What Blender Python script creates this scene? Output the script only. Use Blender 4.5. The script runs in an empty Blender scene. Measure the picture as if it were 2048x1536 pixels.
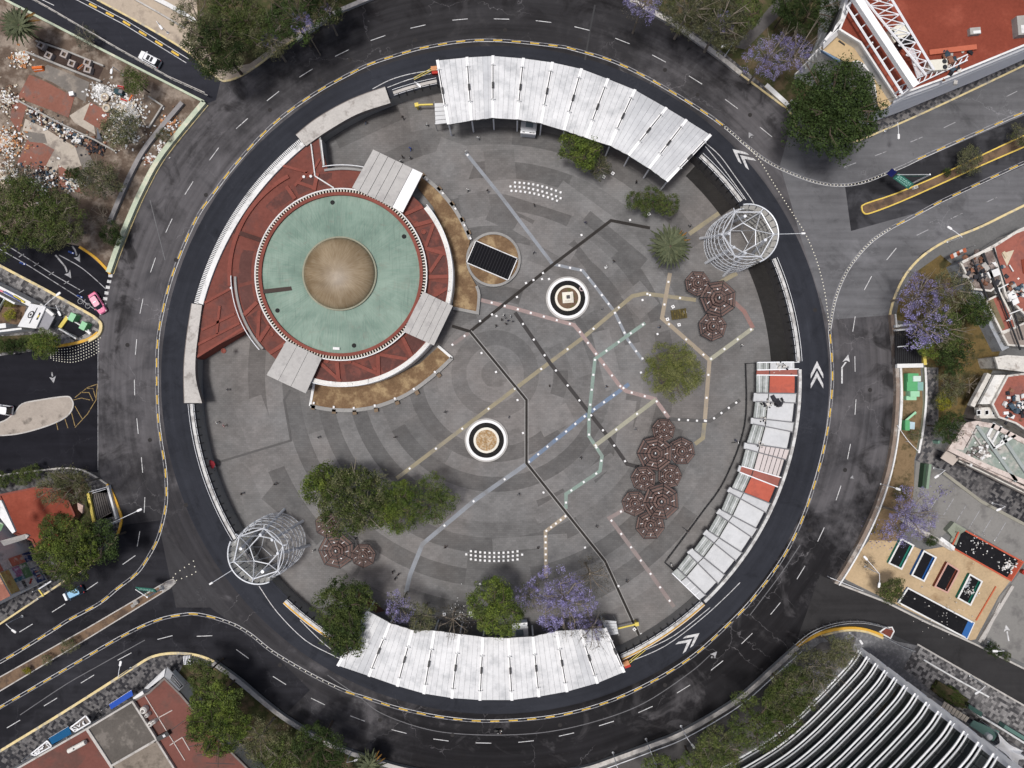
import bpy, math, random
from mathutils import Vector, Matrix
from mathutils.geometry import tessellate_polygon
random.seed(11)
SC = bpy.context.scene
COL = SC.collection
rad = math.radians
# ---------------------------------------------------------------- camera, sky, sun, exposure
H = 138.0                      # flying height of the drone in metres; 10 photo pixels are 1 m on the street
cam = bpy.data.cameras.new('camera'); camo = bpy.data.objects.new('camera', cam); COL.objects.link(camo)
camo.location = (0, 0, H); cam.sensor_width = 36; cam.lens = 36 * H / 204.8
cam.clip_start = 1; cam.clip_end = 4000; SC.camera = camo
SUN_EL, SUN_AZ = 79.0, 262.0
world = bpy.data.worlds.new('World'); SC.world = world; world.use_nodes = True
wn = world.node_tree; wn.nodes.clear()
sky = wn.nodes.new('ShaderNodeTexSky'); sky.sky_type = 'NISHITA'; sky.sun_disc = False
sky.sun_elevation = rad(SUN_EL); sky.sun_rotation = rad(SUN_AZ); sky.dust_density = 6; sky.air_density = 1.0; sky.ozone_density = 1.0
bg = wn.nodes.new('ShaderNodeBackground'); bg.inputs['Strength'].default_value = 0.05
wo = wn.nodes.new('ShaderNodeOutputWorld')
wn.links.new(sky.outputs[0], bg.inputs[0]); wn.links.new(bg.outputs[0], wo.inputs[0])
sl = bpy.data.lights.new('sun', 'SUN'); sl.energy = 1.5; sl.angle = rad(10); sl.color = (1.0, .985, .97)
so = bpy.data.objects.new('sun', sl); COL.objects.link(so)
sd = Vector((math.sin(rad(SUN_AZ)) * math.cos(rad(SUN_EL)), math.cos(rad(SUN_AZ)) * math.cos(rad(SUN_EL)), math.sin(rad(SUN_EL))))
so.rotation_euler = sd.to_track_quat('Z', 'Y').to_euler(); so.location = (0, 0, 60)
SC.view_settings.view_transform = 'Standard'; SC.view_settings.look = 'None'; SC.view_settings.gamma = 1
SC.view_settings.use_curve_mapping = False; SC.view_settings.exposure = 0.86

# ---------------------------------------------------------------- plan helpers
ZP = -3.5                      # level of the sunken plaza
def W(px, py, z=0.0):
    "plan position of something drawn at photo pixel (px,py) that lies at height z"
    s = (H - z) / H / 10.0
    return Vector(((px - 1024) * s, (768 - py) * s, z))
def WL(pts, z=0.0): return [W(x, y, z) for x, y in pts]
CX, CY = 990, 760
def pol(r, a, c=(CX, CY)): return (c[0] + r * math.cos(rad(a)), c[1] - r * math.sin(rad(a)))
def arc(r, a0, a1, n, c=(CX, CY)): return [pol(r, a0 + (a1 - a0) * i / n, c) for i in range(n + 1)]
def ang(px, py, c=(CX, CY)): return math.degrees(math.atan2(c[1] - py, px - c[0]))
def smooth(pts, n=6):
    "Catmull-Rom through plan pixels"
    out = []
    for i in range(len(pts) - 1):
        p0 = pts[max(i - 1, 0)]; p1 = pts[i]; p2 = pts[i + 1]; p3 = pts[min(i + 2, len(pts) - 1)]
        for k in range(n):
            t = k / n
            out.append(tuple(0.5 * (2 * p1[j] + (p2[j] - p0[j]) * t + (2 * p0[j] - 5 * p1[j] + 4 * p2[j] - p3[j]) * t * t + (3 * p1[j] - p0[j] - 3 * p2[j] + p3[j]) * t ** 3) for j in (0, 1)))
    return out + [pts[-1]]
def walk(pts, step, start=0.0):
    "points every step px along a polyline with heading (deg, math convention)"
    out = []; d = start
    acc = 0.0
    for a, b in zip(pts, pts[1:]):
        L = math.hypot(b[0] - a[0], b[1] - a[1])
        if L < 1e-6: continue
        while d <= acc + L:
            t = (d - acc) / L
            out.append((a[0] + (b[0] - a[0]) * t, a[1] + (b[1] - a[1]) * t, math.degrees(math.atan2(a[1] - b[1], b[0] - a[0]))))
            d += step
        acc += L
    return out

# ---------------------------------------------------------------- materials
class NT:
    def __init__(s, name):
        s.m = bpy.data.materials.new(name); s.m.use_nodes = True; s.t = s.m.node_tree; s.t.nodes.clear()
        s.out = s.n('ShaderNodeOutputMaterial'); s.b = s.n('ShaderNodeBsdfPrincipled'); s.l(s.b.outputs[0], s.out.inputs[0])
        s.pos = s.n('ShaderNodeNewGeometry').outputs['Position']
    def n(s, t, **k):
        x = s.t.nodes.new(t)
        for a, v in k.items(): setattr(x, a, v)
        return x
    def l(s, a, b): s.t.links.new(a, b)
    def noise(s, scale, detail=5, rough=.6, vec=None, dist=0):
        x = s.n('ShaderNodeTexNoise'); x.inputs['Scale'].default_value = scale; x.inputs['Detail'].default_value = detail
        x.inputs['Roughness'].default_value = rough; x.inputs['Distortion'].default_value = dist
        s.l(vec if vec is not None else s.pos, x.inputs['Vector']); return x.outputs[0]
    def rng(s, v, a, b, c, d):
        x = s.n('ShaderNodeMapRange'); x.inputs[1].default_value = a; x.inputs[2].default_value = b; x.inputs[3].default_value = c; x.inputs[4].default_value = d
        s.l(v, x.inputs[0]); return x.outputs[0]
    def math(s, op, a, b=None):
        x = s.n('ShaderNodeMath', operation=op)
        for i, v in enumerate((a, b)):
            if v is None: continue
            if isinstance(v, (int, float)): x.inputs[i].default_value = v
            else: s.l(v, x.inputs[i])
        return x.outputs[0]
    def mix(s, f, a, b, mode='MIX'):
        x = s.n('ShaderNodeMix', data_type='RGBA', blend_type=mode)
        for i, v in ((0, f), (6, a), (7, b)):
            if isinstance(v, (int, float)): x.inputs[i].default_value = v
            elif isinstance(v, tuple): x.inputs[i].default_value = (*v, 1) if len(v) == 3 else v
            else: s.l(v, x.inputs[i])
        return x.outputs[2]
    def scale(s, col, f):
        "colour times a scalar"
        x = s.n('ShaderNodeVectorMath', operation='SCALE')
        if isinstance(col, tuple): x.inputs[0].default_value = col
        else: s.l(col, x.inputs[0])
        s.l(f, x.inputs['Scale']); return x.outputs[0]
    def comb(s, x, y, z=0.0):
        c = s.n('ShaderNodeCombineXYZ')
        for i, v in enumerate((x, y, z)):
            if isinstance(v, (int, float)): c.inputs[i].default_value = v
            else: s.l(v, c.inputs[i])
        return c.outputs[0]
    def polar(s, cx, cy):
        sp = s.n('ShaderNodeSeparateXYZ'); s.l(s.pos, sp.inputs[0])
        x = s.math('SUBTRACT', sp.outputs[0], cx); y = s.math('SUBTRACT', sp.outputs[1], cy)
        r = s.math('SQRT', s.math('ADD', s.math('MULTIPLY', x, x), s.math('MULTIPLY', y, y)))
        return r, s.math('ARCTAN2', y, x)
    def fin(s, col, rough=.8, metal=0, spec=.3, bump=None, bd=.02):
        if isinstance(col, tuple): s.b.inputs['Base Color'].default_value = (*col, 1)
        else: s.l(col, s.b.inputs['Base Color'])
        if isinstance(rough, (int, float)): s.b.inputs['Roughness'].default_value = rough
        else: s.l(rough, s.b.inputs['Roughness'])
        s.b.inputs['Metallic'].default_value = metal; s.b.inputs['Specular IOR Level'].default_value = spec
        if bump is not None:
            x = s.n('ShaderNodeBump'); x.inputs['Distance'].default_value = bd; x.inputs['Strength'].default_value = .6
            s.l(bump, x.inputs['Height']); s.l(x.outputs[0], s.b.inputs['Normal'])
        return s.m
MATS = {}
def M(name, col, rough=.8, var=.18, s1=.12, s2=2.2, col2=None, s3=.25, thr=(.52, .62), metal=0, spec=.10, island=0.0, bump=False, grime=0.0):
    "general weathered surface: two noises, optional second colour in blotches, optional dark speckle"
    t = NT(name)
    n1 = t.noise(s1, 4); n2 = t.noise(s2, 6, .7)
    f = t.math('ADD', t.math('MULTIPLY', n1, .5), t.math('MULTIPLY', n2, .5))
    f = t.rng(f, .3, .7, 1 - var, 1 + var)
    c = tuple(col)
    if col2 is not None:
        c = t.mix(t.rng(t.noise(s3, 8, .65), thr[0], thr[1], 0, 1), c, tuple(col2))
    if grime:
        c = t.mix(t.rng(t.noise(.9, 9, .8, dist=.4), .56, .72, 0, grime), c, tuple(x * .3 for x in col))
    if island:
        g = t.n('ShaderNodeNewGeometry').outputs['Random Per Island']
        f = t.math('MULTIPLY', f, t.rng(g, 0, 1, 1 - island, 1 + island))
    m = t.fin(t.scale(c, f), rough, metal, spec, n2 if bump else None)
    MATS[name] = m; return m
def plain(name, col, rough=.6, metal=0, spec=.4, var=.08): return M(name, col, rough, var, .3, 3, metal=metal, spec=spec)

def asphalt(name, col, streak=.2, crack=.5, patchc=None, patch=(.5, .56), centre=True, rot=0.0, zones=()):
    t = NT(name)
    if centre:
        c = W(CX, CY); r, a = t.polar(c.x, c.y); v = t.comb(t.math('MULTIPLY', r, .9), t.math('MULTIPLY', a, 2.2))
    else:
        mp = t.n('ShaderNodeMapping'); mp.inputs['Rotation'].default_value = (0, 0, -rad(rot)); mp.inputs['Scale'].default_value = (.05, .8, 1)
        t.l(t.pos, mp.inputs[0]); v = mp.outputs[0]
    st = t.noise(1.0, 5, .6, vec=v)
    fine = t.noise(14, 3, .8); big = t.noise(.06, 5, .6); mid = t.noise(.5, 7, .7)
    f = t.math('ADD', t.rng(st, .25, .75, -streak, streak), t.rng(big, .3, .7, .82, 1.18))
    f = t.math('ADD', f, t.rng(mid, .3, .7, -.09, .09)); f = t.math('ADD', f, t.rng(fine, .3, .7, -.10, .10))
    c = tuple(col)
    if patchc is not None: c = t.mix(t.rng(t.noise(.085, 6, .55, dist=.6), patch[0], patch[1], 0, 1), c, tuple(patchc))
    for ac, hw, fe, zc in zones:   # stretches of darker asphalt set by angle, with ragged ends
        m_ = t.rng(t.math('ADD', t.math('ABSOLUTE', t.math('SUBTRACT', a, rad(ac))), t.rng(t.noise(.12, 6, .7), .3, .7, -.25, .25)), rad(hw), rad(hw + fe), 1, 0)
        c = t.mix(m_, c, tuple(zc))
    if zones:   # damp leaf stains and painted tree shade along the outer gutter
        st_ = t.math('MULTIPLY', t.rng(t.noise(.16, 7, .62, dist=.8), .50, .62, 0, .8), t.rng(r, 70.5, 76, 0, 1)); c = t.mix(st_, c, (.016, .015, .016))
    # fine cracks: thin walls of a distorted voronoi
    vo = t.n('ShaderNodeTexVoronoi', feature='DISTANCE_TO_EDGE'); vo.inputs['Scale'].default_value = .09
    wv = t.n('ShaderNodeVectorMath', operation='ADD'); nz = t.n('ShaderNodeTexNoise'); nz.inputs['Scale'].default_value = .6; nz.inputs['Detail'].default_value = 6
    t.l(t.pos, nz.inputs['Vector']); sc = t.n('ShaderNodeVectorMath', operation='SCALE'); sc.inputs['Scale'].default_value = 3.0
    t.l(nz.outputs['Color'], sc.inputs[0]); t.l(t.pos, wv.inputs[0]); t.l(sc.outputs[0], wv.inputs[1]); t.l(wv.outputs[0], vo.inputs['Vector'])
    cr = t.rng(vo.outputs[0], .0, .006, crack, 0)
    cr = t.math('MULTIPLY', cr, t.rng(t.noise(.05, 3), .5, .6, 0, 1))
    c = t.mix(cr, c, tuple(min(1, x * 2.4 + .03) for x in col))
    c = t.mix(t.rng(t.noise(.13, 7, .7, dist=1.2), .55, .66, 0, .55), c, tuple(x * .55 for x in col)); c = t.mix(t.rng(t.noise(.10, 6, .6, dist=.8), .6, .72, 0, .4), c, tuple(x * 1.6 for x in col))
    oil = t.math('MULTIPLY', t.rng(t.noise(.33, 7, .7, dist=.5), .64, .74, 0, .55), 1.0)
    c = t.mix(oil, c, tuple(x * .45 for x in col))
    MATS[name] = t.fin(t.scale(c, f), .85, 0, .05, fine, .01); return MATS[name]

def paving(name, tone, grid=.42, tint=(1, .985, .975)):
    "stone pavers laid on a fine grid, rain streaks and stains over it"
    t = NT(name)
    br = t.n('ShaderNodeTexBrick'); br.offset = .5
    mp = t.n('ShaderNodeMapping'); mp.inputs['Rotation'].default_value = (0, 0, rad(0)); t.l(t.pos, mp.inputs[0]); t.l(mp.outputs[0], br.inputs['Vector'])
    br.inputs['Scale'].default_value = 1.0; br.inputs['Brick Width'].default_value = grid * 2; br.inputs['Row Height'].default_value = grid
    br.inputs['Mortar Size'].default_value = .02
    for i, v in ((1, 1.07), (2, .92), (3, .80)): br.inputs[i].default_value = (v, v, v, 1)
    big = t.noise(.055, 6, .65, dist=.5); mid = t.noise(.5, 7, .7); fine = t.noise(6, 4, .7)
    f = t.math('ADD', t.rng(big, .3, .7, .74, 1.22), t.rng(mid, .3, .7, -.12, .12)); f = t.math('ADD', f, t.rng(fine, .3, .7, -.09, .09))
    c = t.mix(t.rng(t.noise(.045, 4), .42, .6, 0, 1), (tone * tint[0], tone * tint[1], tone * tint[2]), (tone * 1.03, tone * .965, tone * .925))
    c = t.mix(1.0, c, br.outputs[0], 'MULTIPLY')
    c = t.mix(t.rng(t.noise(.8, 9, .8, dist=.5), .6, .78, 0, .5), c, (tone * .45, tone * .43, tone * .42))
    c = t.mix(t.rng(t.noise(.21, 8, .7, dist=.8), .62, .75, 0, .35), c, (tone * 1.5, tone * 1.46, tone * 1.42))
    MATS[name] = t.fin(t.scale(c, f), .88, 0, .06); return MATS[name]

def mosaic(name, c1, c2, size=.55, c3=None):
    "sidewalk of small light and dark square slabs"
    t = NT(name)
    vo = t.n('ShaderNodeTexVoronoi', distance='CHEBYCHEV'); vo.inputs['Scale'].default_value = 1 / size; vo.inputs['Randomness'].default_value = .12
    mp = t.n('ShaderNodeMapping'); mp.inputs['Rotation'].default_value = (0, 0, rad(31)); t.l(t.pos, mp.inputs[0]); t.l(mp.outputs[0], vo.inputs['Vector'])
    sp = t.n('ShaderNodeSeparateColor'); t.l(vo.outputs['Color'], sp.inputs[0])
    c = t.mix(t.rng(t.math('ADD', sp.outputs[0], t.rng(t.noise(.35, 5), .3, .7, -.22, .22)), .25, .85, 0, 1), tuple(c1), tuple(c2))
    c = t.mix(t.rng(t.noise(.12, 6), .55, .68, 0, .5), c, tuple(c3 or c2))
    f = t.rng(t.noise(3, 5), .3, .7, .8, 1.2)
    MATS[name] = t.fin(t.scale(c, f), .88, 0, .06); return MATS[name]

def leafmat(name, col, col2, isl=.5, trans=.25):
    t = NT(name)
    g = t.n('ShaderNodeNewGeometry').outputs['Random Per Island']
    oi = t.n('ShaderNodeObjectInfo').outputs['Random']
    c = t.mix(t.rng(t.noise(.45, 3), .38, .62, 0, 1), tuple(col), tuple(col2))
    c = t.mix(t.rng(t.noise(1.3, 4, .7), .54, .70, 0, .75), c, tuple(min(.8, x * y) for x, y in zip(col2, (1.55, 1.4, 1.3))))
    f = t.math('MULTIPLY', t.rng(g, 0, 1, 1 - isl, 1 + isl), t.rng(oi, 0, 1, .75, 1.25))
    c = t.scale(c, f)
    t.l(c, t.b.inputs['Base Color']); t.b.inputs['Roughness'].default_value = .62; t.b.inputs['Specular IOR Level'].default_value = .10
    tr = t.n('ShaderNodeBsdfTranslucent'); t.l(c, tr.inputs[0]); mx = t.n('ShaderNodeMixShader'); mx.inputs[0].default_value = trans
    t.l(t.b.outputs[0], mx.inputs[1]); t.l(tr.outputs[0], mx.inputs[2]); t.l(mx.outputs[0], t.out.inputs[0])
    MATS[name] = t.m; return t.m

# ---------------------------------------------------------------- mesh builder and tags
WLOC = {}
class MB:
    def __init__(s): s.v = []; s.f = []; s.mi = []
    def add(s, vs, fs, mi=0):
        o = len(s.v); s.v += [tuple(v) for v in vs]; s.f += [tuple(i + o for i in f) for f in fs]; s.mi += [mi] * len(fs)
    def prism(s, pts, z0, z1, holes=(), mi=0, side=None, bottom=False):
        "pts: plan points (metres); vertical walls from z0 to z1, top cap (holes get walls too)"
        loops = [[Vector((p[0], p[1], 0)) for p in L] for L in (pts, *holes)]
        flat = [p for L in loops for p in L]
        tris = tessellate_polygon(loops) if len(flat) > 2 else []
        up = []
        for a, b, c in tris:
            A, B, C = flat[a], flat[b], flat[c]
            up.append((a, b, c) if (B - A).cross(C - A).z > 0 else (a, c, b))
        s.add([(p.x, p.y, z1) for p in flat], up, mi)
        if z0 < z1 - 1e-6:
            sm = mi if side is None else side
            for k, L in enumerate(loops):
                ar = sum(a.x * b.y - b.x * a.y for a, b in zip(L, L[1:] + L[:1]))
                if (ar < 0) != (k > 0): L = L[::-1]
                n = len(L)
                s.add([(p.x, p.y, z0) for p in L] + [(p.x, p.y, z1) for p in L], [(i, (i + 1) % n, n + (i + 1) % n, n + i) for i in range(n)], sm)
            if bottom: s.add([(p.x, p.y, z0) for p in flat], [t[::-1] for t in up], sm)
    def box(s, c, size, rot=0.0, mi=0, tilt=None):
        sx, sy, sz = (q / 2 for q in size); m = Matrix.Rotation(rad(rot), 3, 'Z')
        if tilt: m = m @ Matrix.Rotation(rad(tilt[0]), 3, 'X') @ Matrix.Rotation(rad(tilt[1]), 3, 'Y')
        vs = [Vector(c) + m @ Vector((x, y, z)) for z in (-sz, sz) for x, y in ((-sx, -sy), (sx, -sy), (sx, sy), (-sx, sy))]
        s.add(vs, [(3, 2, 1, 0), (4, 5, 6, 7), (0, 1, 5, 4), (1, 2, 6, 5), (2, 3, 7, 6), (3, 0, 4, 7)], mi)
    def tube(s, pts, r, n=6, mi=0, r2=None, cap=True):
        pts = [Vector(p) for p in pts]; rings = []
        for i, p in enumerate(pts):
            d = (pts[min(i + 1, len(pts) - 1)] - pts[max(i - 1, 0)]).normalized()
            u = d.cross(Vector((0, 0, 1)));  u = u.normalized() if u.length > 1e-4 else Vector((1, 0, 0)); w = d.cross(u)
            rr = r if r2 is None else r + (r2 - r) * i / (len(pts) - 1)
            rings.append([p + u * rr * math.cos(2 * math.pi * k / n) + w * rr * math.sin(2 * math.pi * k / n) for k in range(n)])
        fs = [(i * n + k, i * n + (k + 1) % n, (i + 1) * n + (k + 1) % n, (i + 1) * n + k) for i in range(len(pts) - 1) for k in range(n)]
        if cap: fs += [tuple(range(n))[::-1], tuple((len(pts) - 1) * n + k for k in range(n))]
        s.add([v for R in rings for v in R], fs, mi)
    def lathe(s, prof, n=32, c=(0, 0, 0), mi=0, a0=0, a1=360):
        full = abs(a1 - a0) >= 359.9; m = n if full else n + 1
        vs = [(c[0] + r * math.cos(rad(a0 + (a1 - a0) * k / n)), c[1] + r * math.sin(rad(a0 + (a1 - a0) * k / n)), c[2] + z) for r, z in prof for k in range(m)]
        fs = [(i * m + k, i * m + (k + 1) % m, (i + 1) * m + (k + 1) % m, (i + 1) * m + k) for i in range(len(prof) - 1) for k in range(n)]
        s.add(vs, fs, mi)
    def wall(s, pts, w, z0, z1, mi=0, closed=False, off=0.0):
        "wall of width w along plan points in metres; off shifts it to the left of travel"
        P = [Vector((p[0], p[1])) for p in pts]; n = len(P); L = []; R = []
        for i in range(n):
            a = P[i - 1] if (i or closed) else P[i]; b = P[(i + 1) % n] if (i < n - 1 or closed) else P[i]
            d1 = (P[i] - a); d2 = (b - P[i])
            d1 = d1.normalized() if d1.length > 1e-9 else d2.normalized(); d2 = d2.normalized() if d2.length > 1e-9 else d1
            nn = Vector((-(d1 + d2).y, (d1 + d2).x))
            nn = nn.normalized() if nn.length > 1e-6 else Vector((-d1.y, d1.x))
            k = 1 / max(.35, nn.dot(Vector((-d1.y, d1.x))))
            L.append(P[i] + nn * (off + w / 2) * k); R.append(P[i] + nn * (off - w / 2) * k)
        vs = [(p.x, p.y, z) for z in (z0, z1) for S in (L, R) for p in S]
        fs = []
        for i in range(n if closed else n - 1):
            j = (i + 1) % n; l0, l1, r0, r1 = i, j, n + i, n + j; q = 2 * n
            fs += [(q + r0, q + r1, q + l1, q + l0), (l0, q + l0, q + l1, l1)[::-1] if False else (l1, l0, q + l0, q + l1), (r0, r1, q + r1, q + r0)]
        if not closed: e = n - 1; q = 2 * n; fs += [(0, n, q + n, q), (e, q + e, q + n + e, n + e)]
        if z1 - z0 < 1e-6: fs = [f for f in fs if f[0] >= 2 * n]
        s.add(vs, fs, mi)
    def build(s, name, mats, parent=None, smooth=False, loc=None, **tags):
        if not s.v: return None
        if loc is None:
            xs = [v[0] for v in s.v]; ys = [v[1] for v in s.v]
            loc = Vector(((min(xs) + max(xs)) / 2, (min(ys) + max(ys)) / 2, min(v[2] for v in s.v)))
        loc = Vector(loc)
        me = bpy.data.meshes.new(name); me.from_pydata([(v[0] - loc.x, v[1] - loc.y, v[2] - loc.z) for v in s.v], [], s.f)
        for m in (mats if isinstance(mats, (list, tuple)) else [mats]): me.materials.append(m)
        if any(s.mi): me.polygons.foreach_set('material_index', s.mi)
        if smooth: me.polygons.foreach_set('use_smooth', [True] * len(me.polygons))
        me.update()
        return place(name, me, loc, parent, **tags)
def local(b, name, mats, parent, smooth=False, **tags):
    "part whose vertices are already in its parent's own space"
    o = b.build(name, mats, None, smooth, loc=(0, 0, 0), **tags); o.parent = parent; WLOC[o.name] = Vector(WLOC.get(parent.name, (0, 0, 0))); return o
def place(name, me, loc, parent=None, rot=0.0, scale=None, **tags):
    o = bpy.data.objects.new(name, me); COL.objects.link(o)
    if parent is not None: o.parent = parent; o.location = Vector(loc) - WLOC.get(parent.name, Vector())
    else: o.location = loc
    if isinstance(rot, (tuple, list)): o.rotation_euler = rot
    elif rot: o.rotation_euler = (0, 0, rad(rot))
    if scale is not None: o.scale = (scale,) * 3 if isinstance(scale, (int, float)) else scale
    WLOC[o.name] = Vector(loc)
    tag(o, **tags); return o
def tag(o, label=None, cat=None, group=None, kind=None):
    if label: o['label'] = label
    if cat: o['category'] = cat
    if group: o['group'] = group
    if kind: o['kind'] = kind
    return o
def thing(name, label, cat, loc, rot=0.0, group=None, kind=None):
    o = bpy.data.objects.new(name, None); COL.objects.link(o); o.location = loc; o.empty_display_size = .3
    if rot: o.rotation_euler = (0, 0, rad(rot))
    WLOC[o.name] = Vector(loc)
    return tag(o, label, cat, group, kind)
def kids(o): return [c for c in CHILD.get(o.name, [])]
def copy_tree(o, loc=None, rot=None, scale=None, label=None, group=None, parent=None):
    c = o.copy(); COL.objects.link(c)
    if parent is not None: c.parent = parent
    if loc is not None: c.location = loc
    if rot is not None: c.rotation_euler = (0, 0, rad(rot))
    if scale is not None: c.scale = (scale,) * 3 if isinstance(scale, (int, float)) else scale
    if label: c['label'] = label
    if group: c['group'] = group
    for ch in list(o.children): copy_tree(ch, parent=c)
    return c
def setm(o, a, b):
    "swap material a for b on a copied object (its mesh becomes its own)"
    for x in [o, *o.children]:
        if x.type == 'MESH' and a.name in [m.name for m in x.data.materials if m]:
            x.data = x.data.copy()
            for i, m in enumerate(x.data.materials):
                if m == a: x.data.materials[i] = b
# ---------------------------------------------------------------- materials of the setting
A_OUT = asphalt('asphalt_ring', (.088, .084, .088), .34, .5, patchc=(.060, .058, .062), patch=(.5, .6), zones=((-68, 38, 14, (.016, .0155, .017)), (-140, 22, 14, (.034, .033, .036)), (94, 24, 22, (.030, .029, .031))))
A_BUS = asphalt('asphalt_bus_lane', (.027, .029, .036), .18, .15)
A_NE = asphalt('asphalt_northeast', (.118, .118, .124), .18, .4, centre=False, rot=-20)
A_NED = asphalt('asphalt_northeast_dark', (.026, .026, .029), .3, .1, patchc=(.05, .05, .055), centre=False, rot=-20)
A_NW = asphalt('asphalt_northwest', (.026, .027, .034), .2, .2, centre=False, rot=31)
A_W = asphalt('asphalt_west', (.014, .014, .018), .2, .3, centre=False, rot=10)
A_SW = asphalt('asphalt_southwest', (.022, .022, .026), .25, .4, patchc=(.015, .015, .018), centre=False, rot=-31)
A_SE = asphalt('asphalt_southeast', (.034, .033, .034), .15, .3, centre=False, rot=30)
GROUND = M('ground_asphalt', (.05, .05, .052), .85, .25, .05, 3)
WHITEP = M('white_road_paint', (.52, .52, .52), .7, .3, .4, 5, col2=(.20, .20, .20), s3=1.8, thr=(.50, .68))
FADED = M('faded_road_paint', (.30, .30, .31), .75, .3, .4, 5, col2=(.12, .12, .12), s3=1.2, thr=(.5, .62))
YELLOWP = M('yellow_road_paint', (.62, .40, .07), .65, .25, .4, 4, col2=(.30, .22, .08), s3=1.6, thr=(.56, .7))
CREAM = M('cream_kerb_paint', (.60, .49, .26), .75, .25, .3, 3, col2=(.36, .33, .27), s3=.7, thr=(.5, .62))
OCHRE = M('ochre_kerb_paint', (.60, .34, .05), .7, .22, .3, 3, col2=(.40, .30, .12), s3=.7, thr=(.55, .68))
STONE = M('grey_stone', (.26, .255, .245), .85, .2, .2, 2.5, grime=.35)
STONEL = M('pale_stone', (.43, .41, .385), .85, .22, .2, 2.5, col2=(.28, .26, .24), s3=.6, thr=(.54, .66), grime=.3)
STONED = M('dark_weathered_stone', (.17, .15, .14), .9, .3, .3, 2.5, grime=.4)
WHITES = M('white_painted_masonry', (.66, .66, .65), .7, .15, .2, 3, col2=(.42, .42, .41), s3=.6, thr=(.56, .68), grime=.25)
CONC = M('concrete', (.33, .32, .30), .85, .2, .2, 2, col2=(.24, .23, .22), s3=.4, grime=.3)
CONCD = M('dark_concrete', (.085, .08, .078), .9, .25, .2, 2, grime=.3)
STEEL = M('galvanised_steel', (.45, .46, .47), .45, .12, .3, 3, metal=.5)
WSTEEL = M('white_painted_steel', (.72, .73, .75), .4, .08, .3, 3)
BLACKM = plain('black_steel', (.018, .018, .02), .5)
MOS_D = mosaic('mosaic_dark', (.028, .028, .032), (.13, .125, .125), .5)
MOS_M = mosaic('mosaic_mid', (.06, .058, .06), (.25, .24, .235), .55)
MOS_L = mosaic('mosaic_grey', (.055, .055, .06), (.19, .18, .175), .5)
DIRT = M('dry_brown_soil', (.15, .10, .065), .95, .3, .3, 3, col2=(.085, .06, .045), s3=.4, thr=(.48, .6))
SAND = M('sandy_ground', (.42, .315, .195), .95, .25, .15, 2.5, col2=(.22, .14, .075), s3=.16, thr=(.55, .7), grime=.45)

# ---------------------------------------------------------------- ground, ring road and streets
mb = MB(); B = 1500
def hole_r(a):
    r = 600.0
    for d, phi, R_ in ((559.5, 29.8, 59.5), (556, 216.4, 59.5)):
        dl = rad((a - phi + 180) % 360 - 180); q = R_ * R_ - (d * math.sin(dl)) ** 2
        if q > 0 and abs(dl) < .5: r = max(r, d * math.cos(dl) + math.sqrt(q))
    return r
HOLE = [pol(hole_r(a * 1.5), a * 1.5) for a in range(240)]; hole = WL(HOLE)
# stairwell openings in the ground
WELL_C = [(139, 637), (181, 662), (159, 675), (124, 656)]
WELL_D = [(181, 986), (222, 975), (236, 1010), (232, 1032), (193, 1040)]
mb.prism([(-B, -B), (B, -B), (B, B), (-B, B)], 0, 0, holes=[hole, WL(WELL_C), WL(WELL_D)])
mb.build('ground', GROUND, loc=(0, 0, 0), kind='structure')

def sheet(name, pts, z, m, holes=(), **k):
    b = MB(); b.prism(WL(pts), z, z, holes=[WL(h) for h in holes]); return b.build(name, m, kind='structure', **k)
def ringsheet(name, r0, r1, z, m, n=120):
    c = W(CX, CY); b = MB(); b.prism(WL(arc(r1, 0, 360, n)[:-1], 0), z, z, holes=[hole]); return b.build(name, m, kind='structure', loc=(c.x, c.y, z))
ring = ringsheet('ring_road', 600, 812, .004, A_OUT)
busl = ringsheet('bus_lane', 600.5, 668, .016, A_BUS)
nw = sheet('northwest_street', [(-300, -190), (60, -30), (200, -30), (385, 85), (445, 145), (432, 200), (412, 208), (20, 12), (-300, -150)], .008, A_NW)
we = sheet('west_street', [(-500, 430), (0, 460), (160, 493), (224, 550), (196, 640), (196, 945), (140, 938), (-500, 1000)], .008, A_W)
sw = sheet('southwest_avenue', [(-500, 1520), (0, 1245), (165, 1145), (245, 1050), (325, 1040), (340, 1120), (470, 1230), (620, 1380), (560, 1440), (440, 1335), (330, 1306), (285, 1325), (0, 1500), (-500, 1760)], .008, A_SW)
sw2 = sheet('southwest_junction', [(318, 1050), (420, 1170), (480, 1240), (640, 1365), (520, 1285), (420, 1215), (352, 1215)], .012, asphalt('asphalt_junction', (.042, .041, .044), .2, .4))
ne = sheet('northeast_avenue', [(1600, 470), (1560, 330), (1585, 240), (1735, 275), (2050, 128), (2600, -130), (2600, 170), (2050, 412), (1900, 475), (1845, 505), (1800, 560), (1781, 630), (1655, 640)], .008, A_NE)
ned = sheet('northeast_underpass_lanes', [(1690, 372), (1780, 345), (2050, 230), (2600, 0), (2600, 80), (2050, 330), (1840, 424), (1702, 462)], .012, A_NED)
se = sheet('southeast_street', [(1590, 1290), (1640, 1150), (1666, 1162), (1770, 1202), (2050, 1338), (2600, 1610), (2600, 1690), (2050, 1412), (1840, 1295), (1770, 1262), (1650, 1258)], .008, A_SE)

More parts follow.
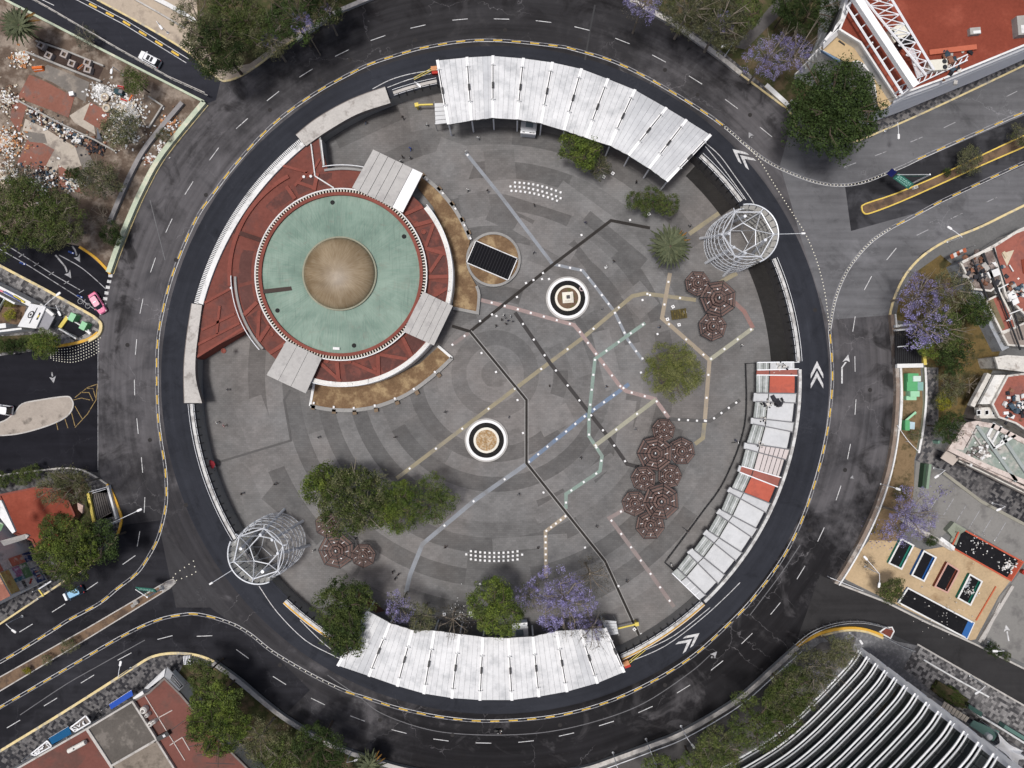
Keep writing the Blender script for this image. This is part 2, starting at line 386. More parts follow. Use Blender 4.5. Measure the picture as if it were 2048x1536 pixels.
# ---------------------------------------------------------------- road markings (children of the road they are painted on)
dashm = None
def dash_mesh(L, w, name='lane_dash', h=0.0):
    b = MB(); b.box((0, 0, h / 2), (L, w, max(h, .001))); b.v = [(x, y, z if h else 0) for x, y, z in b.v]
    me = bpy.data.meshes.new(name); me.from_pydata(b.v if h else b.v[4:], [], b.f if h else [(0, 1, 2, 3)]); me.update(); return me
D_LONG = dash_mesh(3.1, .14); D_LONG.materials.append(WHITEP)
D_FADE = dash_mesh(2.6, .16); D_FADE.materials.append(FADED)
def dashes(parent, pts, me=D_LONG, z=.022):
    for i, p in enumerate(pts):
        a = pts[max(i - 1, 0)]; b = pts[min(i + 1, len(pts) - 1)]
        place('lane_dash', me, W(p[0], p[1], z), parent, rot=math.degrees(math.atan2(a[1] - b[1], b[0] - a[0])))
RD = [(378, 376), (338, 451), (306, 530), (283, 612), (272, 694), (269, 775), (275, 852), (284, 930), (289, 1010), (277, 1078)]
dashes(ring, [(428, 308)] + RD)
dashes(ring, [(484, 247), (546, 192), (612, 146), (684, 106), (756, 76), (836, 53), (920, 39), (1003, 38), (1087, 43), (1164, 57), (1245, 82), (1318, 117), (1391, 160), (1463, 208), (1532, 264)])
dashes(ring, [(1783, 508), (1736, 566), (1708, 648), (1710, 728), (1711, 814), (1698, 903), (1677, 986), (1642, 1069), (1602, 1145), (1551, 1217), (1494, 1277), (1434, 1331), (1367, 1378), (1291, 1419), (1213, 1447), (1133, 1469), (1052, 1483), (967, 1486), (882, 1480), (798, 1463), (715, 1437), (636, 1403), (559, 1361), (485, 1308)])
dashes(sw, [(409, 1272), (330, 1275), (249, 1313), (175, 1358), (101, 1404), (27, 1448)])
dashes(sw, [(52, 1256), (117, 1216), (183, 1173), (258, 1120)])
dashes(ne, [(1700, 330), (1762, 307), (1833, 279), (1899, 250), (2023, 188)], D_FADE)
dashes(ne, [(1845, 465), (1913, 432), (1982, 400)], D_FADE)
dashes(nw, [(94, 4), (40, -22)])
def line(parent, pts, w, m, name='road_line', z=.022, sm=0):
    b = MB(); b.wall(WL(smooth(pts, sm) if sm else pts, 0), w, z, z); return b.build(name, m, parent)
# separators: thin white lines with yellow rubber blocks between them
SEP_A = [(1659, 660), (1664, 720), (1664, 780), (1655, 860), (1637, 940), (1608, 1030), (1568, 1112), (1506, 1197), (1450, 1255), (1387, 1311), (1310, 1360), (1215, 1404), (1110, 1432), (989, 1442), (895, 1436), (804, 1418), (730, 1395), (690, 1382), (641, 1359), (590, 1331), (540, 1300), (500, 1268), (460, 1246), (400, 1229), (360, 1230), (310, 1242), (240, 1275), (120, 1345), (-60, 1450)]
SEP_B = [(-60, 1357), (20, 1313), (109, 1258), (137, 1240), (198, 1207), (236, 1176), (274, 1146), (300, 1108), (317, 1073), (330, 1022), (333, 984), (330, 933), (322, 882), (316, 831), (314, 768), (315, 689), (325, 625), (348, 541), (391, 440), (431, 381), (470, 330), (527, 267), (580, 221), (644, 178), (705, 145), (743, 127), (814, 104), (850, 95), (923, 83), (999, 81), (1113, 92), (1148, 99), (1222, 121), (1288, 152), (1351, 188), (1417, 230), (1450, 254)]
SEP_C = [(1450, 254), (1468, 269), (1494, 292), (1542, 327), (1604, 355), (1650, 368), (1693, 370), (1731, 363), (1769, 348), (1810, 331), (1843, 315), (1914, 283), (1975, 256), (2031, 231), (2120, 195)]
SEP_D = [(1659, 660), (1670, 600), (1690, 549), (1716, 511), (1746, 480), (1782, 456), (1812, 440), (1840, 425), (1873, 407), (1904, 392), (2048, 325), (2120, 292)]
sepm = bpy.data.meshes.new('lane_separator'); _b = MB(); _b.prism([(-.9, -.10), (.9, -.10), (.9, .10), (-.9, .10)], 0, .09); sepm.from_pydata(_b.v, [], _b.f); sepm.materials.append(YELLOWP)
studm = bpy.data.meshes.new('lane_stud'); _b = MB(); _b.lathe([(.12, 0), (.10, .05), (0, .07)], 8); studm.from_pydata(_b.v, [], _b.f)
studm.materials.append(M('stud_white', (.75, .72, .6), .5))
def offs(pts, d):
    out = []
    for i, p in enumerate(pts):
        a = pts[max(i - 1, 0)]; b = pts[min(i + 1, len(pts) - 1)]; L = math.hypot(b[0] - a[0], b[1] - a[1]) or 1
        out.append((p[0] - (b[1] - a[1]) / L * d, p[1] + (b[0] - a[0]) / L * d))
    return out
def separator(parent, pts, y0, y1, gap=3.4, step=37, studs=()):
    P = smooth(pts, 5); allp = walk(P, 1.0); n = len(allp)
    for sgn in (-1, 1): line(parent, [(p[0], p[1]) for p in walk(offs(P, sgn * gap / 2 * 1.5), 12)], .11, WHITEP if sgn > 0 else FADED, 'separator_line')
    for i in range(18, n, step):
        if y0 <= i / n < y1: place('lane_separator', sepm, W(allp[i][0], allp[i][1], .024), parent, rot=allp[i][2])
    for a, b, st in studs:
        for i in range(int(a * n), int(b * n), st): place('lane_stud', studm, W(allp[i][0], allp[i][1], .024), parent)
separator(ring, SEP_A, 0, .635); separator(ring, SEP_B, 0, 1.0)
SAW = walk(smooth(SEP_A[16:], 5), 1.0)
for i, p in enumerate(SAW):
    if 60 < i < 330 and i % 13 == 0: place('lane_stud', studm, W(p[0], p[1], .024), sw)
    if i >= 350 and (i - 350) % 36 == 0: place('lane_separator', sepm, W(p[0], p[1], .024), sw, rot=p[2])
separator(ne, SEP_C, .55, 1.0, step=42, studs=[(0, .52, 7)])
separator(ne, SEP_D, .42, 1.0, step=42, studs=[(0, .40, 6)])
for p in walk(smooth([(1494, 292), (1520, 322), (1542, 358), (1563, 392), (1586, 428), (1612, 470), (1635, 526), (1650, 587), (1658, 650)], 5), 7): place('lane_stud', studm, W(p[0], p[1], .024), ne)
for p in walk([(387, 1122), (345, 1152), (350, 1162), (392, 1146), (387, 1122)], 11): place('lane_stud', studm, W(p[0], p[1], .024), sw2)
# double yellow line of the northwest street
for o in (-4.5, 4.5): line(nw, offs([(110, -28), (250, 45), (375, 122)], o), .14, WHITEP, 'centre_line')
for p in walk([(110, -28), (250, 45), (375, 122)], 38, 10): place('lane_separator', sepm, W(p[0], p[1], .024), nw, rot=p[2], scale=(.95, 2.0, 1))
# chevrons and arrows
def chevron(parent, px, py, deg, s=1.0, m=FADED, name='chevron_mark'):
    c = W(px, py, .023); R = Matrix.Rotation(rad(deg), 3, 'Z'); b = MB()
    for k in (0, -2.0):
        pts = [(0 + k, 0), (-2.6 + k, 1.25), (-3.5 + k, 1.25), (-1.3 + k, 0), (-3.5 + k, -1.25), (-2.6 + k, -1.25)]
        pts = [c + R @ Vector((x * s, y * s, 0)) for x, y in pts]; b.prism(pts, c.z, c.z)
    b.build(name, m, parent)
chevron(ring, 1634, 722, 90, 1, WHITEP); chevron(ring, 1399, 1266, 38, .95, WHITEP); chevron(ring, 1465, 298, 141, .95, WHITEP)
def arrow(parent, px, py, deg, shaft, s=1.0, m=FADED, bend=0, name='arrow_mark'):
    c = W(px, py, .023); R = Matrix.Rotation(rad(deg), 3, 'Z'); b = MB()
    def T(pts): return [c + R @ Vector((x * s, y * s, 0)) for x, y in pts]
    b.prism(T([(-shaft, -.16), (0, -.16), (0, .16), (-shaft, .16)]), c.z, c.z)
    hx, hy = (0, 0)
    if bend: b.prism(T([(0, -.16), (1.1, bend * .9 - .16), (1.1, bend * .9 + .2), (0, .16)]), c.z, c.z); hx, hy = 1.1, bend * .9
    b.prism(T([(hx, hy - .75), (hx + 1.5, hy + bend * .5), (hx, hy + .75), (hx + .35, hy)]), c.z, c.z)
    b.build(name, m, parent)
arrow(ring, 1503, 274, 120, .2, .8, FADED); arrow(ring, 1684, 735, 90, 3.2, 1, WHITEP, -.9); arrow(ring, 1425, 1313, 48, .4, .9); arrow(ring, 1707, 954, 200, .1, .5)
arrow(we, 150, 500, -55, 1.0, 1, FADED, -.4); arrow(we, 130, 533, -50, 3.0, 1, FADED, -.4); arrow(we, 105, 753, -80, 1.0, .9, FADED)
line(we, [(-20, 470), (40, 507), (108, 550), (160, 580)], .16, FADED); line(we, [(-20, 487), (60, 533), (150, 590), (200, 626)], .16, FADED)
for i in range(6): line(we, [(8 + i * 30, 496 + i * 18), (18 + i * 30, 490 + i * 18)], .14, FADED)
line(we, [(118, 510), (165, 537), (212, 578)], .16, FADED, sm=4); line(we, [(185, 512), (222, 548)], .2, WHITEP)
HATCH = M('faded_yellow_paint', (.27, .19, .08), .8, .3, .4, 5, col2=(.06, .05, .04), s3=1.5, thr=(.52, .66))
# bicycle symbol of the west street bike lane
c = W(168, 607, .023); b = MB()
for q in (-.75, .75):
    ring_pts = [(c.x + q + .5 * math.cos(i * math.pi / 8), c.y - q * .6 + .5 * math.sin(i * math.pi / 8)) for i in range(16)]; b.wall(ring_pts, .1, .023, .023, closed=True)
b.wall([(c.x - .75, c.y + .45), (c.x, c.y + .5), (c.x + .75, c.y - .45)], .1, .024, .024); b.wall([(c.x - .2, c.y - .2), (c.x + .25, c.y + .85)], .1, .025, .025)
b.build('bicycle_mark', FADED, we)
for i in range(6): line(ring, [(222 - i * 2.6 - 5, 551 + i * 11.5), (222 - i * 2.6 + 3, 551 + i * 11.5 + 1)], .6, WHITEP, 'crossing_block')
for pts in ([(150, 795), (175, 775), (195, 768), (192, 800), (175, 828), (150, 855)], [(147, 800), (163, 796), (180, 800)], [(150, 812), (160, 830), (165, 838)], [(160, 785), (178, 785), (186, 802)], [(172, 777), (186, 777), (191, 795)], [(143, 825), (150, 852)], [(130, 838), (136, 856)], [(113, 846), (116, 860)]): line(we, pts, .13, HATCH, 'hatch_line')
line(we, [(196, 640), (196, 940)], .10, FADED)
# white studs at the tip of the west island
for r in range(6):
    b = MB()
    P = smooth([(90 + r * 3, 700 + r * 4), (140 + r, 697 + r * 5.5), (180, 683 + r * 6), (203 - r, 668 + r * 7)], 6)
    for p in walk(P, 5.6, (r % 2) * 2.5): b.lathe([(.11, .02), (.09, .06), (0, .07)], 6, W(p[0], p[1], 0))
    b.build('stud_row', studm.materials[0], we, kind='stuff')
mhm = bpy.data.meshes.new('manhole_cover'); _b = MB(); _b.lathe([(.42, .024), (.36, .028), (.02, .028)], 14); mhm.from_pydata(_b.v, [], _b.f); mhm.materials.append(M('cast_iron', (.028, .026, .026), .7, .3, 2, 8))
for px, py in ((412, 390), (352, 520), (255, 690), (300, 880), (372, 1010), (560, 1330), (760, 1440), (905, 1470), (1120, 1450), (1330, 1370), (1470, 1240), (1620, 1060), (1690, 940), (1740, 780), (1630, 620), (1500, 230), (1330, 140), (1160, 80), (1010, 60), (830, 80), (640, 160), (540, 220), (1395, 190), (700, 120)): place('manhole_cover', mhm, W(px, py, 0), ring)
# lane edge lines on the ring near the canopies
line(ring, [(745, 178), (780, 160), (820, 148), (862, 141)], .14, WHITEP, sm=4); line(ring, [(775, 175), (815, 160), (862, 147)], .14, WHITEP, sm=4)
line(ring, [(1412, 287), (1440, 312), (1468, 350), (1500, 395), (1508, 408)], .14, WHITEP, sm=4); line(ring, [(1410, 292), (1445, 335), (1478, 380), (1492, 400)], .14, WHITEP, sm=4)
line(ring, [(518, 1172), (555, 1225), (610, 1280), (665, 1310), (690, 1322)], .14, WHITEP, sm=4); line(ring, [(600, 1240), (640, 1280), (668, 1303)], .14, WHITEP, sm=4)
line(ring, [(1262, 1322), (1330, 1292), (1400, 1240), (1450, 1195), (1480, 1165)], .14, WHITEP, sm=4); line(ring, [(1290, 1300), (1350, 1270), (1420, 1215)], .14, WHITEP, sm=4)
line(ring, [(1190, 10), (1180, 60), (1170, 120)], .35, BLACKM, 'tar_joint', z=.021)
for pts in ([(655, 1350), (720, 1395), (760, 1425), (830, 1452), (900, 1466), (1000, 1470), (1100, 1463), (1200, 1440), (1290, 1405), (1380, 1345), (1420, 1310)], [(300, 400), (330, 520)], [(40, 1430), (130, 1370), (200, 1330), (290, 1280)], [(1600, 1090), (1560, 1150), (1500, 1230)]): line(ring if pts[0][0] != 40 else sw, pts, .16, M('crack_sealant', (.13, .13, .135), .8, .3, .5, 3), 'crack_line', z=.021, sm=6)

# ---------------------------------------------------------------- the sunken plaza
PAVE = {k: paving('plaza_paving_%d' % k, t) for k, t in enumerate((.152, .136, .170, .116, .182, .145))}
cw = W(CX, CY); b = MB(); b.prism([(cw.x + 62.4 * math.cos(a * math.pi / 64), cw.y + 62.4 * math.sin(a * math.pi / 64)) for a in range(128)], ZP, ZP)
plaza = b.build('plaza', PAVE[0], kind='structure')
for i0, i1, m_ in ((0, 36, CONCD), (36, 210, STONE), (210, 241, CONCD)):  # dark concrete on the east stretches: shade painted into the wall colour
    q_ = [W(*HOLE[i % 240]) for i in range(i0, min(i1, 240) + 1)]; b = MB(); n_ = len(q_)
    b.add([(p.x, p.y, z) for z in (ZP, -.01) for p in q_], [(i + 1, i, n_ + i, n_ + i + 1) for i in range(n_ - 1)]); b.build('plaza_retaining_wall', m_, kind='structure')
SHADEPAV = paving('plaza_paving_painted_shade', .026)  # near-black floor tone: shade of rim wall and gallery painted in
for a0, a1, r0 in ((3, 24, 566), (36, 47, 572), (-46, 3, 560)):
    b = MB(); b.prism(WL(arc(600, a0, a1, 30) + arc(r0, a1, a0, 30), 0), ZP + .06, ZP + .06); b.build('painted_shade_strip', SHADEPAV, plaza)
PC = (990, 748); rng = random.Random(5)
radii = [0, 28, 58, 88, 117, 146, 176, 206, 236, 266, 297, 328, 360, 393, 426, 460, 494, 528]
b = MB(); b.prism(WL(arc(27, 0, 360, 28, PC)[:-1], ZP + .012), ZP + .012, ZP + .012); b.build('paving_band', PAVE[1], plaza)
for i in range(1, len(radii) - 1):
    r0, r1 = radii[i], radii[i + 1]; a = rng.uniform(0, 60); end = a + 360
    while a < end - 8:
        da = min(rng.uniform(14, 46) * (1.6 if i < 4 else 1) * (240 / (r0 + 60)) ** .35, end - a)
        mid = (a + da / 2) % 360
        strong = 150 < mid < 262 or 280 < mid < 330 or 60 < mid < 110
        if i < 4: tone = 1 if i % 2 == 0 else 2
        elif strong: tone = (3 if i % 2 else 2) if rng.random() < .74 else rng.choice((0, 1, 4))
        else: tone = rng.choice((0, 1, 2, 5, 0, 3))
        q = pol((r0 + r1) / 2, mid, PC)
        if tone != 0 and math.hypot(q[0] - CX, q[1] - CY) < 560 and math.hypot(q[0] - 684, q[1] - 550) > 190:
            n = max(3, int(da * r0 / 1400) + 3); pts = arc(r1, a, a + da, n, PC) + arc(r0, a + da, a, n, PC)
            b = MB(); zz = ZP + .004 + .004 * (i % 2); b.prism(WL(pts, zz), zz, zz); b.build('paving_band', PAVE[tone], plaza)
        a += da
PZ = [ZP + .013]
# loose rectangular patches north of the centre
for cx_, cy_, w_, h_, r_, tn in [(1080, 395, 150, 30, -18, 4), (1165, 410, 120, 34, -36, 4), (1230, 480, 150, 26, -40, 3), (1200, 560, 190, 18, -52, 3), (905, 330, 80, 90, -20, 2), (1000, 330, 60, 60, 5, 5), (950, 410, 60, 50, 10, 1), (1020, 440, 90, 40, -25, 3), (1090, 480, 130, 30, -30, 2), (1280, 600, 60, 50, -50, 2), (1060, 1085, 150, 26, 4, 2), (1130, 1000, 140, 30, 30, 2), (1180, 950, 120, 26, 35, 2), (760, 1160, 90, 40, -25, 2), (560, 1000, 60, 44, -40, 3), (520, 870, 60, 150, 20, 2), (730, 240, 140, 60, 25, 3), (840, 215, 50, 90, 10, 2), (1110, 840, 70, 40, 28, 4), (1150, 700, 40, 110, 20, 2), (1215, 720, 36, 120, 14, 4), (1250, 860, 30, 120, -8, 2)]:
    cc = W(cx_, cy_, ZP); b = MB(); PZ[0] += .0007; b.box((cc.x, cc.y, PZ[0]), (w_ / 9.75, h_ / 9.75, .001), r_); b.v = b.v[4:8]; b.f = [(0, 1, 2, 3)]; b.mi = [0]; b.build('paving_band', PAVE[tn], plaza)
# the painted transit map
def paintmat(n, c, s=.55): return M('plaza_paint_' + n, tuple(x * .78 + .150 * .22 for x in c), .85, .2, .2, 4, col2=(.165, .16, .155), s3=.35, thr=(s + .02, s + .34))
PM = dict(blue=paintmat('blue', (.14, .20, .30), .44), pale=paintmat('pale_blue', (.25, .27, .30), .47), yellow=paintmat('yellow', (.29, .25, .16), .46), pink=paintmat('pink', (.32, .235, .22), .5), dark=paintmat('dark', (.022, .018, .017), .72), teal=paintmat('teal', (.22, .30, .26), .47), cream=paintmat('cream', (.34, .28, .205), .55), lime=paintmat('lime', (.34, .33, .25), .55), red=paintmat('red', (.26, .135, .115), .44), grey=paintmat('grey', (.075, .072, .07), .66), rose=paintmat('rose', (.25, .20, .19), .5))
MARK = M('station_marker_white', (.72, .72, .72), .6, .1); mk = bpy.data.meshes.new('station_marker'); _b = MB(); _b.prism([(-.2, -.2), (.2, -.2), (.2, .2), (-.2, .2)], 0, .03); mk.from_pydata(_b.v, [], _b.f); mk.materials.append(MARK)
lz = [ZP + .034]
def mapline(colr, pts, w=9, step=29, start=12, skip=()):
    lz[0] += .0015; z = lz[0]; b = MB(); b.wall(WL(pts, z), w * .86 / 9.75, z, z); o = b.build('transit_map_line', PM[colr], plaza)
    if step:
        for i, p in enumerate(walk(pts, step, start)): place('station_marker', mk, W(p[0], p[1], z + .003), o, rot=p[2])
mapline('pale', [(812, 1185), (820, 1150), (845, 1088), (950, 1000), (1050, 930)], 10, 76, 160)
mapline('blue', [(1050, 930), (1170, 832), (1258, 768)], 9, 24, 10)
mapline('pale', [(932, 306), (1000, 390), (1105, 528)], 8, 300, 5); mapline('pale', [(1105, 528), (1165, 541), (1190, 572), (1228, 622), (1256, 680), (1285, 720)], 7, 22, 14)
mapline('yellow', [(793, 957), (1098, 726), (1165, 676), (1265, 592), (1290, 587), (1392, 600)], 9, 66, 33)
mapline('pink', [(962, 600), (1030, 617), (1148, 650), (1160, 664), (1238, 770), (1252, 782), (1310, 798), (1342, 842)], 9, 27, 22)
mapline('dark', [(1030, 625), (1100, 726), (1215, 872), (1254, 928), (1278, 934)], 8.5, 38, 28)
mapline('teal', [(1290, 646), (1190, 718), (1178, 832), (1178, 872), (1204, 912), (1200, 942), (1132, 988), (1132, 1018)], 8, 30, 5)
mapline('cream', [(1340, 546), (1324, 636), (1419, 720), (1409, 850)], 9.5, 46, 18); mapline('yellow', [(1409, 846), (1406, 876), (1390, 888)], 9.5, 0)
mapline('lime', [(1419, 720), (1506, 656)], 9.5, 33, 4); mapline('red', [(1506, 656), (1488, 622), (1468, 604)], 10, 0); mapline('lime', [(1188, 893), (1312, 799)], 9.5, 52, 4)
mapline('rose', [(1268, 1008), (1219, 1036), (1300, 1146), (1348, 1214)], 9, 33, 30); mapline('cream', [(1134, 1030), (1091, 1063), (1092, 1156)], 8.5, 12, 4)
mapline('grey', [(1338, 838), (1405, 842), (1420, 842), (1480, 800)], 8.5, 18, 20); mapline('yellow', [(1378, 468), (1450, 418)], 10, 0); mapline('yellow', [(1438, 566), (1474, 546)], 10, 0)
mapline('grey', [(438, 924), (582, 881), (568, 800), (580, 780)], 5, 0); mapline('rose', [(904, 690), (940, 664)], 8, 30, 1)
for p in [(1098, 558), (1084, 558), (1086, 546), (1052, 566), (1067, 560), (1034, 594), (993, 632), (984, 629), (960, 642), (963, 706), (992, 744), (1035, 800), (1046, 866), (1087, 985), (1170, 1095), (1237, 1172), (1282, 1268), (1285, 600), (1300, 590), (1315, 668), (1285, 717), (1282, 745), (1163, 470), (1211, 535), (1294, 429), (1260, 440), (960, 1168)]: place('station_marker', mk, W(p[0], p[1], ZP + .08), plaza, rot=20)
# drainage channels with pale edging
DRK = M('drain_channel_dark', (.03, .027, .025), .8, .3); EDG = M('pale_channel_edging', (.27, .265, .255), .8, .2)
def channel(pts, w=5.5, edge=True):
    lz[0] += .0015; b = MB(); b.wall(WL(pts, lz[0]), w / 9.75, lz[0], lz[0]); o = b.build('drain_channel', DRK, plaza)
    for s in (-1, 1) if edge else (): b = MB(); b.wall(WL(pts, ZP), .15, ZP, lz[0] + .01, off=s * (w / 19.5 + .07)); b.build('channel_edging', EDG, o)
channel([(940, 663), (1053, 800), (1053, 926), (1210, 1122), (1288, 1292)], 5); channel([(940, 663), (1105, 530), (1222, 441), (1300, 456)], 6, False); channel([(904, 652), (940, 663)], 6, False)
# path of the railing in front of the east shops
b = MB(); pts = [(1492, 727), (1490, 850), (1450, 960), (1400, 1032), (1330, 1126)]; P = smooth(pts, 6)
EASTRAIL = P
# ---------------------------------------------------------------- parapets round the plaza
PARW = M('weathered_white_coping', (.52, .52, .51), .75, .25, .3, 3, col2=(.33, .32, .31), s3=.7, thr=(.48, .6), grime=.4)
def parapet(a0, a1, label, m=WHITES, rails=True, r=605.5, name='parapet_wall', yellow=False):
    n = max(4, int(abs(a1 - a0) / 1.5)); P = arc(r, a0, a1, n); mid = P[n // 2]
    t = thing(name, label, 'wall', W(mid[0], mid[1], 0))
    b = MB(); b.wall(WL(P), .5, -.02, .75); b.build('wall_core', STONE if m is WHITES else m, t)
    b = MB(); b.wall(WL(P), .58, .752, .86); b.build('coping', PARW if m is WHITES else STONEL, t)
    if rails:
        for k, dr in enumerate((-5.5, 5.5)):
            Q = arc(r + dr, a0, a1, n); b = MB(); b.tube([(*W(*p).xy, .95 + .1 * k) for p in Q], .05, 5); b.build('handrail', WSTEEL, t)
        b = MB()
        for p in walk(arc(r - 6, a0, a1, n), 16): b.box((*W(p[0], p[1]).xy, .1), (.16, .16, 1.9))
        b.build('railing_posts', BLACKM, t, kind='stuff')
    if yellow:
        b = MB(); b.wall(WL(arc(r + 7, a0, a1, n)), .5, 0, .3); b.build('kerb', OCHRE, t)
    return t
parapet(184.5, 218, 'long white curved railing wall between the stone cap wall and the west lattice tower')
parapet(226.5, 238, 'white railing wall with a yellow kerb between the west lattice tower and the bottom canopy', yellow=True)
parapet(294.5, 313, 'white railing wall between the bottom canopy and the curved row of shop roofs', yellow=True)
parapet(313.4, 362, 'long white wall behind the curved row of shop roofs', rails=False, r=607)
parapet(3.5, 23.5, 'white railing wall between the shop roofs and the lattice tower near the palm')
parapet(36, 47.5, 'white railing wall between the top canopy and the lattice tower near the palm')
parapet(101, 109.5, 'short white railing wall left of the top canopy', m=STONEL)
# broad stone cap walls
def capwall(pts_out, pts_in, label, z=1.15):
    q = pts_out[len(pts_out) // 2]
    t = thing('stone_cap_wall', label, 'wall', W(q[0], q[1], 0))
    b = MB(); b.prism(WL(pts_out + pts_in[::-1], z), -.02, z, side=1); b.build('cap', [STONEL, STONED], t)
    b = MB(); b.wall(WL(offs(pts_out, 4), .3), .8, -.01, .62); b.build('sloped_plinth', STONED, t)
capwall(smooth([(592, 270), (635, 236), (700, 200), (770, 174)], 5), smooth([(612, 292), (655, 262), (715, 228), (781, 206)], 5), 'broad beige stone wall curving above the red roof, left of the top canopy')
capwall(smooth([(384, 607), (373, 680), (368, 740), (369, 806)], 5)[::-1], smooth([(404, 610), (396, 670), (391, 716), (392, 760), (404, 806)], 5)[::-1], 'broad beige stone wall standing between the red roof and the west ring road')
# red brick paving strip and dark drain at the foot
b = MB(); b.prism(WL([(715, 1182), (740, 1196), (770, 1222), (752, 1226), (716, 1200)], ZP + .03), ZP, ZP + .03); b.build('brick_patch', M('dark_red_brick', (.12, .06, .045), .9, .3, .4, 4), plaza)

# ---------------------------------------------------------------- metro station: red roof, green drum, brown dome
RED = M('red_roof_membrane', (.155, .054, .042), .85, .28, .12, 1.6, col2=(.115, .052, .045), s3=.22, thr=(.5, .66), grime=.4)
RED2 = M('red_roof_membrane_dull', (.098, .045, .039), .85, .3, .2, 1.8, col2=(.19, .065, .05), s3=.35, thr=(.5, .66), grime=.45)
REDB = M('red_roof_beam', (.195, .062, .047), .8, .25, .3, 2.5, grime=.35)
SCN = (682, 549); SCR = (686, 553)
st = thing('metro_station', 'round metro station with green drum roof, brown dome and red roof around it', 'station', W(*SCN, ZP))
redge = arc(600, 126, 175.6, 30) + arc(213, 209, 330, 24, SCR) + arc(213, -29, 98, 26, SCR) + [(645, 300)]
b = MB(); b.prism(WL(redge, .5), -.1, .5); b.build('red_roof', RED, st)
core = arc(214, 0, 360, 60, SCN)[:-1]
b = MB(); b.lathe([(20.9, ZP), (20.9, -.1)], 60, (*W(*SCN).xy, 0)); b.build('wall', STONE, st)
b = MB(); b.wall(WL([(640, 275), (648, 335)], .5), .4, ZP, .7); b.build('side_wall', STONE, st)
b = MB(); b.wall(WL([(390, 716), (487, 656)], .5), .5, ZP, .62); b.build('side_wall', REDB, st)
# duller panels and beams on the red ring
def beam(p0, p1, w=.75, z=.82, m=REDB):
    b = MB(); b.wall(WL([p0, p1], .5), w, .5, z); b.build('roof_beam', m, st)
def panel(pts): b = MB(); b.prism(WL(pts, .52), .5, .515); b.build('roof_panel', RED2, st)
rg = random.Random(3)
for a0, a1 in ((232, 246), (252, 268), (272, 288), (293, 309), (313, 325), (-17, -4), (0, 14), (17, 30), (33, 44), (186, 199), (203, 215), (96, 104), (106, 118), (120, 138), (165, 184)):
    panel(arc(209, a0, a1, 5, SCR) + arc(180, a1, a0, 5, SCN))
for a in (201, 217, 230, 249, 270, 290, 311, 327, -20, -2, 15.5, 31, 45, 104, 119): beam(pol(176, a + rg.uniform(-5, 5), SCN), pol(212, a + rg.uniform(-4, 4), SCR))
for a, s in ((262, 14), (284, 13), (302, 12), (8, 13), (24, 12), (-12, 11), (210, 12), (111, 10)): beam(pol(178, a - s / 2, SCN), pol(210, a + s / 2, SCR), .65, .78)
b = MB(); b.wall(WL(arc(222, 118, 186, 20, SCN), .5), .8, .5, .84); b.build('roof_beam', REDB, st)
for p0, p1 in (((410, 606), (466, 575)), ((440, 612), (434, 668)), ((404, 660), (470, 628)), ((395, 690), (480, 646)), ((560, 330), (615, 345)), ((615, 345), (590, 372)), ((640, 318), (622, 350))): beam(p0, p1, .5, .74)
beam((470, 463), (526, 482), .9, .8, M('dark_rusty_beam', (.07, .035, .03), .9, .3))
for p0, p1 in (((622, 288), (630, 352)), ((630, 352), (668, 376)), ((642, 280), (648, 330))): b = MB(); b.tube([W(*p0, .9), W(*p1, .9)], .14, 6); b.build('white_pipe', WHITES, st)
for px, py in ((610, 356), (624, 355), (466, 577), (664, 765), (694, 768)): b = MB(); b.lathe([(.28, .5), (.28, .9), (0, .95)], 10, (*W(px, py).xy, 0)); b.build('roof_vent', WHITES, st)
for px, py in ((432, 528), (450, 702), (620, 352), (848, 465), (833, 448), (700, 722), (655, 722), (750, 738), (545, 668), (520, 676)):
    b = MB(); b.lathe([(.5, .5), (.5, .72), (.36, .74), (.36, .6), (0, .6)], 14, (*W(px, py).xy, 0)); b.build('roof_hatch', REDB, st)
# outer ring wall, white, in stretches
for a0, a1 in ((-16, 40), (233, 325), (180, 222), (78, 100)):
    thin = a0 in (180, 78)
    n = int((a1 - a0) / 2.2); P = arc(216, a0, a1, n, SCR)
    b = MB(); b.wall(WL(P, .9), .45 if thin else .95, ZP, .9); b.build('ring_wall', STONE if thin else M('speckled_white_wall', (.62, .61, .58), .8, .2, .3, 3, col2=(.20, .19, .18), s3=1.6, thr=(.6, .66), grime=.3) if 'speckled_white_wall' not in MATS else MATS['speckled_white_wall'], st)
    b = MB(); b.tube([(*W(*p).xy, 1.05) for p in arc(220, a0, a1, n, SCR)], .09, 6); b.build('handrail', WSTEEL, st)
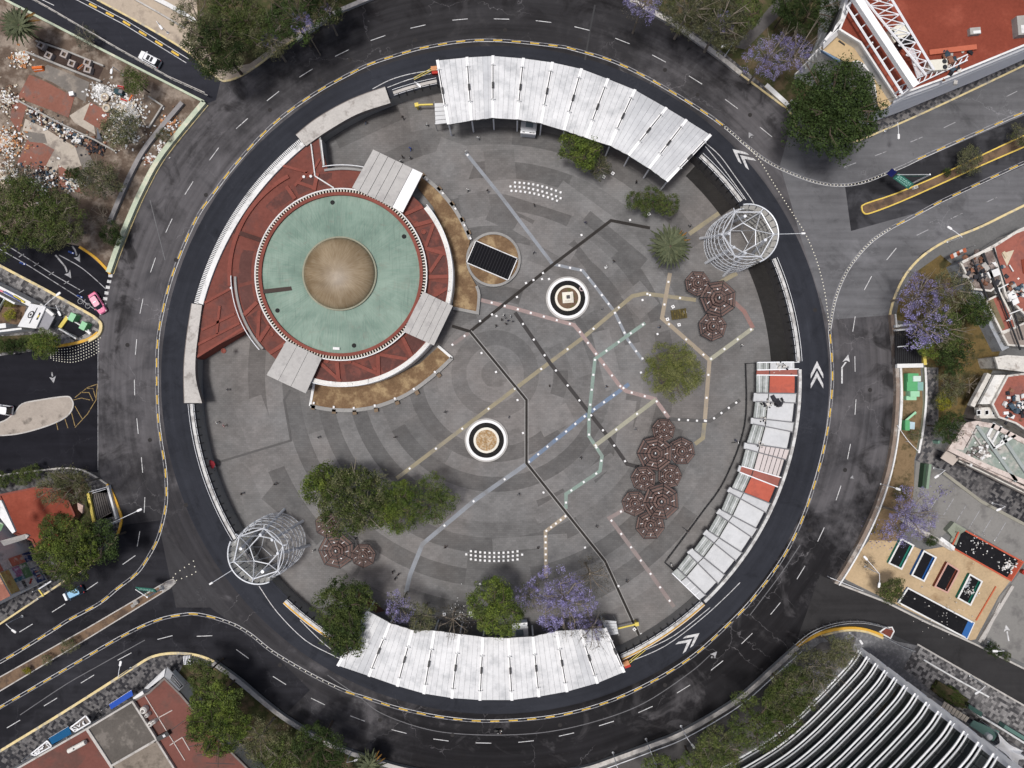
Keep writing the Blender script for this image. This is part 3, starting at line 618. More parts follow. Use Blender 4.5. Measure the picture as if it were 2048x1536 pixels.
# drum
def streaked(name, col, col2, cpt, ks, kr, lo=.42, hi=.6, rough=.6, rings=None):
    t = NT(name); c = W(*cpt, 1.5); r, a = t.polar(c.x, c.y)
    n1 = t.noise(1, 6, .65, vec=t.comb(t.math('MULTIPLY', r, kr), t.math('MULTIPLY', a, ks))); n2 = t.noise(.18, 6, .6, dist=.6); n3 = t.noise(1.6, 7, .75)
    f = t.math('ADD', t.math('MULTIPLY', n1, .6), t.math('MULTIPLY', n2, .4))
    mp = t.n('ShaderNodeMapping'); mp.inputs['Scale'].default_value = (3.2, .22, 1); mp.inputs['Rotation'].default_value = (0, 0, .12); t.l(t.pos, mp.inputs[0]); ln = t.noise(1, 5, .7, vec=mp.outputs[0])
    cc = t.mix(t.rng(f, lo, hi, 0, 1), tuple(col), tuple(col2)); cc = t.mix(t.rng(ln, .52, .70, 0, .5 if rings else 0), cc, tuple(x * .55 for x in col)); cc = t.mix(t.rng(t.noise(.33, 7, .7, dist=1.5), .56, .70, 0, .45 if rings else 0), cc, (.16, .15, .12)); cc = t.mix(t.rng(n3, .6, .8, 0, .5), cc, tuple(x * .45 for x in col))
    MATS[name] = t.fin(t.scale(cc, t.rng(n2, .3, .7, .82, 1.18)), rough, 0, .35); return MATS[name]
GREEN = streaked('green_copper_roof', (.135, .215, .17), (.185, .25, .205), SCN, 46, .22, rings=1)
BRONZE = streaked('bronze_dome', (.165, .115, .062), (.235, .185, .12), SCN, 26, .5, rough=.42)
c0 = W(*SCN, 1.5); s1 = (H - 1.5) / H / 10
b = MB(); b.lathe([(15.9 * s1 * 10, .5), (15.9 * s1 * 10, 1.5)], 90, (c0.x, c0.y, 0)); b.build('drum_wall', REDB, st)
b = MB(); b.lathe([(16.25, 1.9), (15.6, 1.9), (15.6, 1.42)], 90, (c0.x, c0.y, 0)); b.build('drum_parapet', REDB, st)
b = MB(); b.lathe([(15.62, 1.45), (12, 1.75), (7.0, 2.25)], 90, (c0.x, c0.y, 0)); b.build('green_roof', GREEN, st, smooth=True)
b = MB(); b.lathe([(7.3, 2.2), (7.3, 2.75), (7.0, 2.8), (6.95, 2.5)], 72, (c0.x, c0.y, 0)); b.build('dome_rim', M('verdigris_rim', (.25, .25, .19), .7, .25, .5, 4), st)
b = MB(); b.lathe([(7.0 * math.cos(k * math.pi / 20), 2.6 + 2.9 * math.sin(k * math.pi / 20)) for k in range(11)], 72, (c0.x, c0.y, 0)); b.build('dome', BRONZE, st, smooth=True)
for px, py in ((665, 405), (808, 473), (708, 691), (555, 621)):
    b = MB(); q = W(px, py, 1.6); b.lathe([(.45, 0), (.45, .22), (.2, .28), (0, .28)], 14, (q.x, q.y, 1.4)); b.build('roof_drain', M('drain_black', (.02, .02, .02), .7) if 'drain_black' not in MATS else MATS['drain_black'], st)
b = MB(); b.wall(WL([(526, 583), (600, 575)], 1.9), .8, 1.62, 1.95); b.build('roof_gangway', M('brown_gangway', (.06, .045, .04), .8), st)
b = MB(); b.box((*W(673, 697, 1.7).xy, 1.75), (1.3, .5, .3), -4); b.build('white_box', WHITES, st)
# slatted brise-soleil: 176 slats between two rims
for r, w in ((161.5, .22), (171.5, .25)): b = MB(); b.wall(WL(arc(r, 0, 360, 120, SCN)[:-1], 1.5), w, 1.3, 1.66, closed=True); b.build('slat_rim', WHITES if r > 165 else REDB, st)
b = MB(); b.lathe([(17.05, .7), (16.2, .7)], 90, (c0.x, c0.y, 0)); b.build('slat_tray', M('tray_brown', (.06, .045, .035), .9), st)
sm_ = bpy.data.meshes.new('slat'); _b = MB(); _b.box((0, 0, 0), (.95, .22, .32)); sm_.from_pydata(_b.v, [], _b.f); sm_.materials.append(M('slat_cream', (.58, .54, .47), .7, .15))
for i in range(176):
    a = i * 360 / 176; q = pol(166.5, a, SCN); place('slat', sm_, W(q[0], q[1], 1.5), st, rot=a)
# white slatted parapet of the red roof along the ring
b = MB(); b.wall(WL(arc(604.5, 129, 165.5, 30)), 1.0, -.02, .8); b.build('white_parapet', WHITES, st)
b = MB()
for i in range(112):
    a = 129 + i * 36.5 / 111; q = pol(613, a); b.box((*W(*q).xy, .45), (.8, .2, .86), a)
b.build('parapet_pickets', WHITES, st, kind='stuff')
# concrete slab canopies over the four entrances
SLAB = M('pale_concrete_slab', (.40, .39, .375), .8, .14, .2, 1.4, col2=(.33, .32, .31), s3=.4, grime=.25); SLABW = M('white_roof_coating', (.74, .74, .74), .7, .08)
def canopy(corners, strips, label, whites=()):
    c = W(sum(p[0] for p in corners) / 4, sum(p[1] for p in corners) / 4, ZP); t = thing('entrance_canopy', label, 'canopy', c)
    a, bb, cc, d = corners
    def lerp(p, q, k): return (p[0] + (q[0] - p[0]) * k, p[1] + (q[1] - p[1]) * k)
    for i in range(len(strips) - 1):
        k0, k1 = strips[i] + .004, strips[i + 1] - .004
        m = MB(); m.prism(WL([lerp(a, bb, k0), lerp(a, bb, k1), lerp(d, cc, k1), lerp(d, cc, k0)], 1.9), 1.66, 1.95 + .02 * (i % 2)); m.build('roof_slab', SLABW if i in whites else SLAB, t)
    m = MB(); m.prism(WL([lerp(a, cc, .02), lerp(bb, d, .02), lerp(cc, a, .02), lerp(d, bb, .02)], 1.6), 1.45, 1.655, bottom=True); m.build('beam_grid', CONCD, t)
    for k, l in ((.07, .1), (.93, .1), (.07, .9), (.93, .9)):
        q = lerp(lerp(a, bb, k), lerp(d, cc, k), l); m = MB(); p = W(*q, 0); m.box((p.x, p.y, -1.02), (.4, .4, 4.96), -28); m.build('pillar', CONC, t)
canopy([(746, 299), (846, 347), (806, 425), (704, 375)], [0, .14, .30, .45, .60, .79, 1.0], 'large grey slab canopy with one white strip at the top right of the station', whites=(5,))
canopy([(846, 583), (906, 612), (868, 691), (806, 663)], [0, .2, .42, .63, .82, 1.0], 'square grey slab canopy on the right side of the station')
canopy([(573, 681), (644, 716), (612, 787), (533, 750)], [0, .3, .62, 1.0], 'square grey slab canopy at the lower left of the station')

# ---------------------------------------------------------------- planters, skylight and fountains on the plaza
SOIL = M('dry_planter_soil', (.165, .105, .06), .95, .4, .35, 3, col2=(.27, .195, .11), s3=.35, thr=(.48, .62), grime=.4)
SOILD = M('brown_planter_soil', (.13, .085, .05), .95, .35, .5, 4, col2=(.21, .16, .08), s3=.9, thr=(.5, .6))
LAMPB = M('lamp_box_white', (.7, .7, .7), .5)
def planter(pts, label, rim, lamps, z=ZP + .75):
    c = W(sum(p[0] for p in pts) / len(pts), sum(p[1] for p in pts) / len(pts), ZP); t = thing('planter_bed', label, 'planter', c)
    b = MB(); b.prism(WL(pts, ZP + .6), ZP, ZP + .6); b.build('soil', SOIL, t)
    b = MB(); b.wall(WL(rim, z), .75, ZP, z); b.build('stone_rim', STONE, t)
    for px, py, r in lamps:
        b = MB(); b.box((*W(px, py, z).xy, z + .12), (.45, .36, .26), r); b.build('lamp_box', LAMPB, t)
        q = pol(11, r + 90 if px > 850 or py < 600 else 90, (px, py)); b = MB(); b.box((*W(px - 11 * math.cos(rad(r)) , py + 11 * math.sin(rad(r)) - 2, z).xy, z - .1), (.9, .8, .2), r); b.build('timber_step', M('worn_timber', (.17, .125, .085), .9) if 'worn_timber' not in MATS else MATS['worn_timber'], t)
R1 = smooth([(846, 352), (876, 378), (905, 412), (925, 445), (940, 478)], 5)
R1b = smooth([(953, 572), (958, 590), (955, 626)], 3) + [(906, 616)]
planter([(838, 362)] + R1 + [(937, 500), (938, 545)] + R1b + [(907, 575), (901, 530), (890, 470), (865, 412), (836, 376)], 'curved bed of dry brown soil on the right of the station', R1, [(854, 360, -45), (886, 387, -48), (911, 418, -52), (929, 451, -65), (941, 477, -70)])
b = MB(); b.wall(WL(R1b, ZP + .75), .6, ZP, ZP + .75); b.build('stone_rim', STONE, bpy.data.objects['planter_bed'])
R2 = smooth([(620, 812), (660, 819), (710, 820), (760, 811), (815, 788), (865, 752), (904, 716)], 6)
planter([(626, 768)] + R2 + [(876, 694), (838, 728), (780, 757), (720, 772), (670, 772)], 'curved bed of dry yellow soil below the station', R2, [(628, 806, 80), (668, 814, 88), (708, 816, 95), (750, 811, 100), (790, 797, 112), (828, 778, 122), (870, 744, 132)])
b = MB(); b.wall(WL([(628, 766), (620, 812)], ZP + .75), .5, ZP, ZP + .75); b.build('stone_rim', WHITES, bpy.data.objects['planter_bed.001'])
b = MB(); b.wall(WL([(876, 692), (904, 716)], ZP + .75), .5, ZP, ZP + .75); b.build('stone_rim', WHITES, bpy.data.objects['planter_bed.001'])
q = W(987, 520, ZP); t = thing('round_planter', 'round bed of dry soil with a black skylight, right of the station', 'planter', q)
b = MB(); b.lathe([(5.6, ZP), (5.6, ZP + .8), (5.1, ZP + .8), (5.1, ZP + .5)], 56, (q.x, q.y, 0)); b.build('stone_rim', STONE, t)
b = MB(); b.lathe([(5.12, ZP + .55), (0.01, ZP + .62)], 56, (q.x, q.y, 0)); b.build('soil', SOIL, t)
q = W(984, 521, ZP + 1.2); t = thing('skylight', 'black ribbed skylight with white frame lying across the round planter', 'skylight', (q.x, q.y, ZP + .55), rot=-23)
BLKG = M('black_glass', (.008, .008, .01), .8, .1, spec=.06)
b = MB(); b.box((0, 0, .3), (9.0, 4.7, .6)); local(b, 'glass', BLKG, t)
fr = MB()
for sx, sy, px, py in ((9.3, .18, 0, 2.42), (9.3, .18, 0, -2.42), (.18, 5.0, 4.6, 0), (.18, 5.0, -4.6, 0)): fr.box((px, py, .36), (sx, sy, .72))
local(fr, 'frame', WHITES, t)
rm = bpy.data.meshes.new('rib'); _b = MB(); _b.box((0, 0, .63), (.12, 4.6, .1)); rm.from_pydata(_b.v, [], _b.f); rm.materials.append(M('rib_grey', (.022, .022, .025), .7, spec=.1))
for i in range(15):
    o = bpy.data.objects.new('rib', rm); COL.objects.link(o); o.parent = t; o.location = (-4.2 + i * .6, 0, 0)
WATER = M('black_fountain_water', (.012, .012, .012), .6, .3, .5, 4, col2=(.035, .03, .028), s3=1.1, thr=(.55, .7), spec=.06)
def fountain(px, py, label, soil):
    q = W(px, py, ZP); t = thing('fountain', label, 'fountain', q)
    def l(pr, nm, m, n=64): b = MB(); b.lathe([(r, ZP + z) for r, z in pr], n, (q.x, q.y, 0)); return b.build(nm, m, t)
    l([(4.45, 0), (4.45, .38), (4.1, .38)], 'basin_step', SLAB); l([(4.12, .2), (4.12, .62), (3.6, .62), (3.6, .1)], 'basin_rim', SLABW)
    l([(3.62, .3), (2.5, .3)], 'water', WATER)
    l([(2.62, .1), (2.62, .75), (2.15, .75), (2.15, .5)], 'inner_rim', M('cream_stone', (.66, .63, .55), .8) if 'cream_stone' not in MATS else MATS['cream_stone'])
    l([(2.16, .62), (0.01, .68)], 'soil_bed', soil)
    return t, q
f1, q = fountain(1135, 597, 'round white fountain with a square stone pedestal in its middle', M('pedestal_soil', (.14, .09, .06), .95, .35, .6, 4, col2=(.08, .09, .03), s3=1.0, thr=(.55, .65)))
for i, (s, z0, z1) in enumerate(((2.2, .6, 1.0), (1.75, 1.0, 1.35), (1.3, 1.35, 1.75))):
    b = MB(); b.box((q.x, q.y + .1, ZP + (z0 + z1) / 2), (s, s, z1 - z0), 4); b.build('pedestal_step', MATS['cream_stone'], f1)
b = MB(); b.box((q.x, q.y + .1, ZP + 1.85), (.7, .7, .2), 4); b.build('pedestal_cap', CONCD, f1)
q2 = W(1163, 578, ZP); t = thing('rubber_tyre', 'pale old tyre lying in the water of the fountain with the pedestal', 'tyre', (q2.x, q2.y, ZP + .3))
b = MB(); b.lathe([(.42 + .14 * math.cos(k * math.pi / 4), .14 + .14 * math.sin(k * math.pi / 4)) for k in range(9)], 20); local(b, 'tread', M('dusty_rubber', (.32, .26, .26), .9), t)
fountain(973, 880, 'round white fountain filled with brown and orange pebbles', M('pebble_bed', (.30, .19, .09), .9, .4, 1, 5, col2=(.42, .34, .24), s3=3.0, thr=(.48, .55)))

# ---------------------------------------------------------------- white square blocks in two grids, benches, ground boxes
blk = bpy.data.meshes.new('white_block'); _b = MB(); _b.box((0, 0, .2), (.42, .42, .4)); blk.from_pydata(_b.v, [], _b.f); blk.materials.append(LAMPB)
for r in range(3):
    for i in range(11 + (r == 1)):
        x = 1030 + 9.1 * i - (0, 9, 4)[r] - 3 * (r == 2); y = 365.5 + .0205 * (i * 9.1) ** 2 / 10 + .03 * i * 9 + r * 8.3 * (1 - .0) + (0 if r != 1 else -.5)
        place('white_block', blk, W(x, y, ZP + .2) - Vector((0, 0, .2)), None, rot=-12, label='small white square block in the grid at the top of the plaza', cat='block', group='white blocks in the upper grid')
for r in range(3):
    for i in range(11 + (r == 1) * 2):
        x = 942 + 9.3 * i - (9.3 if r == 1 else 0); d = (x - 990) / 50; y = 1105.5 - 4 * d * d + r * 8
        place('white_block', blk, W(x, y, ZP + .2) - Vector((0, 0, .2)), None, label='small white square block in the grid at the bottom of the plaza', cat='block', group='white blocks in the lower grid')
benchm = None
def bench(px, py, rot, label, m=LAMPB):
    q = W(px, py, ZP); t = thing('block_seat', label, 'seat', q, rot=rot)
    b = MB(); b.box((0, 0, .42), (.62, .62, .14)); local(b, 'seat_top', m, t)
    b = MB(); b.box((0, 0, .175), (.5, .5, .35)); local(b, 'seat_base', CONC, t)
    b = MB(); b.lathe([(.13, .49), (.13, .52), (0, .52)], 8); local(b, 'seat_hole', BLACKM, t)
for px, py, rot, lb in ((1345, 614, 30, 'white square seat above the brown crate table'), (1369, 624, 15, 'white square seat right of the brown crate table'), (1334, 639, 20, 'white square seat left of the brown crate table'), (1357, 650, 10, 'white square seat below the brown crate table'), (1207, 355, -30, 'white square seat below the twin bush near the top canopy, left of another'), (1225, 348, -35, 'white square seat below the twin bush near the top canopy, right of another'), (1297, 429, 30, 'white square seat below the row of three small trees'), (889, 1227, 5, 'white square seat above the bottom canopy between the trees, left one'), (941, 1225, -5, 'white square seat above the bottom canopy between the trees, right one'), (1268, 1257, 40, 'white square seat beside the yellow beam')): bench(px, py, rot, lb)
# crate table
q = W(1356, 629, ZP); t = thing('crate_table', 'rough brown crate table covered with leaves below the palm', 'table', q, rot=8)
CR = M('old_brown_timber', (.075, .06, .025), .9, .5, 1, 5, col2=(.14, .11, .04), s3=1.5)
for i in range(6): b = MB(); b.box((-1.35 + i * .54, 0, .8), (.46, 2.0, .1)); local(b, 'plank', CR, t)
for x in (-1.3, 1.3): b = MB(); b.box((x, 0, .38), (.2, 1.7, .74)); local(b, 'leg_frame', CR, t)

# ---------------------------------------------------------------- timber pergolas (seven-sided parasols of planks)
WOODS = [M('pergola_timber_%d' % i, c, .85, .22, .5, 5, grime=.25) for i, c in enumerate(((.118, .078, .068), (.142, .094, .081), (.092, .060, .053)))]
def pergola_proto():
    t = thing('timber_pergola', '', 'pergola', (0, 0, 0))
    n = 7; R = 3.3; z0 = 2.75; k = 0
    for ring_ in range(5):
        ra = R * (1 - ring_ * .185); rb = ra - R * .185 + .2
        za = z0 + ring_ * .13
        for s in range(n):
            a0 = s * 2 * math.pi / n + .035; a1 = (s + 1) * 2 * math.pi / n - .035
            b = MB(); P = [(ra * math.cos(a0), ra * math.sin(a0)), (ra * math.cos(a1), ra * math.sin(a1)), (rb * math.cos(a1), rb * math.sin(a1)), (rb * math.cos(a0), rb * math.sin(a0))]
            b.prism(P, za, za + .07, bottom=True); local(b, 'plank', WOODS[(s * 2 + ring_ + (s * ring_) % 2) % 3], t)
    b = MB(); b.tube([(R * 1.015 * math.cos(k * 2 * math.pi / n), R * 1.015 * math.sin(k * 2 * math.pi / n), 2.78) for k in range(n + 1)], .07, 5); local(b, 'edge_beam', BLACKM, t)
    for s in range(n):
        a = s * 2 * math.pi / n; b = MB(); b.tube([(.1 * math.cos(a), .1 * math.sin(a), 3.36), (R * math.cos(a), R * math.sin(a), 2.72)], .06, 4)
        local(b, 'rafter', BLACKM, t)
        if s % 2 == 0 or s == 3:
            aa = a + math.pi / n; b = MB(); b.box((R * .62 * math.cos(aa), R * .62 * math.sin(aa), 3.18), (.62, .09, .1), math.degrees(aa) + (20 if s % 4 else -15)); local(b, 'light_bar', LAMPB, t)
        elif s < 6: aa = a + math.pi / n; b = MB(); b.box((R * .5 * math.cos(aa), R * .5 * math.sin(aa), 3.22), (.3, .16, .1), math.degrees(aa) + 40); local(b, 'light_bar', LAMPB, t)
    b = MB(); b.lathe([(.16, 0), (.16, 3.35), (.3, 3.4), (.3, 3.47), (0, 3.5)], 10); local(b, 'post', BLACKM, t)
    b = MB(); b.box((.05, .1, 3.52), (.35, .13, .08), 70); local(b, 'light_bar', LAMPB, t)
    b = MB(); b.lathe([(1.15, .42), (1.15, .5), (.5, .5)], 7); local(b, 'bench_ring', WOODS[2], t)
    return t
PG = [(1396, 566, 25, 10, 'small timber pergola at the top of the group of three near the palm'), (1437, 597, 36, 22, 'large timber pergola in the middle of the group of three near the palm'), (1426, 653, 28, 10, 'timber pergola at the bottom of the group of three near the palm'),
      (1327, 860, 23, 12, 'small timber pergola at the very top of the big pergola cluster'), (1310, 907, 35, 25, 'large timber pergola near the top of the big cluster'), (1364, 903, 27, 38, 'timber pergola sticking out to the right of the big cluster'), (1287, 957, 25, 20, 'timber pergola on the left middle of the big cluster'), (1340, 952, 24, 0, 'timber pergola on the right middle of the big cluster, close to the shop roofs'), (1322, 1003, 36, 30, 'large timber pergola in the lower half of the big cluster'), (1269, 1007, 25, 15, 'timber pergola at the far left of the big cluster'), (1301, 1051, 29, 40, 'timber pergola with a white edge at the bottom of the big cluster'),
      (655, 1050, 25, 8, 'small timber pergola under the branches of the plaza trees'), (672, 1102, 35, 24, 'large timber pergola below the plaza trees'), (727, 1111, 24, 12, 'small timber pergola right of the large one below the plaza trees')]
proto = pergola_proto(); P3 = W(0, 0, 0)
for i, (px, py, r, rot, lb) in enumerate(PG):
    q = W(px, py, ZP + 3); s = r / 10 * (H + .5) / H / 3.3 * 1.03
    t = proto if i == 0 else copy_tree(proto, group='timber pergolas on the plaza')
    t.location = (q.x, q.y, ZP + .002 * i); t.rotation_euler = (0, 0, rad(rot)); t.scale = (s, s, .93 + .035 * ((i * 3) % 5)); t['label'] = lb; t['group'] = 'timber pergolas on the plaza'
# ---------------------------------------------------------------- the two white bus station canopies
SHEET = M('white_roof_sheet', (.60, .605, .61), .5, .12, .2, 1.5, col2=(.42, .43, .44), s3=.35, thr=(.46, .68), spec=.2, island=.04, grime=.16)
SHEETG = M('silver_roof_sheet', (.43, .44, .455), .5, .10, .2, 1.5, col2=(.52, .53, .54), s3=.2, thr=(.4, .65), spec=.35, grime=.2)
CAPW = M('white_ridge_cap', (.80, .80, .80), .5, .06, .4, 3)
def roofz(t, z0=4.6, rise=1.0): return z0 + rise * (1 - (2 * t - 1) ** 2) ** .9 if 0 < t < 1 else z0
def canopy_station(outer, inner, label, silver, base_lab):
    c = W(sum(p[0] for p in outer) / len(outer), sum(p[1] for p in outer) / len(outer), 0)
    t = thing('bus_station_canopy', label, 'bus station', c)
    n = len(outer) - 1
    for i in range(n):
        lift = .0 if i % 2 else .07
        ns = 5
        for k in range(ns):
            k0, k1 = k / ns + .003, (k + 1) / ns - .003
            vs = []; m = 9
            for j in range(m + 1):
                u = j / m
                for kk in (k0, k1):
                    o = [outer[i][d] + (outer[i + 1][d] - outer[i][d]) * kk for d in (0, 1)]; q = [inner[i][d] + (inner[i + 1][d] - inner[i][d]) * kk for d in (0, 1)]
                    z = roofz(u) + lift + (.02 if k % 2 else 0)
                    vs.append(W(o[0] + (q[0] - o[0]) * u, o[1] + (q[1] - o[1]) * u, z))
            nn = len(vs); vs2 = vs + [Vector((v.x, v.y, v.z - .09)) for v in vs]
            fs = [(2 * j, 2 * j + 2, 2 * j + 3, 2 * j + 1) for j in range(m)]
            fs = [f for f in fs]; fs += [tuple(nn + q for q in f[::-1]) for f in fs[:m]]
            fs += [(2 * j, nn + 2 * j, nn + 2 * j + 2, 2 * j + 2) for j in range(m)] + [(2 * j + 3, nn + 2 * j + 3, nn + 2 * j + 1, 2 * j + 1) for j in range(m)] + [(0, 1, nn + 1, nn), (2 * m + 1, 2 * m, nn + 2 * m, nn + 2 * m + 1)]
            b = MB(); b.add(vs2, fs); b.build('roof_sheet', SHEETG if i in silver and k >= (0 if silver[i] == 2 else 3) else SHEET, t)
    for i in range(n + 1):
        def at(u, dz): return W(outer[i][0] + (inner[i][0] - outer[i][0]) * u, outer[i][1] + (inner[i][1] - outer[i][1]) * u, roofz(min(max(u, .001), .999)) + dz)
        b = MB(); P = [at(u / 12, 0) for u in range(13)]
        for a, q in zip(P, P[1:]):
            d = (q - a); L = d.length; mid = (a + q) / 2
            b.box((mid.x, mid.y, mid.z + .16), (L * 1.02, .55, .12), math.degrees(math.atan2(d.y, d.x)), tilt=(0, -math.degrees(math.asin(d.z / L))))
        b.build('ridge_cap', CAPW, t)
        b = MB(); b.tube([at(.14 + .055 * k, .42) for k in range(11)], .085, 5); b.build('tie_rod', BLACKM, t)
        for u in (.14, .47, .69):
            q = at(u, .36); b = MB(); rr = math.degrees(math.atan2((outer[i][1] - inner[i][1]), -(outer[i][0] - inner[i][0])))
            if u == .47: b.box(q, (1.15, .42, .42), rr); b.build('clamp_box', BLACKM, t)
            else: b.box(q, (.16, .9, .16), rr); b.box(q + Vector((0, 0, .02)), (.7, .14, .14), rr); b.build('rod_bracket', STEEL, t)
        for u, zb in ((.38, 0), (.93, ZP)):
            q = at(u, -.1); b = MB(); b.tube([(q.x, q.y, zb), (q.x, q.y, q.z)], .16, 8); b.build('column', WSTEEL, t)
    # platform and glazed walls below the roof
    def mid(u): return [(o[0] + (q[0] - o[0]) * u, o[1] + (q[1] - o[1]) * u) for o, q in zip(outer, inner)]
    b = MB(); b.prism(WL(mid(.32) + mid(.88)[::-1]), -.3, .35, bottom=True); b.build('platform', CONCD, t)
    for u in (.34, .86): b = MB(); b.wall(WL(mid(u)), .12, .35, 3.6); b.build('glass_wall', M('smoked_glass', (.03, .035, .04), .15, .1) if 'smoked_glass' not in MATS else MATS['smoked_glass'], t)
    b = MB(); b.wall(WL(mid(1.0), 4.5), .2, 4.35, 4.62); b.build('gutter', BLACKM, t)
    return t
TOP_O = [(875, 121), (934, 115), (986, 112), (1047, 117), (1105, 125), (1163, 138), (1216, 158), (1270, 180), (1333, 216), (1373, 240), (1421, 270)]
TOP_I = [(897, 249), (943, 241), (986, 236), (1034, 239), (1082, 247), (1128, 261), (1172, 276), (1219, 291), (1257, 311), (1298, 337), (1333, 363)]
canopy_station(TOP_O, TOP_I, 'white curved bus station roof in wedge panels at the top of the plaza', {1: 1, 7: 2, 8: 2, 9: 2}, 'top')
BOT_O = [(676, 1331), (738, 1352), (795, 1372), (848, 1387), (904, 1396), (960, 1400), (1024, 1400), (1078, 1393), (1134, 1383), (1195, 1366), (1248, 1344)]
BOT_I = [(736, 1222), (780, 1246), (825, 1260), (869, 1261), (919, 1268), (966, 1274), (1017, 1276), (1066, 1273), (1113, 1262), (1160, 1259), (1210, 1256)]
canopy_station(BOT_O, BOT_I, 'white curved bus station roof in wedge panels at the bottom of the plaza', {0: 1, 8: 1}, 'bottom')
# turnstile booths and side awnings
SIGNB = M('pale_grey_panel', (.55, .56, .57), .5, .1); GLASSB = M('blue_grey_glass', (.16, .20, .22), .2, .2, spec=.6)
def booth(px, py, rot, label):
    q = W(px, py, ZP); t = thing('ticket_booth', label, 'booth', q, rot=rot)
    b = MB(); b.box((0, 0, 1.5), (3.0, 2.6, 3.0)); local(b, 'cabin', SIGNB, t)
    b = MB(); b.box((0, .15, 3.08), (3.2, 2.1, .16)); local(b, 'roof', SIGNB, t)
    b = MB(); b.box((.1, .25, 3.19), (1.5, 1.3, .06)); local(b, 'roof_glass', GLASSB, t)
    b = MB(); b.box((0, -1.35, 2.6), (3.1, .5, .6)); local(b, 'sign_board', CAPW, t)
    for x in (-.9, .5, 1.1): b = MB(); b.box((x, -1.35, 2.92), (.45, .18, .04)); local(b, 'sign_letters', BLACKM, t)
booth(1057, 262, -6, 'pale grey ticket booth tucked under the inner edge of the top canopy')
booth(1040, 1252, 184, 'dark grey ticket booth between the green tree and jacaranda at the bottom canopy')
def awning(pts, label):
    c = W(sum(p[0] for p in pts) / 4, sum(p[1] for p in pts) / 4, ZP); t = thing('side_awning', label, 'awning', c)
    a, bb, cc, d = pts
    for k in range(5):
        def L(p, q, u): return (p[0] + (q[0] - p[0]) * u, p[1] + (q[1] - p[1]) * u)
        m = MB(); m.prism(WL([L(a, d, k / 5 + .01), L(bb, cc, k / 5 + .01), L(bb, cc, k / 5 + .19), L(a, d, k / 5 + .19)], .6), .5, .58 + .03 * (k % 2)); m.build('roof_sheet', SIGNB, t)
    for p in pts: q = W(*p, 0); m = MB(); m.box((q.x, q.y, -1.5), (.12, .12, 3.96)); m.build('post', STEEL, t)
awning([(869, 206), (896, 205), (896, 246), (871, 249)], 'small grey slatted awning at the left end of the top canopy')
awning([(1206, 1240), (1232, 1242), (1237, 1268), (1214, 1272)], 'small grey awning at the right end of the bottom canopy')
YB = M('yellow_painted_steel', (.62, .50, .12), .55, .15)
for p0, p1, lb in (((836, 218), (868, 217), 'yellow guide beam at the left end of the top canopy'), ((1232, 1250), (1270, 1241), 'yellow guide beam at the right end of the bottom canopy')):
    e = p0 if p0[0] < 900 else p1
    t = thing('height_beam', lb, 'beam', W(*e, ZP)); b = MB(); b.wall(WL([p0, p1], ZP), .3, ZP + 1.9, ZP + 2.15); b.build('beam', YB, t)
    b = MB(); b.box((*W(*e, ZP).xy, ZP + 2.0), (.75, .75, .5), 10); b.build('beam_head', YB, t)
    q = W(*e, ZP); b = MB(); b.box((q.x, q.y, ZP + .88), (.3, .3, 1.75)); b.build('post', YB, t)
ORB = M('orange_block_paint', (.50, .24, .12), .7, .2)
for px, py, r, lb in ((869, 142, 5, 'orange and red barrier block at the left end of the top canopy'), (1251, 1324, 20, 'orange and red barrier block at the right end of the bottom canopy')):
    q = W(px, py, 0); t = thing('barrier_block', lb, 'barrier', q, rot=r)
    b = MB(); b.box((0, .1, .5), (1.2, .9, .98)); local(b, 'block', ORB, t)
    b = MB(); b.box((.1, -.62, .4), (1.2, .5, .78)); local(b, 'red_end', M('red_paint', (.40, .04, .03), .6) if 'red_paint' not in MATS else MATS['red_paint'], t)
    for s in (-1, 1): b = MB(); b.tube([(-.6 if px < 1000 else .6, .2 * s, .75), (-4.2 if px < 1000 else 4.6, .2 * s + (-1.4 if px < 1000 else 1.3), .45)], .07, 5); local(b, 'guard_rail', YB, t)

# ---------------------------------------------------------------- curved row of shop roofs on the east side
LN = [((1514, 725), (1598, 724)), ((1514, 740), (1597, 738)), ((1513, 750), (1598, 751)), ((1513, 786), (1594, 787)), ((1511, 803), (1592, 806)), ((1507, 836), (1589, 845)), ((1506, 848), (1586, 864)), ((1494, 886), (1580, 899)), ((1492, 898), (1573, 920)), ((1483, 932), (1562, 955)), ((1479, 944), (1556, 974)), ((1464, 976), (1541, 1007)), ((1458, 985), (1533, 1026)), ((1443, 1020), (1515, 1058)), ((1436, 1029), (1504, 1075)), ((1417, 1062), (1485, 1106)), ((1409, 1071), (1472, 1122)), ((1388, 1100), (1450, 1150)), ((1377, 1108), (1437, 1168)), ((1355, 1137), (1412, 1191)), ((1344, 1146), (1400, 1200))]
WR = M('white_shop_roof', (.52, .53, .54), .6, .12, .3, 1.5, col2=(.47, .48, .49), s3=.4, thr=(.5, .7), grime=.3); GR = M('grey_shop_roof', (.47, .48, .49), .6, .15, .3, 1.5, grime=.3); RR = M('red_shop_roof', (.42, .105, .07), .75, .15, .2, 1.5, col2=(.33, .09, .065), s3=.4, grime=.2); RRD = M('dull_red_shop_roof', (.27, .10, .08), .75, .2, .2, 1.5)
PK = M('pinkish_white_roof', (.52, .47, .46), .65, .12)
def glazing(name):
    t = NT(name); n = t.noise(.5, 6, .7); c = t.mix(t.rng(n, .4, .62, 0, 1), (.22, .24, .23), (.40, .42, .41)); c = t.mix(t.rng(t.noise(3, 5, .8), .58, .75, 0, .6), c, (.08, .09, .09)); MATS[name] = t.fin(c, .35, 0, .4); return MATS[name]
GZ = glazing('corrugated_glazing')
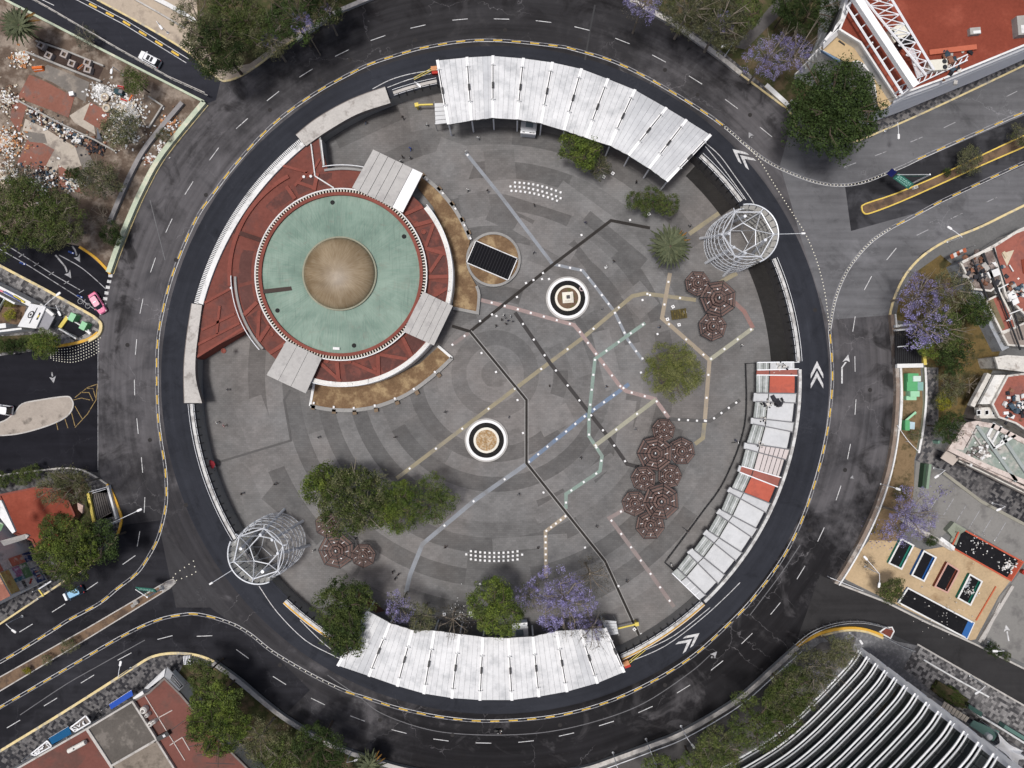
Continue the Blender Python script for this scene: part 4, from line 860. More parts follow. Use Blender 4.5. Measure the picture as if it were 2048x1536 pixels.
outm = [GR, RRD, RR, GR, WR, GR, WR, PK, PK, RRD, RR, GR, WR, GR, WR, GR, WR, GR, WR, GR]; inm = [GZ, RRD, GZ, GR, GZ, GR, GZ, GR, GZ, RRD, GZ, GR, GZ, GR, GZ, GR, GZ, GR, GZ, GZ]
DKB = M('dark_grey_beam', (.16, .16, .17), .6)
sh = thing('shop_row', 'curved row of low shops with white, grey and red roof panels inside the plaza wall', 'building', W(1560, 960, ZP))
def L2(p, q, u): return (p[0] + (q[0] - p[0]) * u, p[1] + (q[1] - p[1]) * u)
for i in range(20):
    (i0, o0), (i1, o1) = LN[i], LN[i + 1]; z = -.15 + (.18 if i % 2 == 1 else 0)
    g = .012
    A, Bq, C_, D_ = L2(i0, o0, .31), L2(i0, o0, .985), L2(i1, o1, .985), L2(i1, o1, .31)
    b = MB(); b.prism(WL([L2(A, D_, g), L2(Bq, C_, g), L2(Bq, C_, 1 - g), L2(A, D_, 1 - g)], z), z - .25, z); b.build('roof_panel', outm[i], sh)
    A2, B2, C2, D2 = i0, L2(i0, o0, .295), L2(i1, o1, .295), i1
    b = MB(); b.prism(WL([L2(A2, D2, g), L2(B2, C2, g), L2(B2, C2, 1 - g), L2(A2, D2, 1 - g)], z), z - .3, z - .04); b.build('glazed_panel', inm[i], sh)
    if i % 2 == 0:
        for u in (.07, .15, .23):
            b = MB(); b.wall(WL([L2(A2, B2, u / .295), L2(D2, C2, u / .295)], z), .08, z - .05, z - .01); b.build('glazing_bar', WSTEEL if u != .15 else BLACKM, sh)
    if i in (7, 8):
        for u in (.2, .36, .52, .68, .84): b = MB(); b.wall(WL([L2(A, Bq, u), L2(D_, C_, u)], z), .10, z, z + .07); b.build('roof_seam', BLACKM, sh)
    if i in (0, 19):
        for u in (.25, .5, .75): b = MB(); b.wall(WL([L2(A, Bq, u), L2(D_, C_, u)], z), .10, z, z + .07); b.build('roof_seam', WSTEEL, sh)
for i, (p, q) in enumerate(LN):
    b = MB(); b.wall(WL([p, L2(p, q, 1.0)], 0), .22, -.3, .22); b.build('roof_beam', WSTEEL if i in (1, 2, 9, 10, 0, 20) else DKB, sh)
    if 2 < i < 19 and i % 2: b = MB(); e = L2(p, q, -.03); e2 = L2(LN[i + 1][0], LN[i + 1][1], -.03); b.wall(WL([e, e2], 0), .5, -.4, .1); b.build('beam_end', STEEL, sh)
b = MB(); b.wall(WL([L2(p, q, .303) for p, q in LN], 0), .14, -.3, .12); b.build('gutter_line', BLACKM, sh)
b = MB(); b.prism(WL([L2(p, q, .06) for p, q in LN] + [L2(p, q, .985) for p, q in LN][::-1], ZP), ZP, -.6); b.build('wall', CONC, sh)
# clutter on the shop roofs
CL = [M('clutter_%s' % n, c, .8, .3, .6, 4, island=.4) for n, c in (('pale', (.5, .48, .45)), ('dark', (.03, .03, .035)), ('orange', (.20, .10, .065)), ('blue', (.05, .075, .10)))]
rq = random.Random(8)
def heap(name, label, px, py, r, n, mats, z=0.0, size=(.15, .55), cat='heap', flat=.5, kind='stuff'):
    b = MB()
    for i in range(n):
        a = rq.uniform(0, 6.28); d = abs(rq.gauss(0, .62)) * r; x, y = px + d * math.cos(a), py + d * math.sin(a) * .8
        s = rq.uniform(*size); q = W(x, y, z); hz = max(0, (1 - d / r)) * flat * r / 25
        b.box((q.x, q.y, z + hz + s * .3), (s * rq.uniform(.6, 1.8), s, s * rq.uniform(.3, .8)), rq.uniform(0, 180), rq.randrange(len(mats)), tilt=(rq.uniform(-25, 25), rq.uniform(-25, 25)))
    return b.build(name, mats, kind=kind, label=label)
for px, py, r, n, lab in ((1534, 808, 12, 40, 'pale junk scattered on the white shop roof'), (1528, 840, 9, 22, 'junk heap beside the grey roof beam'), (1517, 890, 9, 20, 'dark junk at the gutter of the shop roof'), (1565, 731, 22, 26, 'orange and white junk at the upper end of the shop roofs')):
    heap('roof_debris', lab, px, py, r, n, CL[:2], -.15, (.12, .4))
heap('roof_debris', 'black sacks spilled on the white shop roof', 1556, 806, 12, 26, [CL[1]], -.15, (.3, .8))
# low black rail in front of the shops
t = thing('black_railing', 'thin black curved railing on the plaza floor in front of the shop roofs', 'railing', W(1450, 960, ZP))
for k in (.45, .95): b = MB(); b.tube([(*W(p[0], p[1], ZP + .9).xy, ZP + k) for p in [(1514, 726), (1492, 727)] + EASTRAIL + [(1352, 1146)]], .07, 5); b.build('rail', BLACKM, t)
for p in walk([(1492, 727)] + EASTRAIL, 24): b = MB(); b.box((*W(p[0], p[1], ZP + .9).xy, ZP + .5), (.12, .12, 1.0)); b.build('rail_post', BLACKM, t)

# ---------------------------------------------------------------- steel lattice towers
TW = M('lattice_white', (.60, .62, .65), .45, .1, .5, 4, metal=.2); PANW = leafmat('white_cladding', (.88, .87, .82), (.82, .81, .77), .04, .65); PANG = M('grey_cladding', (.42, .41, .38), .6, .15, .5, 3)
def tower(cpx, cpy, zt, out_deg, label, pan, clad0, clad1, lean, hexrot):
    c = W(cpx, cpy, zt); R = 5.72; t = thing('lattice_tower', label, 'tower', (c.x, c.y, ZP)); hgt = zt - ZP
    def P(a, z, r=R): return (r * math.cos(rad(a)), r * math.sin(rad(a)), z)
    nl = 6
    def RZ(u): return R * (1 - .14 * max(0, (u - .4) / .6) ** 2)
    b = MB(); b.tube([P(clad0 + (clad1 - clad0) * i / 24, hgt) for i in range(25)], .14, 5); local(b, 'rim_tube', TW, t)
    for k in range(nl + 1):
        z = hgt * k / nl + (.02 if k == 0 else 0)
        a0, a1 = (clad1, clad0 + 360); rk = RZ(k / nl)
        n = 36; b = MB(); b.tube([P(a0 + (a1 - a0) * i / n, z, rk) for i in range(n + 1)], .07, 5); local(b, 'hoop', TW, t)
    n = 16
    for i in range(n):
        a = clad1 + (clad0 + 360 - clad1) * i / (n - 1)
        for s in (-1, 1):
            e = a + s * 42; pts = [P(a + s * 42 * u / 8, hgt * u / 8, RZ(u / 8)) for u in range(9)]
            if clad1 - 3 <= e <= clad0 + 363: b = MB(); b.tube(pts, .05, 4); local(b, 'lattice_strut', TW, t)
    # cladding of flat panels on the outer half
    nc, nr = 12, 6; da = (clad1 - clad0) / nc; w = 2 * R * math.sin(rad(da / 2)) - .26; h = hgt / nr - .28
    pm = bpy.data.meshes.new('cladding_panel'); q = MB(); q.box((0, 0, 0), (.06, w, h)); pm.from_pydata(q.v, [], q.f); pm.materials.append(pan)
    for i in range(nc):
        a = clad0 + da * (i + .5)
        for k in range(nr):
            o = bpy.data.objects.new('cladding_panel', pm); COL.objects.link(o); o.parent = t; o.location = P(a, hgt * (k + .5) / nr, R - .30); o.rotation_euler = (0, rad(30), rad(a))
        b = MB(); b.box(P(clad0 + da * i, hgt / 2, R - .16), (.14, .08, hgt), clad0 + da * i); local(b, 'mullion', BLACKM if pan is PANW else STEEL, t)
    # star of struts under the rim
    r1, z1, r2, z2 = R * .86, hgt - .3, R * .5, hgt - 3.2
    hx = [P(hexrot + 60 * k, z1, r1) for k in range(6)]; h2 = [P(hexrot + 30 + 60 * k, z2, r2) for k in range(6)]; h3 = [P(hexrot + 60 * k, 1.5, r2) for k in range(6)]
    for k in range(6):
        for A, B_, rr in ((hx[k], hx[(k + 1) % 6], .13), (h2[k], h2[(k + 1) % 6], .12), (hx[k], h2[k], .09), (hx[k], h2[(k - 1) % 6], .09), (h3[k], h3[(k + 1) % 6], .07), (h2[k], h3[k], .07), (h2[k], h3[(k + 1) % 6], .07), (hx[k], P(hexrot + 60 * k, hgt, R), .1)):
            b = MB(); b.tube([A, B_], rr, 5); local(b, 'star_strut', TW, t)
        b = MB(); b.lathe([(.01, -.28), (.28, 0), (.01, .28)], 8, hx[k]); local(b, 'node', TW, t)
    for a in (lean - 46, lean, lean + 40, lean + 120, lean - 125):
        b = MB(); b.tube([P(a, 0, R * (1.16 if abs(a - lean) < 60 else .8)), P(a + 8, hgt * .96, R * .62)], .30, 8); local(b, 'leaning_pipe', TW, t)
    d = rad(out_deg); b = MB(); b.tube([P(out_deg, hgt - .1), P(out_deg, hgt + .5, R + 4.4)], .06, 5); local(b, 'lamp_arm', TW, t)
    b = MB(); b.box(P(out_deg, hgt + .5, R + 4.5), (.7, .32, .18), out_deg); local(b, 'lamp_head', LAMPB, t)
tower(1497, 468, 6.4, 0, 'round white lattice tower with grey cladding, near the palm at the upper right', PANG, -68, 100, 215, 0)
tower(516, 1108, 7.4, 212, 'round white lattice tower with white cladding, at the lower left of the plaza', PANW, 155, 292, 38, 18)
# ---------------------------------------------------------------- city blocks round the ring: pavements and kerbs
def block(name, pts, m, z=.13, holes=(), side=None):
    b = MB(); b.prism(WL(pts), -.05, z, holes=[WL(h) for h in holes]); return b.build(name, m, kind='structure')
def kerb(pts, m=CREAM, w=.36, z=.17, name='kerb', sm=5):
    b = MB(); b.wall(WL(smooth(pts, sm) if sm else pts), w, -.02, z); return b.build(name, m, kind='structure')
def wallthing(name, label, pts, w, z1, m, z0=-.02, cap=None, sm=5, cat='wall'):
    P = smooth(pts, sm) if sm else pts; q = P[len(P) // 2]; t = thing(name, label, cat, W(q[0], q[1], 0))
    b = MB(); b.wall(WL(P), w, z0, z1); b.build('wall_body', m, t)
    if cap is not None: b = MB(); b.wall(WL(P), w + .12, z1 + .002, z1 + .09); b.build('coping', cap, t)
    return t
BEIGE = M('beige_pavement', (.40, .335, .265), .9, .15, .2, 2.5, col2=(.30, .25, .20), s3=.4, grime=.3)
GRASSD = M('leafy_ground', (.045, .05, .02), .95, .4, .3, 3, col2=(.10, .075, .045), s3=.4, thr=(.45, .6))
GARDEN = M('garden_soil', (.12, .085, .035), .95, .4, .3, 3, col2=(.05, .045, .02), s3=.35, thr=(.48, .6))
DRYGR = M('dry_verge', (.20, .14, .08), .95, .35, .3, 3, col2=(.06, .05, .025), s3=.3, thr=(.48, .6), grime=.4)
PARK = M('parking_asphalt', (.20, .195, .185), .9, .15, .1, 2, col2=(.15, .145, .14), s3=.3, grime=.35)
# A: north-west pavement with the big trees
KA = [(195, 0), (290, 52), (375, 104), (430, 152), (455, 162), (500, 142), (560, 98), (640, 48), (700, 18), (760, -8)]
block('north_pavement', [(150, -25)] + KA + [(900, -30), (900, -300), (-300, -300)], BEIGE); kerb(KA)
gA = block('north_tree_bed', [(392, -20), (400, 80), (436, 140), (500, 128), (560, 84), (640, 34), (740, -8), (900, -200), (380, -200)], GRASSD, .15)
wallthing('boundary_wall', 'low pale wall with yellow edge under the trees at the top left of the ring', [(595, 82), (640, 50), (670, 30), (720, 8), (760, -8)], .7, .7, STONEL, cap=STONEL)
wallthing('boundary_wall', 'white double wall along the top edge beside the beige pavement', [(292, -10), (340, 14), (372, 32), (400, 50)], .7, .9, WHITES, cap=WHITES, sm=0)
wallthing('boundary_wall', 'thin pale rail wall beside the beige pavement and big top left trees', [(270, 0), (320, 28), (370, 58)], .3, .6, STONEL, sm=0)
# H: north-east
KH = [(1235, -10), (1290, 20), (1345, 48), (1400, 82), (1440, 115), (1480, 148), (1520, 178), (1560, 208), (1578, 222), (1600, 262), (1650, 282), (1700, 284), (1740, 272), (1860, 220), (2050, 130), (2300, 10)]
block('northeast_pavement', KH + [(2300, -300), (1200, -300)], MOS_L); kerb(KH, CREAM)
block('northeast_tree_bed', [(1260, -10), (1345, 36), (1440, 100), (1520, 165), (1575, 208), (1610, 250), (1690, 268), (1760, 222), (1700, 150), (1640, 60), (1640, -60), (1260, -200)], GRASSD, .15)
block('east_lane_pavement', [(1490, 100), (1530, 60), (1560, 30), (1590, -10), (1560, -10), (1500, 60), (1470, 95)], CONCD, .17)
wallthing('boundary_wall', 'beige kerb wall along the top right outer edge of the ring', [(1255, 0), (1345, 50), (1395, 85), (1440, 118), (1480, 150)], .8, .6, STONEL, cap=STONEL)
wallthing('boundary_wall', 'short yellow and white kerb wall beside the big round dark tree', [(1530, 172), (1576, 214)], .8, .5, CREAM, cap=WHITES, sm=0)
# B: the rubble lot
KB = [(-60, -60), (20, 6), (210, 104), (412, 207)]; KB2 = [(412, 207), (330, 308), (290, 378), (262, 440), (240, 495), (222, 546)]
block('vacant_lot', [(-300, -250)] + KB[:-1] + KB2 + [(190, 520), (160, 492), (60, 475), (-300, 440)], M('rubble_dirt', (.115, .085, .065), .95, .4, .15, 2.5, col2=(.23, .19, .155), s3=.3, thr=(.47, .6), grime=.45))
PGREEN = M('pale_green_wall', (.42, .47, .36), .8, .18, .2, 2.5, col2=(.55, .54, .42), s3=.5, grime=.3)
wallthing('boundary_wall', 'pale green straight wall between the rubble lot and the north west street', KB, .32, .9, PGREEN, cap=PGREEN, sm=0)
wallthing('boundary_wall', 'broad pale green curved wall between the rubble lot and the ring road', KB2, .85, .9, PGREEN, cap=PGREEN)
kerb(offs(KB2, -6), CREAM, .2); kerb([(222, 548), (212, 536), (190, 514), (160, 494)], OCHRE, .5, .3)
GWALL = M('grey_retaining_wall', (.24, .23, .23), .85, .25, .3, 2.5, grime=.5)
wallthing('retaining_wall', 'grey retaining wall inside the curved green wall of the rubble lot', [(368, 208), (300, 290), (268, 345), (243, 400), (222, 450)], .75, .8, GWALL, cap=GWALL)
wallthing('low_wall', 'long low concrete wall beside the row of square footings', [(55, 106), (110, 128), (170, 152), (205, 165)], .38, .7, CONC, sm=0)
wallthing('low_wall', 'low concrete wall above the square footings', [(75, 84), (135, 104), (210, 134)], .3, .6, CONC, sm=0)
wallthing('low_wall', 'long thin wall across the middle of the rubble lot', [(38, 202), (120, 247), (195, 283), (235, 305)], .3, .9, CONC, sm=0)
wallthing('low_wall', 'short concrete wall beside the white rubble and the yellow bush', [(300, 195), (328, 214), (300, 258)], .3, .7, CONC, sm=0)
lot = bpy.data.objects['vacant_lot']
SLR = M('red_slab', (.215, .095, .07), .9, .25, .2, 2.5, col2=(.16, .10, .085), s3=.4, grime=.35); SLG = M('grey_slab', (.16, .145, .13), .9, .25, .2, 2.5, col2=(.24, .21, .18), s3=.3, grime=.4); SLP = M('pale_slab', (.40, .355, .30), .9, .2, .2, 2.5, col2=(.22, .19, .165), s3=.3, thr=(.52, .62), grime=.4)
for pts, m, z in (([(60, 150), (95, 165), (150, 195), (138, 236), (100, 220), (36, 196)], SLR, .17), ([(182, 205), (225, 228), (205, 262), (168, 240)], SLR, .17), ([(26, 200), (55, 212), (40, 265), (22, 240)], SLR, .17), ([(60, 272), (110, 300), (86, 345), (34, 330)], SLR, .17), ([(118, 330), (150, 350), (165, 388), (120, 372)], SLR, .168),
                  ([(96, 130), (180, 165), (172, 205), (105, 165), (70, 150)], SLG, .16), ([(52, 238), (92, 258), (160, 300), (168, 330), (130, 345), (90, 320), (44, 270)], SLP, .164), ([(46, 262), (90, 268), (96, 288), (60, 284)], SLG, .175), ([(140, 232), (182, 205), (192, 270), (150, 246)], SLP, .162), ([(150, 290), (175, 298), (190, 330), (168, 345)], SLG, .17), ([(75, 305), (120, 330), (105, 360), (66, 350)], SLP, .166)):
    b = MB(); b.prism(WL(pts), .1, z + .02); b.build('floor_slab', m, lot)
# C: west island
KC = [(-60, 500), (0, 531), (100, 584), (190, 634), (204, 648), (200, 668), (180, 682), (140, 693), (70, 702), (0, 712), (-60, 716)]
block('west_pavement', KC + [(-300, 740), (-300, 420)], MOS_M, holes=[WELL_C]); kerb(KC[:4], CREAM, .5); kerb(KC[3:7], CREAM, .6, .5); kerb(offs(KC[5:9], 4), OCHRE, .55, .35)
block('west_garden_bed', [(-60, 588), (55, 605), (44, 650), (-60, 668)], DIRT, .16)
block('west_hedge_bed', [(-60, 676), (90, 668), (120, 690), (0, 706), (-60, 708)], GRASSD, .16)
# W: drop-shaped traffic island
q = smooth([(-60, 872), (0, 871), (45, 866), (100, 850), (135, 832), (147, 812), (143, 797), (130, 793), (80, 800), (45, 808), (28, 828), (0, 845), (-60, 850)], 4)
block('traffic_island', q, M('island_concrete', (.33, .29, .25), .9, .2, .3, 2.5, col2=(.16, .14, .12), s3=.35, thr=(.56, .68), grime=.5), .15); kerb(q, STONEL, .25, .17, sm=0)
# D: south-west corner block
KD = [(-60, 962), (0, 951), (70, 942), (130, 936), (165, 940), (190, 952), (215, 968), (226, 985), (238, 1015), (244, 1040), (236, 1070), (205, 1110), (160, 1142), (120, 1168), (60, 1208), (0, 1248), (-60, 1288)]
block('southwest_pavement', KD + [(-300, 1400), (-300, 900)], MOS_D, holes=[WELL_D]); kerb(KD[:7], STONEL, .3, .25); kerb(KD[6:11], OCHRE, .45, .3); kerb(KD[10:], CREAM, .35)
block('southwest_tree_bed', [(100, 945), (165, 950), (185, 985), (190, 1060), (150, 1110), (110, 1110), (130, 1000)], GRASSD, .16)
# SW median
q = [(-60, 1390), (0, 1354), (180, 1253), (335, 1162), (347, 1158), (352, 1164), (340, 1176), (180, 1274), (0, 1382), (-60, 1418)]
block('planted_median', q, DIRT, .16); kerb(q[:6] , STONEL, .22, .2, sm=0); kerb(q[5:], STONEL, .22, .2, sm=0)
block('median_nose', [(322, 1172), (338, 1162), (348, 1160), (351, 1166), (338, 1176), (326, 1184)], STONEL, .24)
# E: bottom left block
KE = [(-60, 1540), (0, 1502), (100, 1441), (200, 1378), (270, 1333), (305, 1313), (345, 1306), (390, 1309), (425, 1321), (450, 1338)]
KE2 = [(430, 1322), (480, 1358), (520, 1392), (560, 1424), (596, 1448), (645, 1477), (697, 1499), (766, 1522), (820, 1536), (900, 1548), (990, 1550), (1080, 1546), (1166, 1534), (1230, 1513), (1300, 1487), (1354, 1466), (1420, 1430), (1481, 1390), (1542, 1336), (1592, 1291)]
block('bottom_left_pavement', KE[:-1] + KE2[:10] + [(900, 1900), (-300, 1900), (-300, 1690)], MOS_D); kerb(KE, CREAM, .5)
block('bottom_left_tree_bed', [(370, 1322), (430, 1335), (520, 1402), (600, 1458), (700, 1510), (760, 1530), (760, 1700), (460, 1700), (430, 1480), (352, 1360)], GRASSD, .16)
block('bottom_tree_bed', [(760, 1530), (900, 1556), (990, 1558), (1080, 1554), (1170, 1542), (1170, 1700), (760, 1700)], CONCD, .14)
wallthing('ring_boundary_wall', 'long grey boundary wall curving along the bottom edge of the ring road', KE2, .75, .9, STONE, cap=STONEL)
b = MB(); b.tube([(*W(p[0], p[1]).xy, 1.5) for p in smooth(offs(KE2[9:], 8), 4)], .09, 5); b.build('handrail', WSTEEL, bpy.data.objects['ring_boundary_wall'])
# F: bottom right block
KF = [(1592, 1291), (1640, 1263), (1690, 1252), (1735, 1256), (1765, 1266)]
block('bottom_right_pavement', KE2[12:] + KF[1:] + [(1790, 1282), (1832, 1290), (2050, 1412), (2300, 1560), (2300, 1900), (1170, 1900)], M('grey_textured_paving', (.13, .13, .135), .85, .25, .3, 3, col2=(.20, .20, .205), s3=1.6, thr=(.5, .6), grime=.35))
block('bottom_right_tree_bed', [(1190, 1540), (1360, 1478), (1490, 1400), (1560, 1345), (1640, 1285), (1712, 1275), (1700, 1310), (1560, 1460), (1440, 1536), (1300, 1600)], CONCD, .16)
kerb([(1592, 1291), (1640, 1265), (1690, 1255), (1730, 1258), (1764, 1270)], OCHRE, .55, .5); kerb([(1640, 1270), (1690, 1259), (1730, 1262), (1764, 1275)], CREAM, .4, .52)
F2 = [(1834, 1288), (2050, 1412), (2300, 1560), (2300, 1700), (2050, 1545), (1980, 1470), (1880, 1395), (1806, 1336)]
block('checkered_sidewalk', F2, MOS_M, .15); kerb(F2[:3], STONEL, .3, sm=0)
q = [(1758, 1264), (1770, 1255), (1783, 1254), (1787, 1262), (1780, 1276)]; block('red_kerb_island', q, M('brick_red', (.16, .05, .035), .85, .25), .16); kerb(q + q[:1], WHITES, .25, .2, sm=0)
wallthing('plaza_strip_wall', 'long thin white wall across the checkered sidewalk at the bottom right', [(1845, 1318), (1910, 1356), (1975, 1392)], .3, .5, WHITES, sm=0)
# G: the right hand block
KG = [(2300, 290), (2048, 411), (1960, 454), (1900, 478), (1858, 502), (1826, 530), (1802, 564), (1786, 602), (1779, 632)]
KG2 = [(1779, 630), (1785, 690), (1790, 760), (1789, 820), (1782, 890), (1768, 955), (1746, 1020), (1718, 1080), (1690, 1130), (1668, 1164)]
KG3 = [(1668, 1164), (1705, 1178), (1770, 1203), (1850, 1243), (1950, 1288), (2050, 1338), (2300, 1460)]
block('east_pavement', KG + KG2[1:] + KG3[1:], M('grey_pavement', (.13, .13, .13), .9, .25, .2, 2.5, grime=.4)); kerb(KG, CREAM, .45)
kerb(KG3, STONEL, .35, .3, sm=0)
wallthing('ring_boundary_wall', 'long brown and white boundary wall along the right edge of the ring road', KG2, .7, 1.0, M('brown_wall', (.21, .165, .135), .85, .25, .3, 2.5, col2=(.33, .30, .27), s3=.4, grime=.4))
b = MB(); b.wall(WL(smooth(offs(KG2, -6), 5)), .28, -.01, 1.15); b.build('white_kerb', WHITES, bpy.data.objects['ring_boundary_wall.001'])
block('east_garden', [(1790, 640), (1800, 590), (1830, 545), (1880, 510), (1905, 530), (1950, 600), (2000, 700), (1985, 740), (1940, 815), (1905, 880), (1876, 880), (1876, 735), (1850, 735), (1846, 650)], GARDEN, .16)
block('dry_verge', [(1796, 735), (1840, 735), (1846, 820), (1838, 880), (1828, 920), (1826, 1030), (1800, 1080), (1735, 1085), (1752, 1030), (1776, 950), (1790, 880), (1797, 800)], DRYGR, .16)
block('mosaic_path', [(1846, 735), (1873, 735), (1875, 890), (1876, 905), (1860, 930), (1830, 920), (1840, 880), (1848, 800)], MOS_L, .17)
block('mosaic_street_pavement', [(1862, 928), (1878, 900), (1905, 912), (2050, 985), (2300, 1110), (2300, 1180), (2050, 1048), (1960, 1000)], MOS_D, .17)
block('car_park', [(1832, 922), (1858, 934), (1960, 1003), (2050, 1052), (2300, 1190), (2300, 1330), (2048, 1125), (2020, 1165), (1990, 1195), (1965, 1185), (2040, 1120), (1925, 1052), (1895, 1062), (1870, 1082), (1808, 1038), (1824, 1000)], PARK, .165)
block('car_park_lower', [(1998, 1192), (2020, 1168), (2050, 1130), (2300, 1260), (2300, 1450), (2050, 1328), (1958, 1282)], PARK, .165)
block('play_ground_sand', [(1738, 1080), (1800, 1082), (1845, 1100), (1905, 1090), (2020, 1160), (1996, 1192), (1950, 1278), (1940, 1280), (1800, 1212), (1690, 1158), (1688, 1140)], SAND, .17)
car = bpy.data.objects['car_park']
b = MB(); b.wall(WL([(1998, 1205), (1962, 1280)]), .6, .1, .5); b.build('car_park_wall', STONEL, None, kind='structure')
for i in range(6): p = (1880 + i * 26, 985 + i * 12); line(car, [p, (p[0] - 22, p[1] + 36)], .14, FADED, 'bay_line', z=.19)
arrow(bpy.data.objects['car_park_lower'], 2013, 1262, 100, 2.2, .9, WHITEP); bpy.data.objects['arrow_mark'].location.z += 0
for o in list(bpy.data.objects['car_park_lower'].children): o.location.z += .17
kerb([(1885, 945), (1960, 1002), (2050, 1050)], M('mossy_kerb', (.26, .25, .21), .9, .2, .3, 3, grime=.4), .6, .4, sm=0)
# NE median with yellow kerb
q = smooth([(2100, 250), (2048, 271), (1960, 312), (1880, 350), (1790, 388), (1730, 408), (1723, 417), (1728, 427), (1742, 426), (1800, 404), (1890, 364), (1960, 332), (2048, 294), (2100, 272)], 3)
block('planted_median_northeast', q, DIRT, .16); kerb(q, M('yellow_kerb_paint', (.62, .45, .10), .7, .2, .3, 3), .26, .22, sm=0)

# ---------------------------------------------------------------- stairwells down to the metro
def stairwell(name, label, quad, n, loc, m=CONCD):
    a, bq, c, d = quad   # a-d the top edge, b-c the deep end
    t = thing(name, label, 'stairs', W(*loc, 0))
    def L(p, q, u): return (p[0] + (q[0] - p[0]) * u, p[1] + (q[1] - p[1]) * u)
    for i in range(n):
        z = .1 - (i + 1) * .17; b = MB(); b.prism(WL([L(a, bq, i / n), L(a, bq, (i + 1) / n), L(d, c, (i + 1) / n), L(d, c, i / n)]), z - .6, z); b.build('step', m, t)
    b = MB(); P = WL(quad); b.prism([p + (p - sum(P, Vector()) / 4) * .06 for p in P], -4.5, -.2, holes=[P]); b.build('shaft_wall', STONED, t)
    return t
STEP = M('step_concrete', (.115, .105, .10), .9, .25, .5, 4, grime=.4)
t = stairwell('metro_stairs', 'dark metro stairwell with yellow edge beside two green cabinets', WELL_C[:2] + WELL_C[2:], 13, (150, 657), STEP)
def rail(t, p0, p1, m, w=.3, z0=0.0, z1=1.0, nm='parapet'): b = MB(); b.wall(WL([p0, p1]), w, z0, z1); b.build(nm, m, t)
rail(t, (122, 656), (138, 634), YB, .7, .1, .5, 'yellow_edge'); rail(t, (124, 658), (158, 678), WHITES, .3); rail(t, (140, 635), (184, 662), WHITES, .2); rail(t, (176, 660), (186, 668), WHITES, .5, .1, .9)
t = stairwell('metro_stairs', 'dark metro stairwell with one yellow edge at the corner with the big green trees', [(181, 986), (222, 975), (236, 1016), (193, 1040)], 14, (205, 1005), STEP)
rail(t, (179, 985), (191, 1043), YB, .55, .1, .6, 'yellow_edge'); rail(t, (220, 970), (238, 1036), WHITES, .4, .1, 1.0); rail(t, (182, 983), (222, 972), WSTEEL, .15, .6, 1.0); rail(t, (190, 985), (216, 977), WSTEEL, .12, .7, .9)
# black ribbed roof over the east metro stairs
t = thing('stair_shelter', 'black ribbed shelter roof over metro stairs beside the jacaranda on the right', 'shelter', W(1815, 690, 0))
RIB = M('black_ribbed_roof', (.022, .022, .024), .5, .2)
for i in range(13):
    x0 = 1791 + i * 4.05; b = MB(); b.prism(WL([(x0, 660), (x0 + 3.2, 660), (x0 + 3.2, 728), (x0, 728)], 2.2), 2.0, 2.2, bottom=True); b.build('roof_rib', RIB, t)
b = MB(); b.prism(WL([(1790, 659), (1843, 658), (1843, 729), (1790, 729)], 1.9), 1.85, 1.95, bottom=True); b.build('roof_base', BLACKM, t)
for p0, p1, m, w in (((1787, 653), (1836, 649), WHITES, .5), ((1787, 661), (1822, 658), WHITES, .35), ((1790, 732), (1842, 731), WHITES, .8), ((1843, 690), (1846, 730), YB, .6), ((1791, 694), (1812, 692), WSTEEL, .2)):
    b = MB(); b.wall(WL([p0, p1], 1.5), w, 1.55, 2.3); b.build('edge_beam', m, t)
for px, py in ((1791, 660), (1842, 660), (1842, 728), (1791, 728)): q = W(px, py, 0); b = MB(); b.box((q.x, q.y, 1.0), (.2, .2, 1.9)); b.build('post', STEEL, t)

# ---------------------------------------------------------------- generic low building helper
def building(name, label, roof, z, roofm, wallm, par=.35, parm=None, cat='building', pw=.35):
    P = WL(roof, z); c = sum(P, Vector()) / len(P); t = thing(name, label, cat, (c.x, c.y, 0))
    b = MB(); b.prism([(p.x, p.y) for p in P], 0, z - .01); b.f = [f for f, m in zip(b.f, b.mi)]; b.build('wall', wallm, t)
    b = MB(); b.prism([(p.x, p.y) for p in P], z - .005, z + .03); b.build('roof', roofm, t)
    if par:
        b = MB(); Q = [(p.x, p.y) for p in P]; b.wall(Q, pw, z - .2, z + par, closed=True, off=0); b.build('parapet', parm or wallm, t)
    return t
def onroof(t, name, m, pts, z0, z1): b = MB(); b.prism(WL(pts, z0), z0, z1); return b.build(name, m, t)
def bar(t, name, m, pts, w, z0, z1): b = MB(); b.wall(WL(pts, z0), w, z0, z1); return b.build(name, m, t)
def windows(t, p0, p1, n, z0, z1, fm=WHITES, w=.9, gm=None):
    "framed windows standing 4 cm proud of the wall line p0-p1 (photo pixels on the ground)"
    A, Bv = W(*p0, 0), W(*p1, 0); d = (Bv - A); L = d.length; u = d / L; a = math.degrees(math.atan2(u.y, u.x)); nrm = Vector((u.y, -u.x, 0))
    for i in range(n):
        c = A + u * L * (i + .5) / n + nrm * .03; zc = (z0 + z1) / 2
        b = MB(); b.box((c.x, c.y, zc), (w + .2, .12, z1 - z0 + .2), a); f = b.build('window', fm, t)
        c2 = c + nrm * .05; b = MB(); b.box((c2.x, c2.y, zc), (w, .06, z1 - z0), a); b.build('pane', BLKG, f)

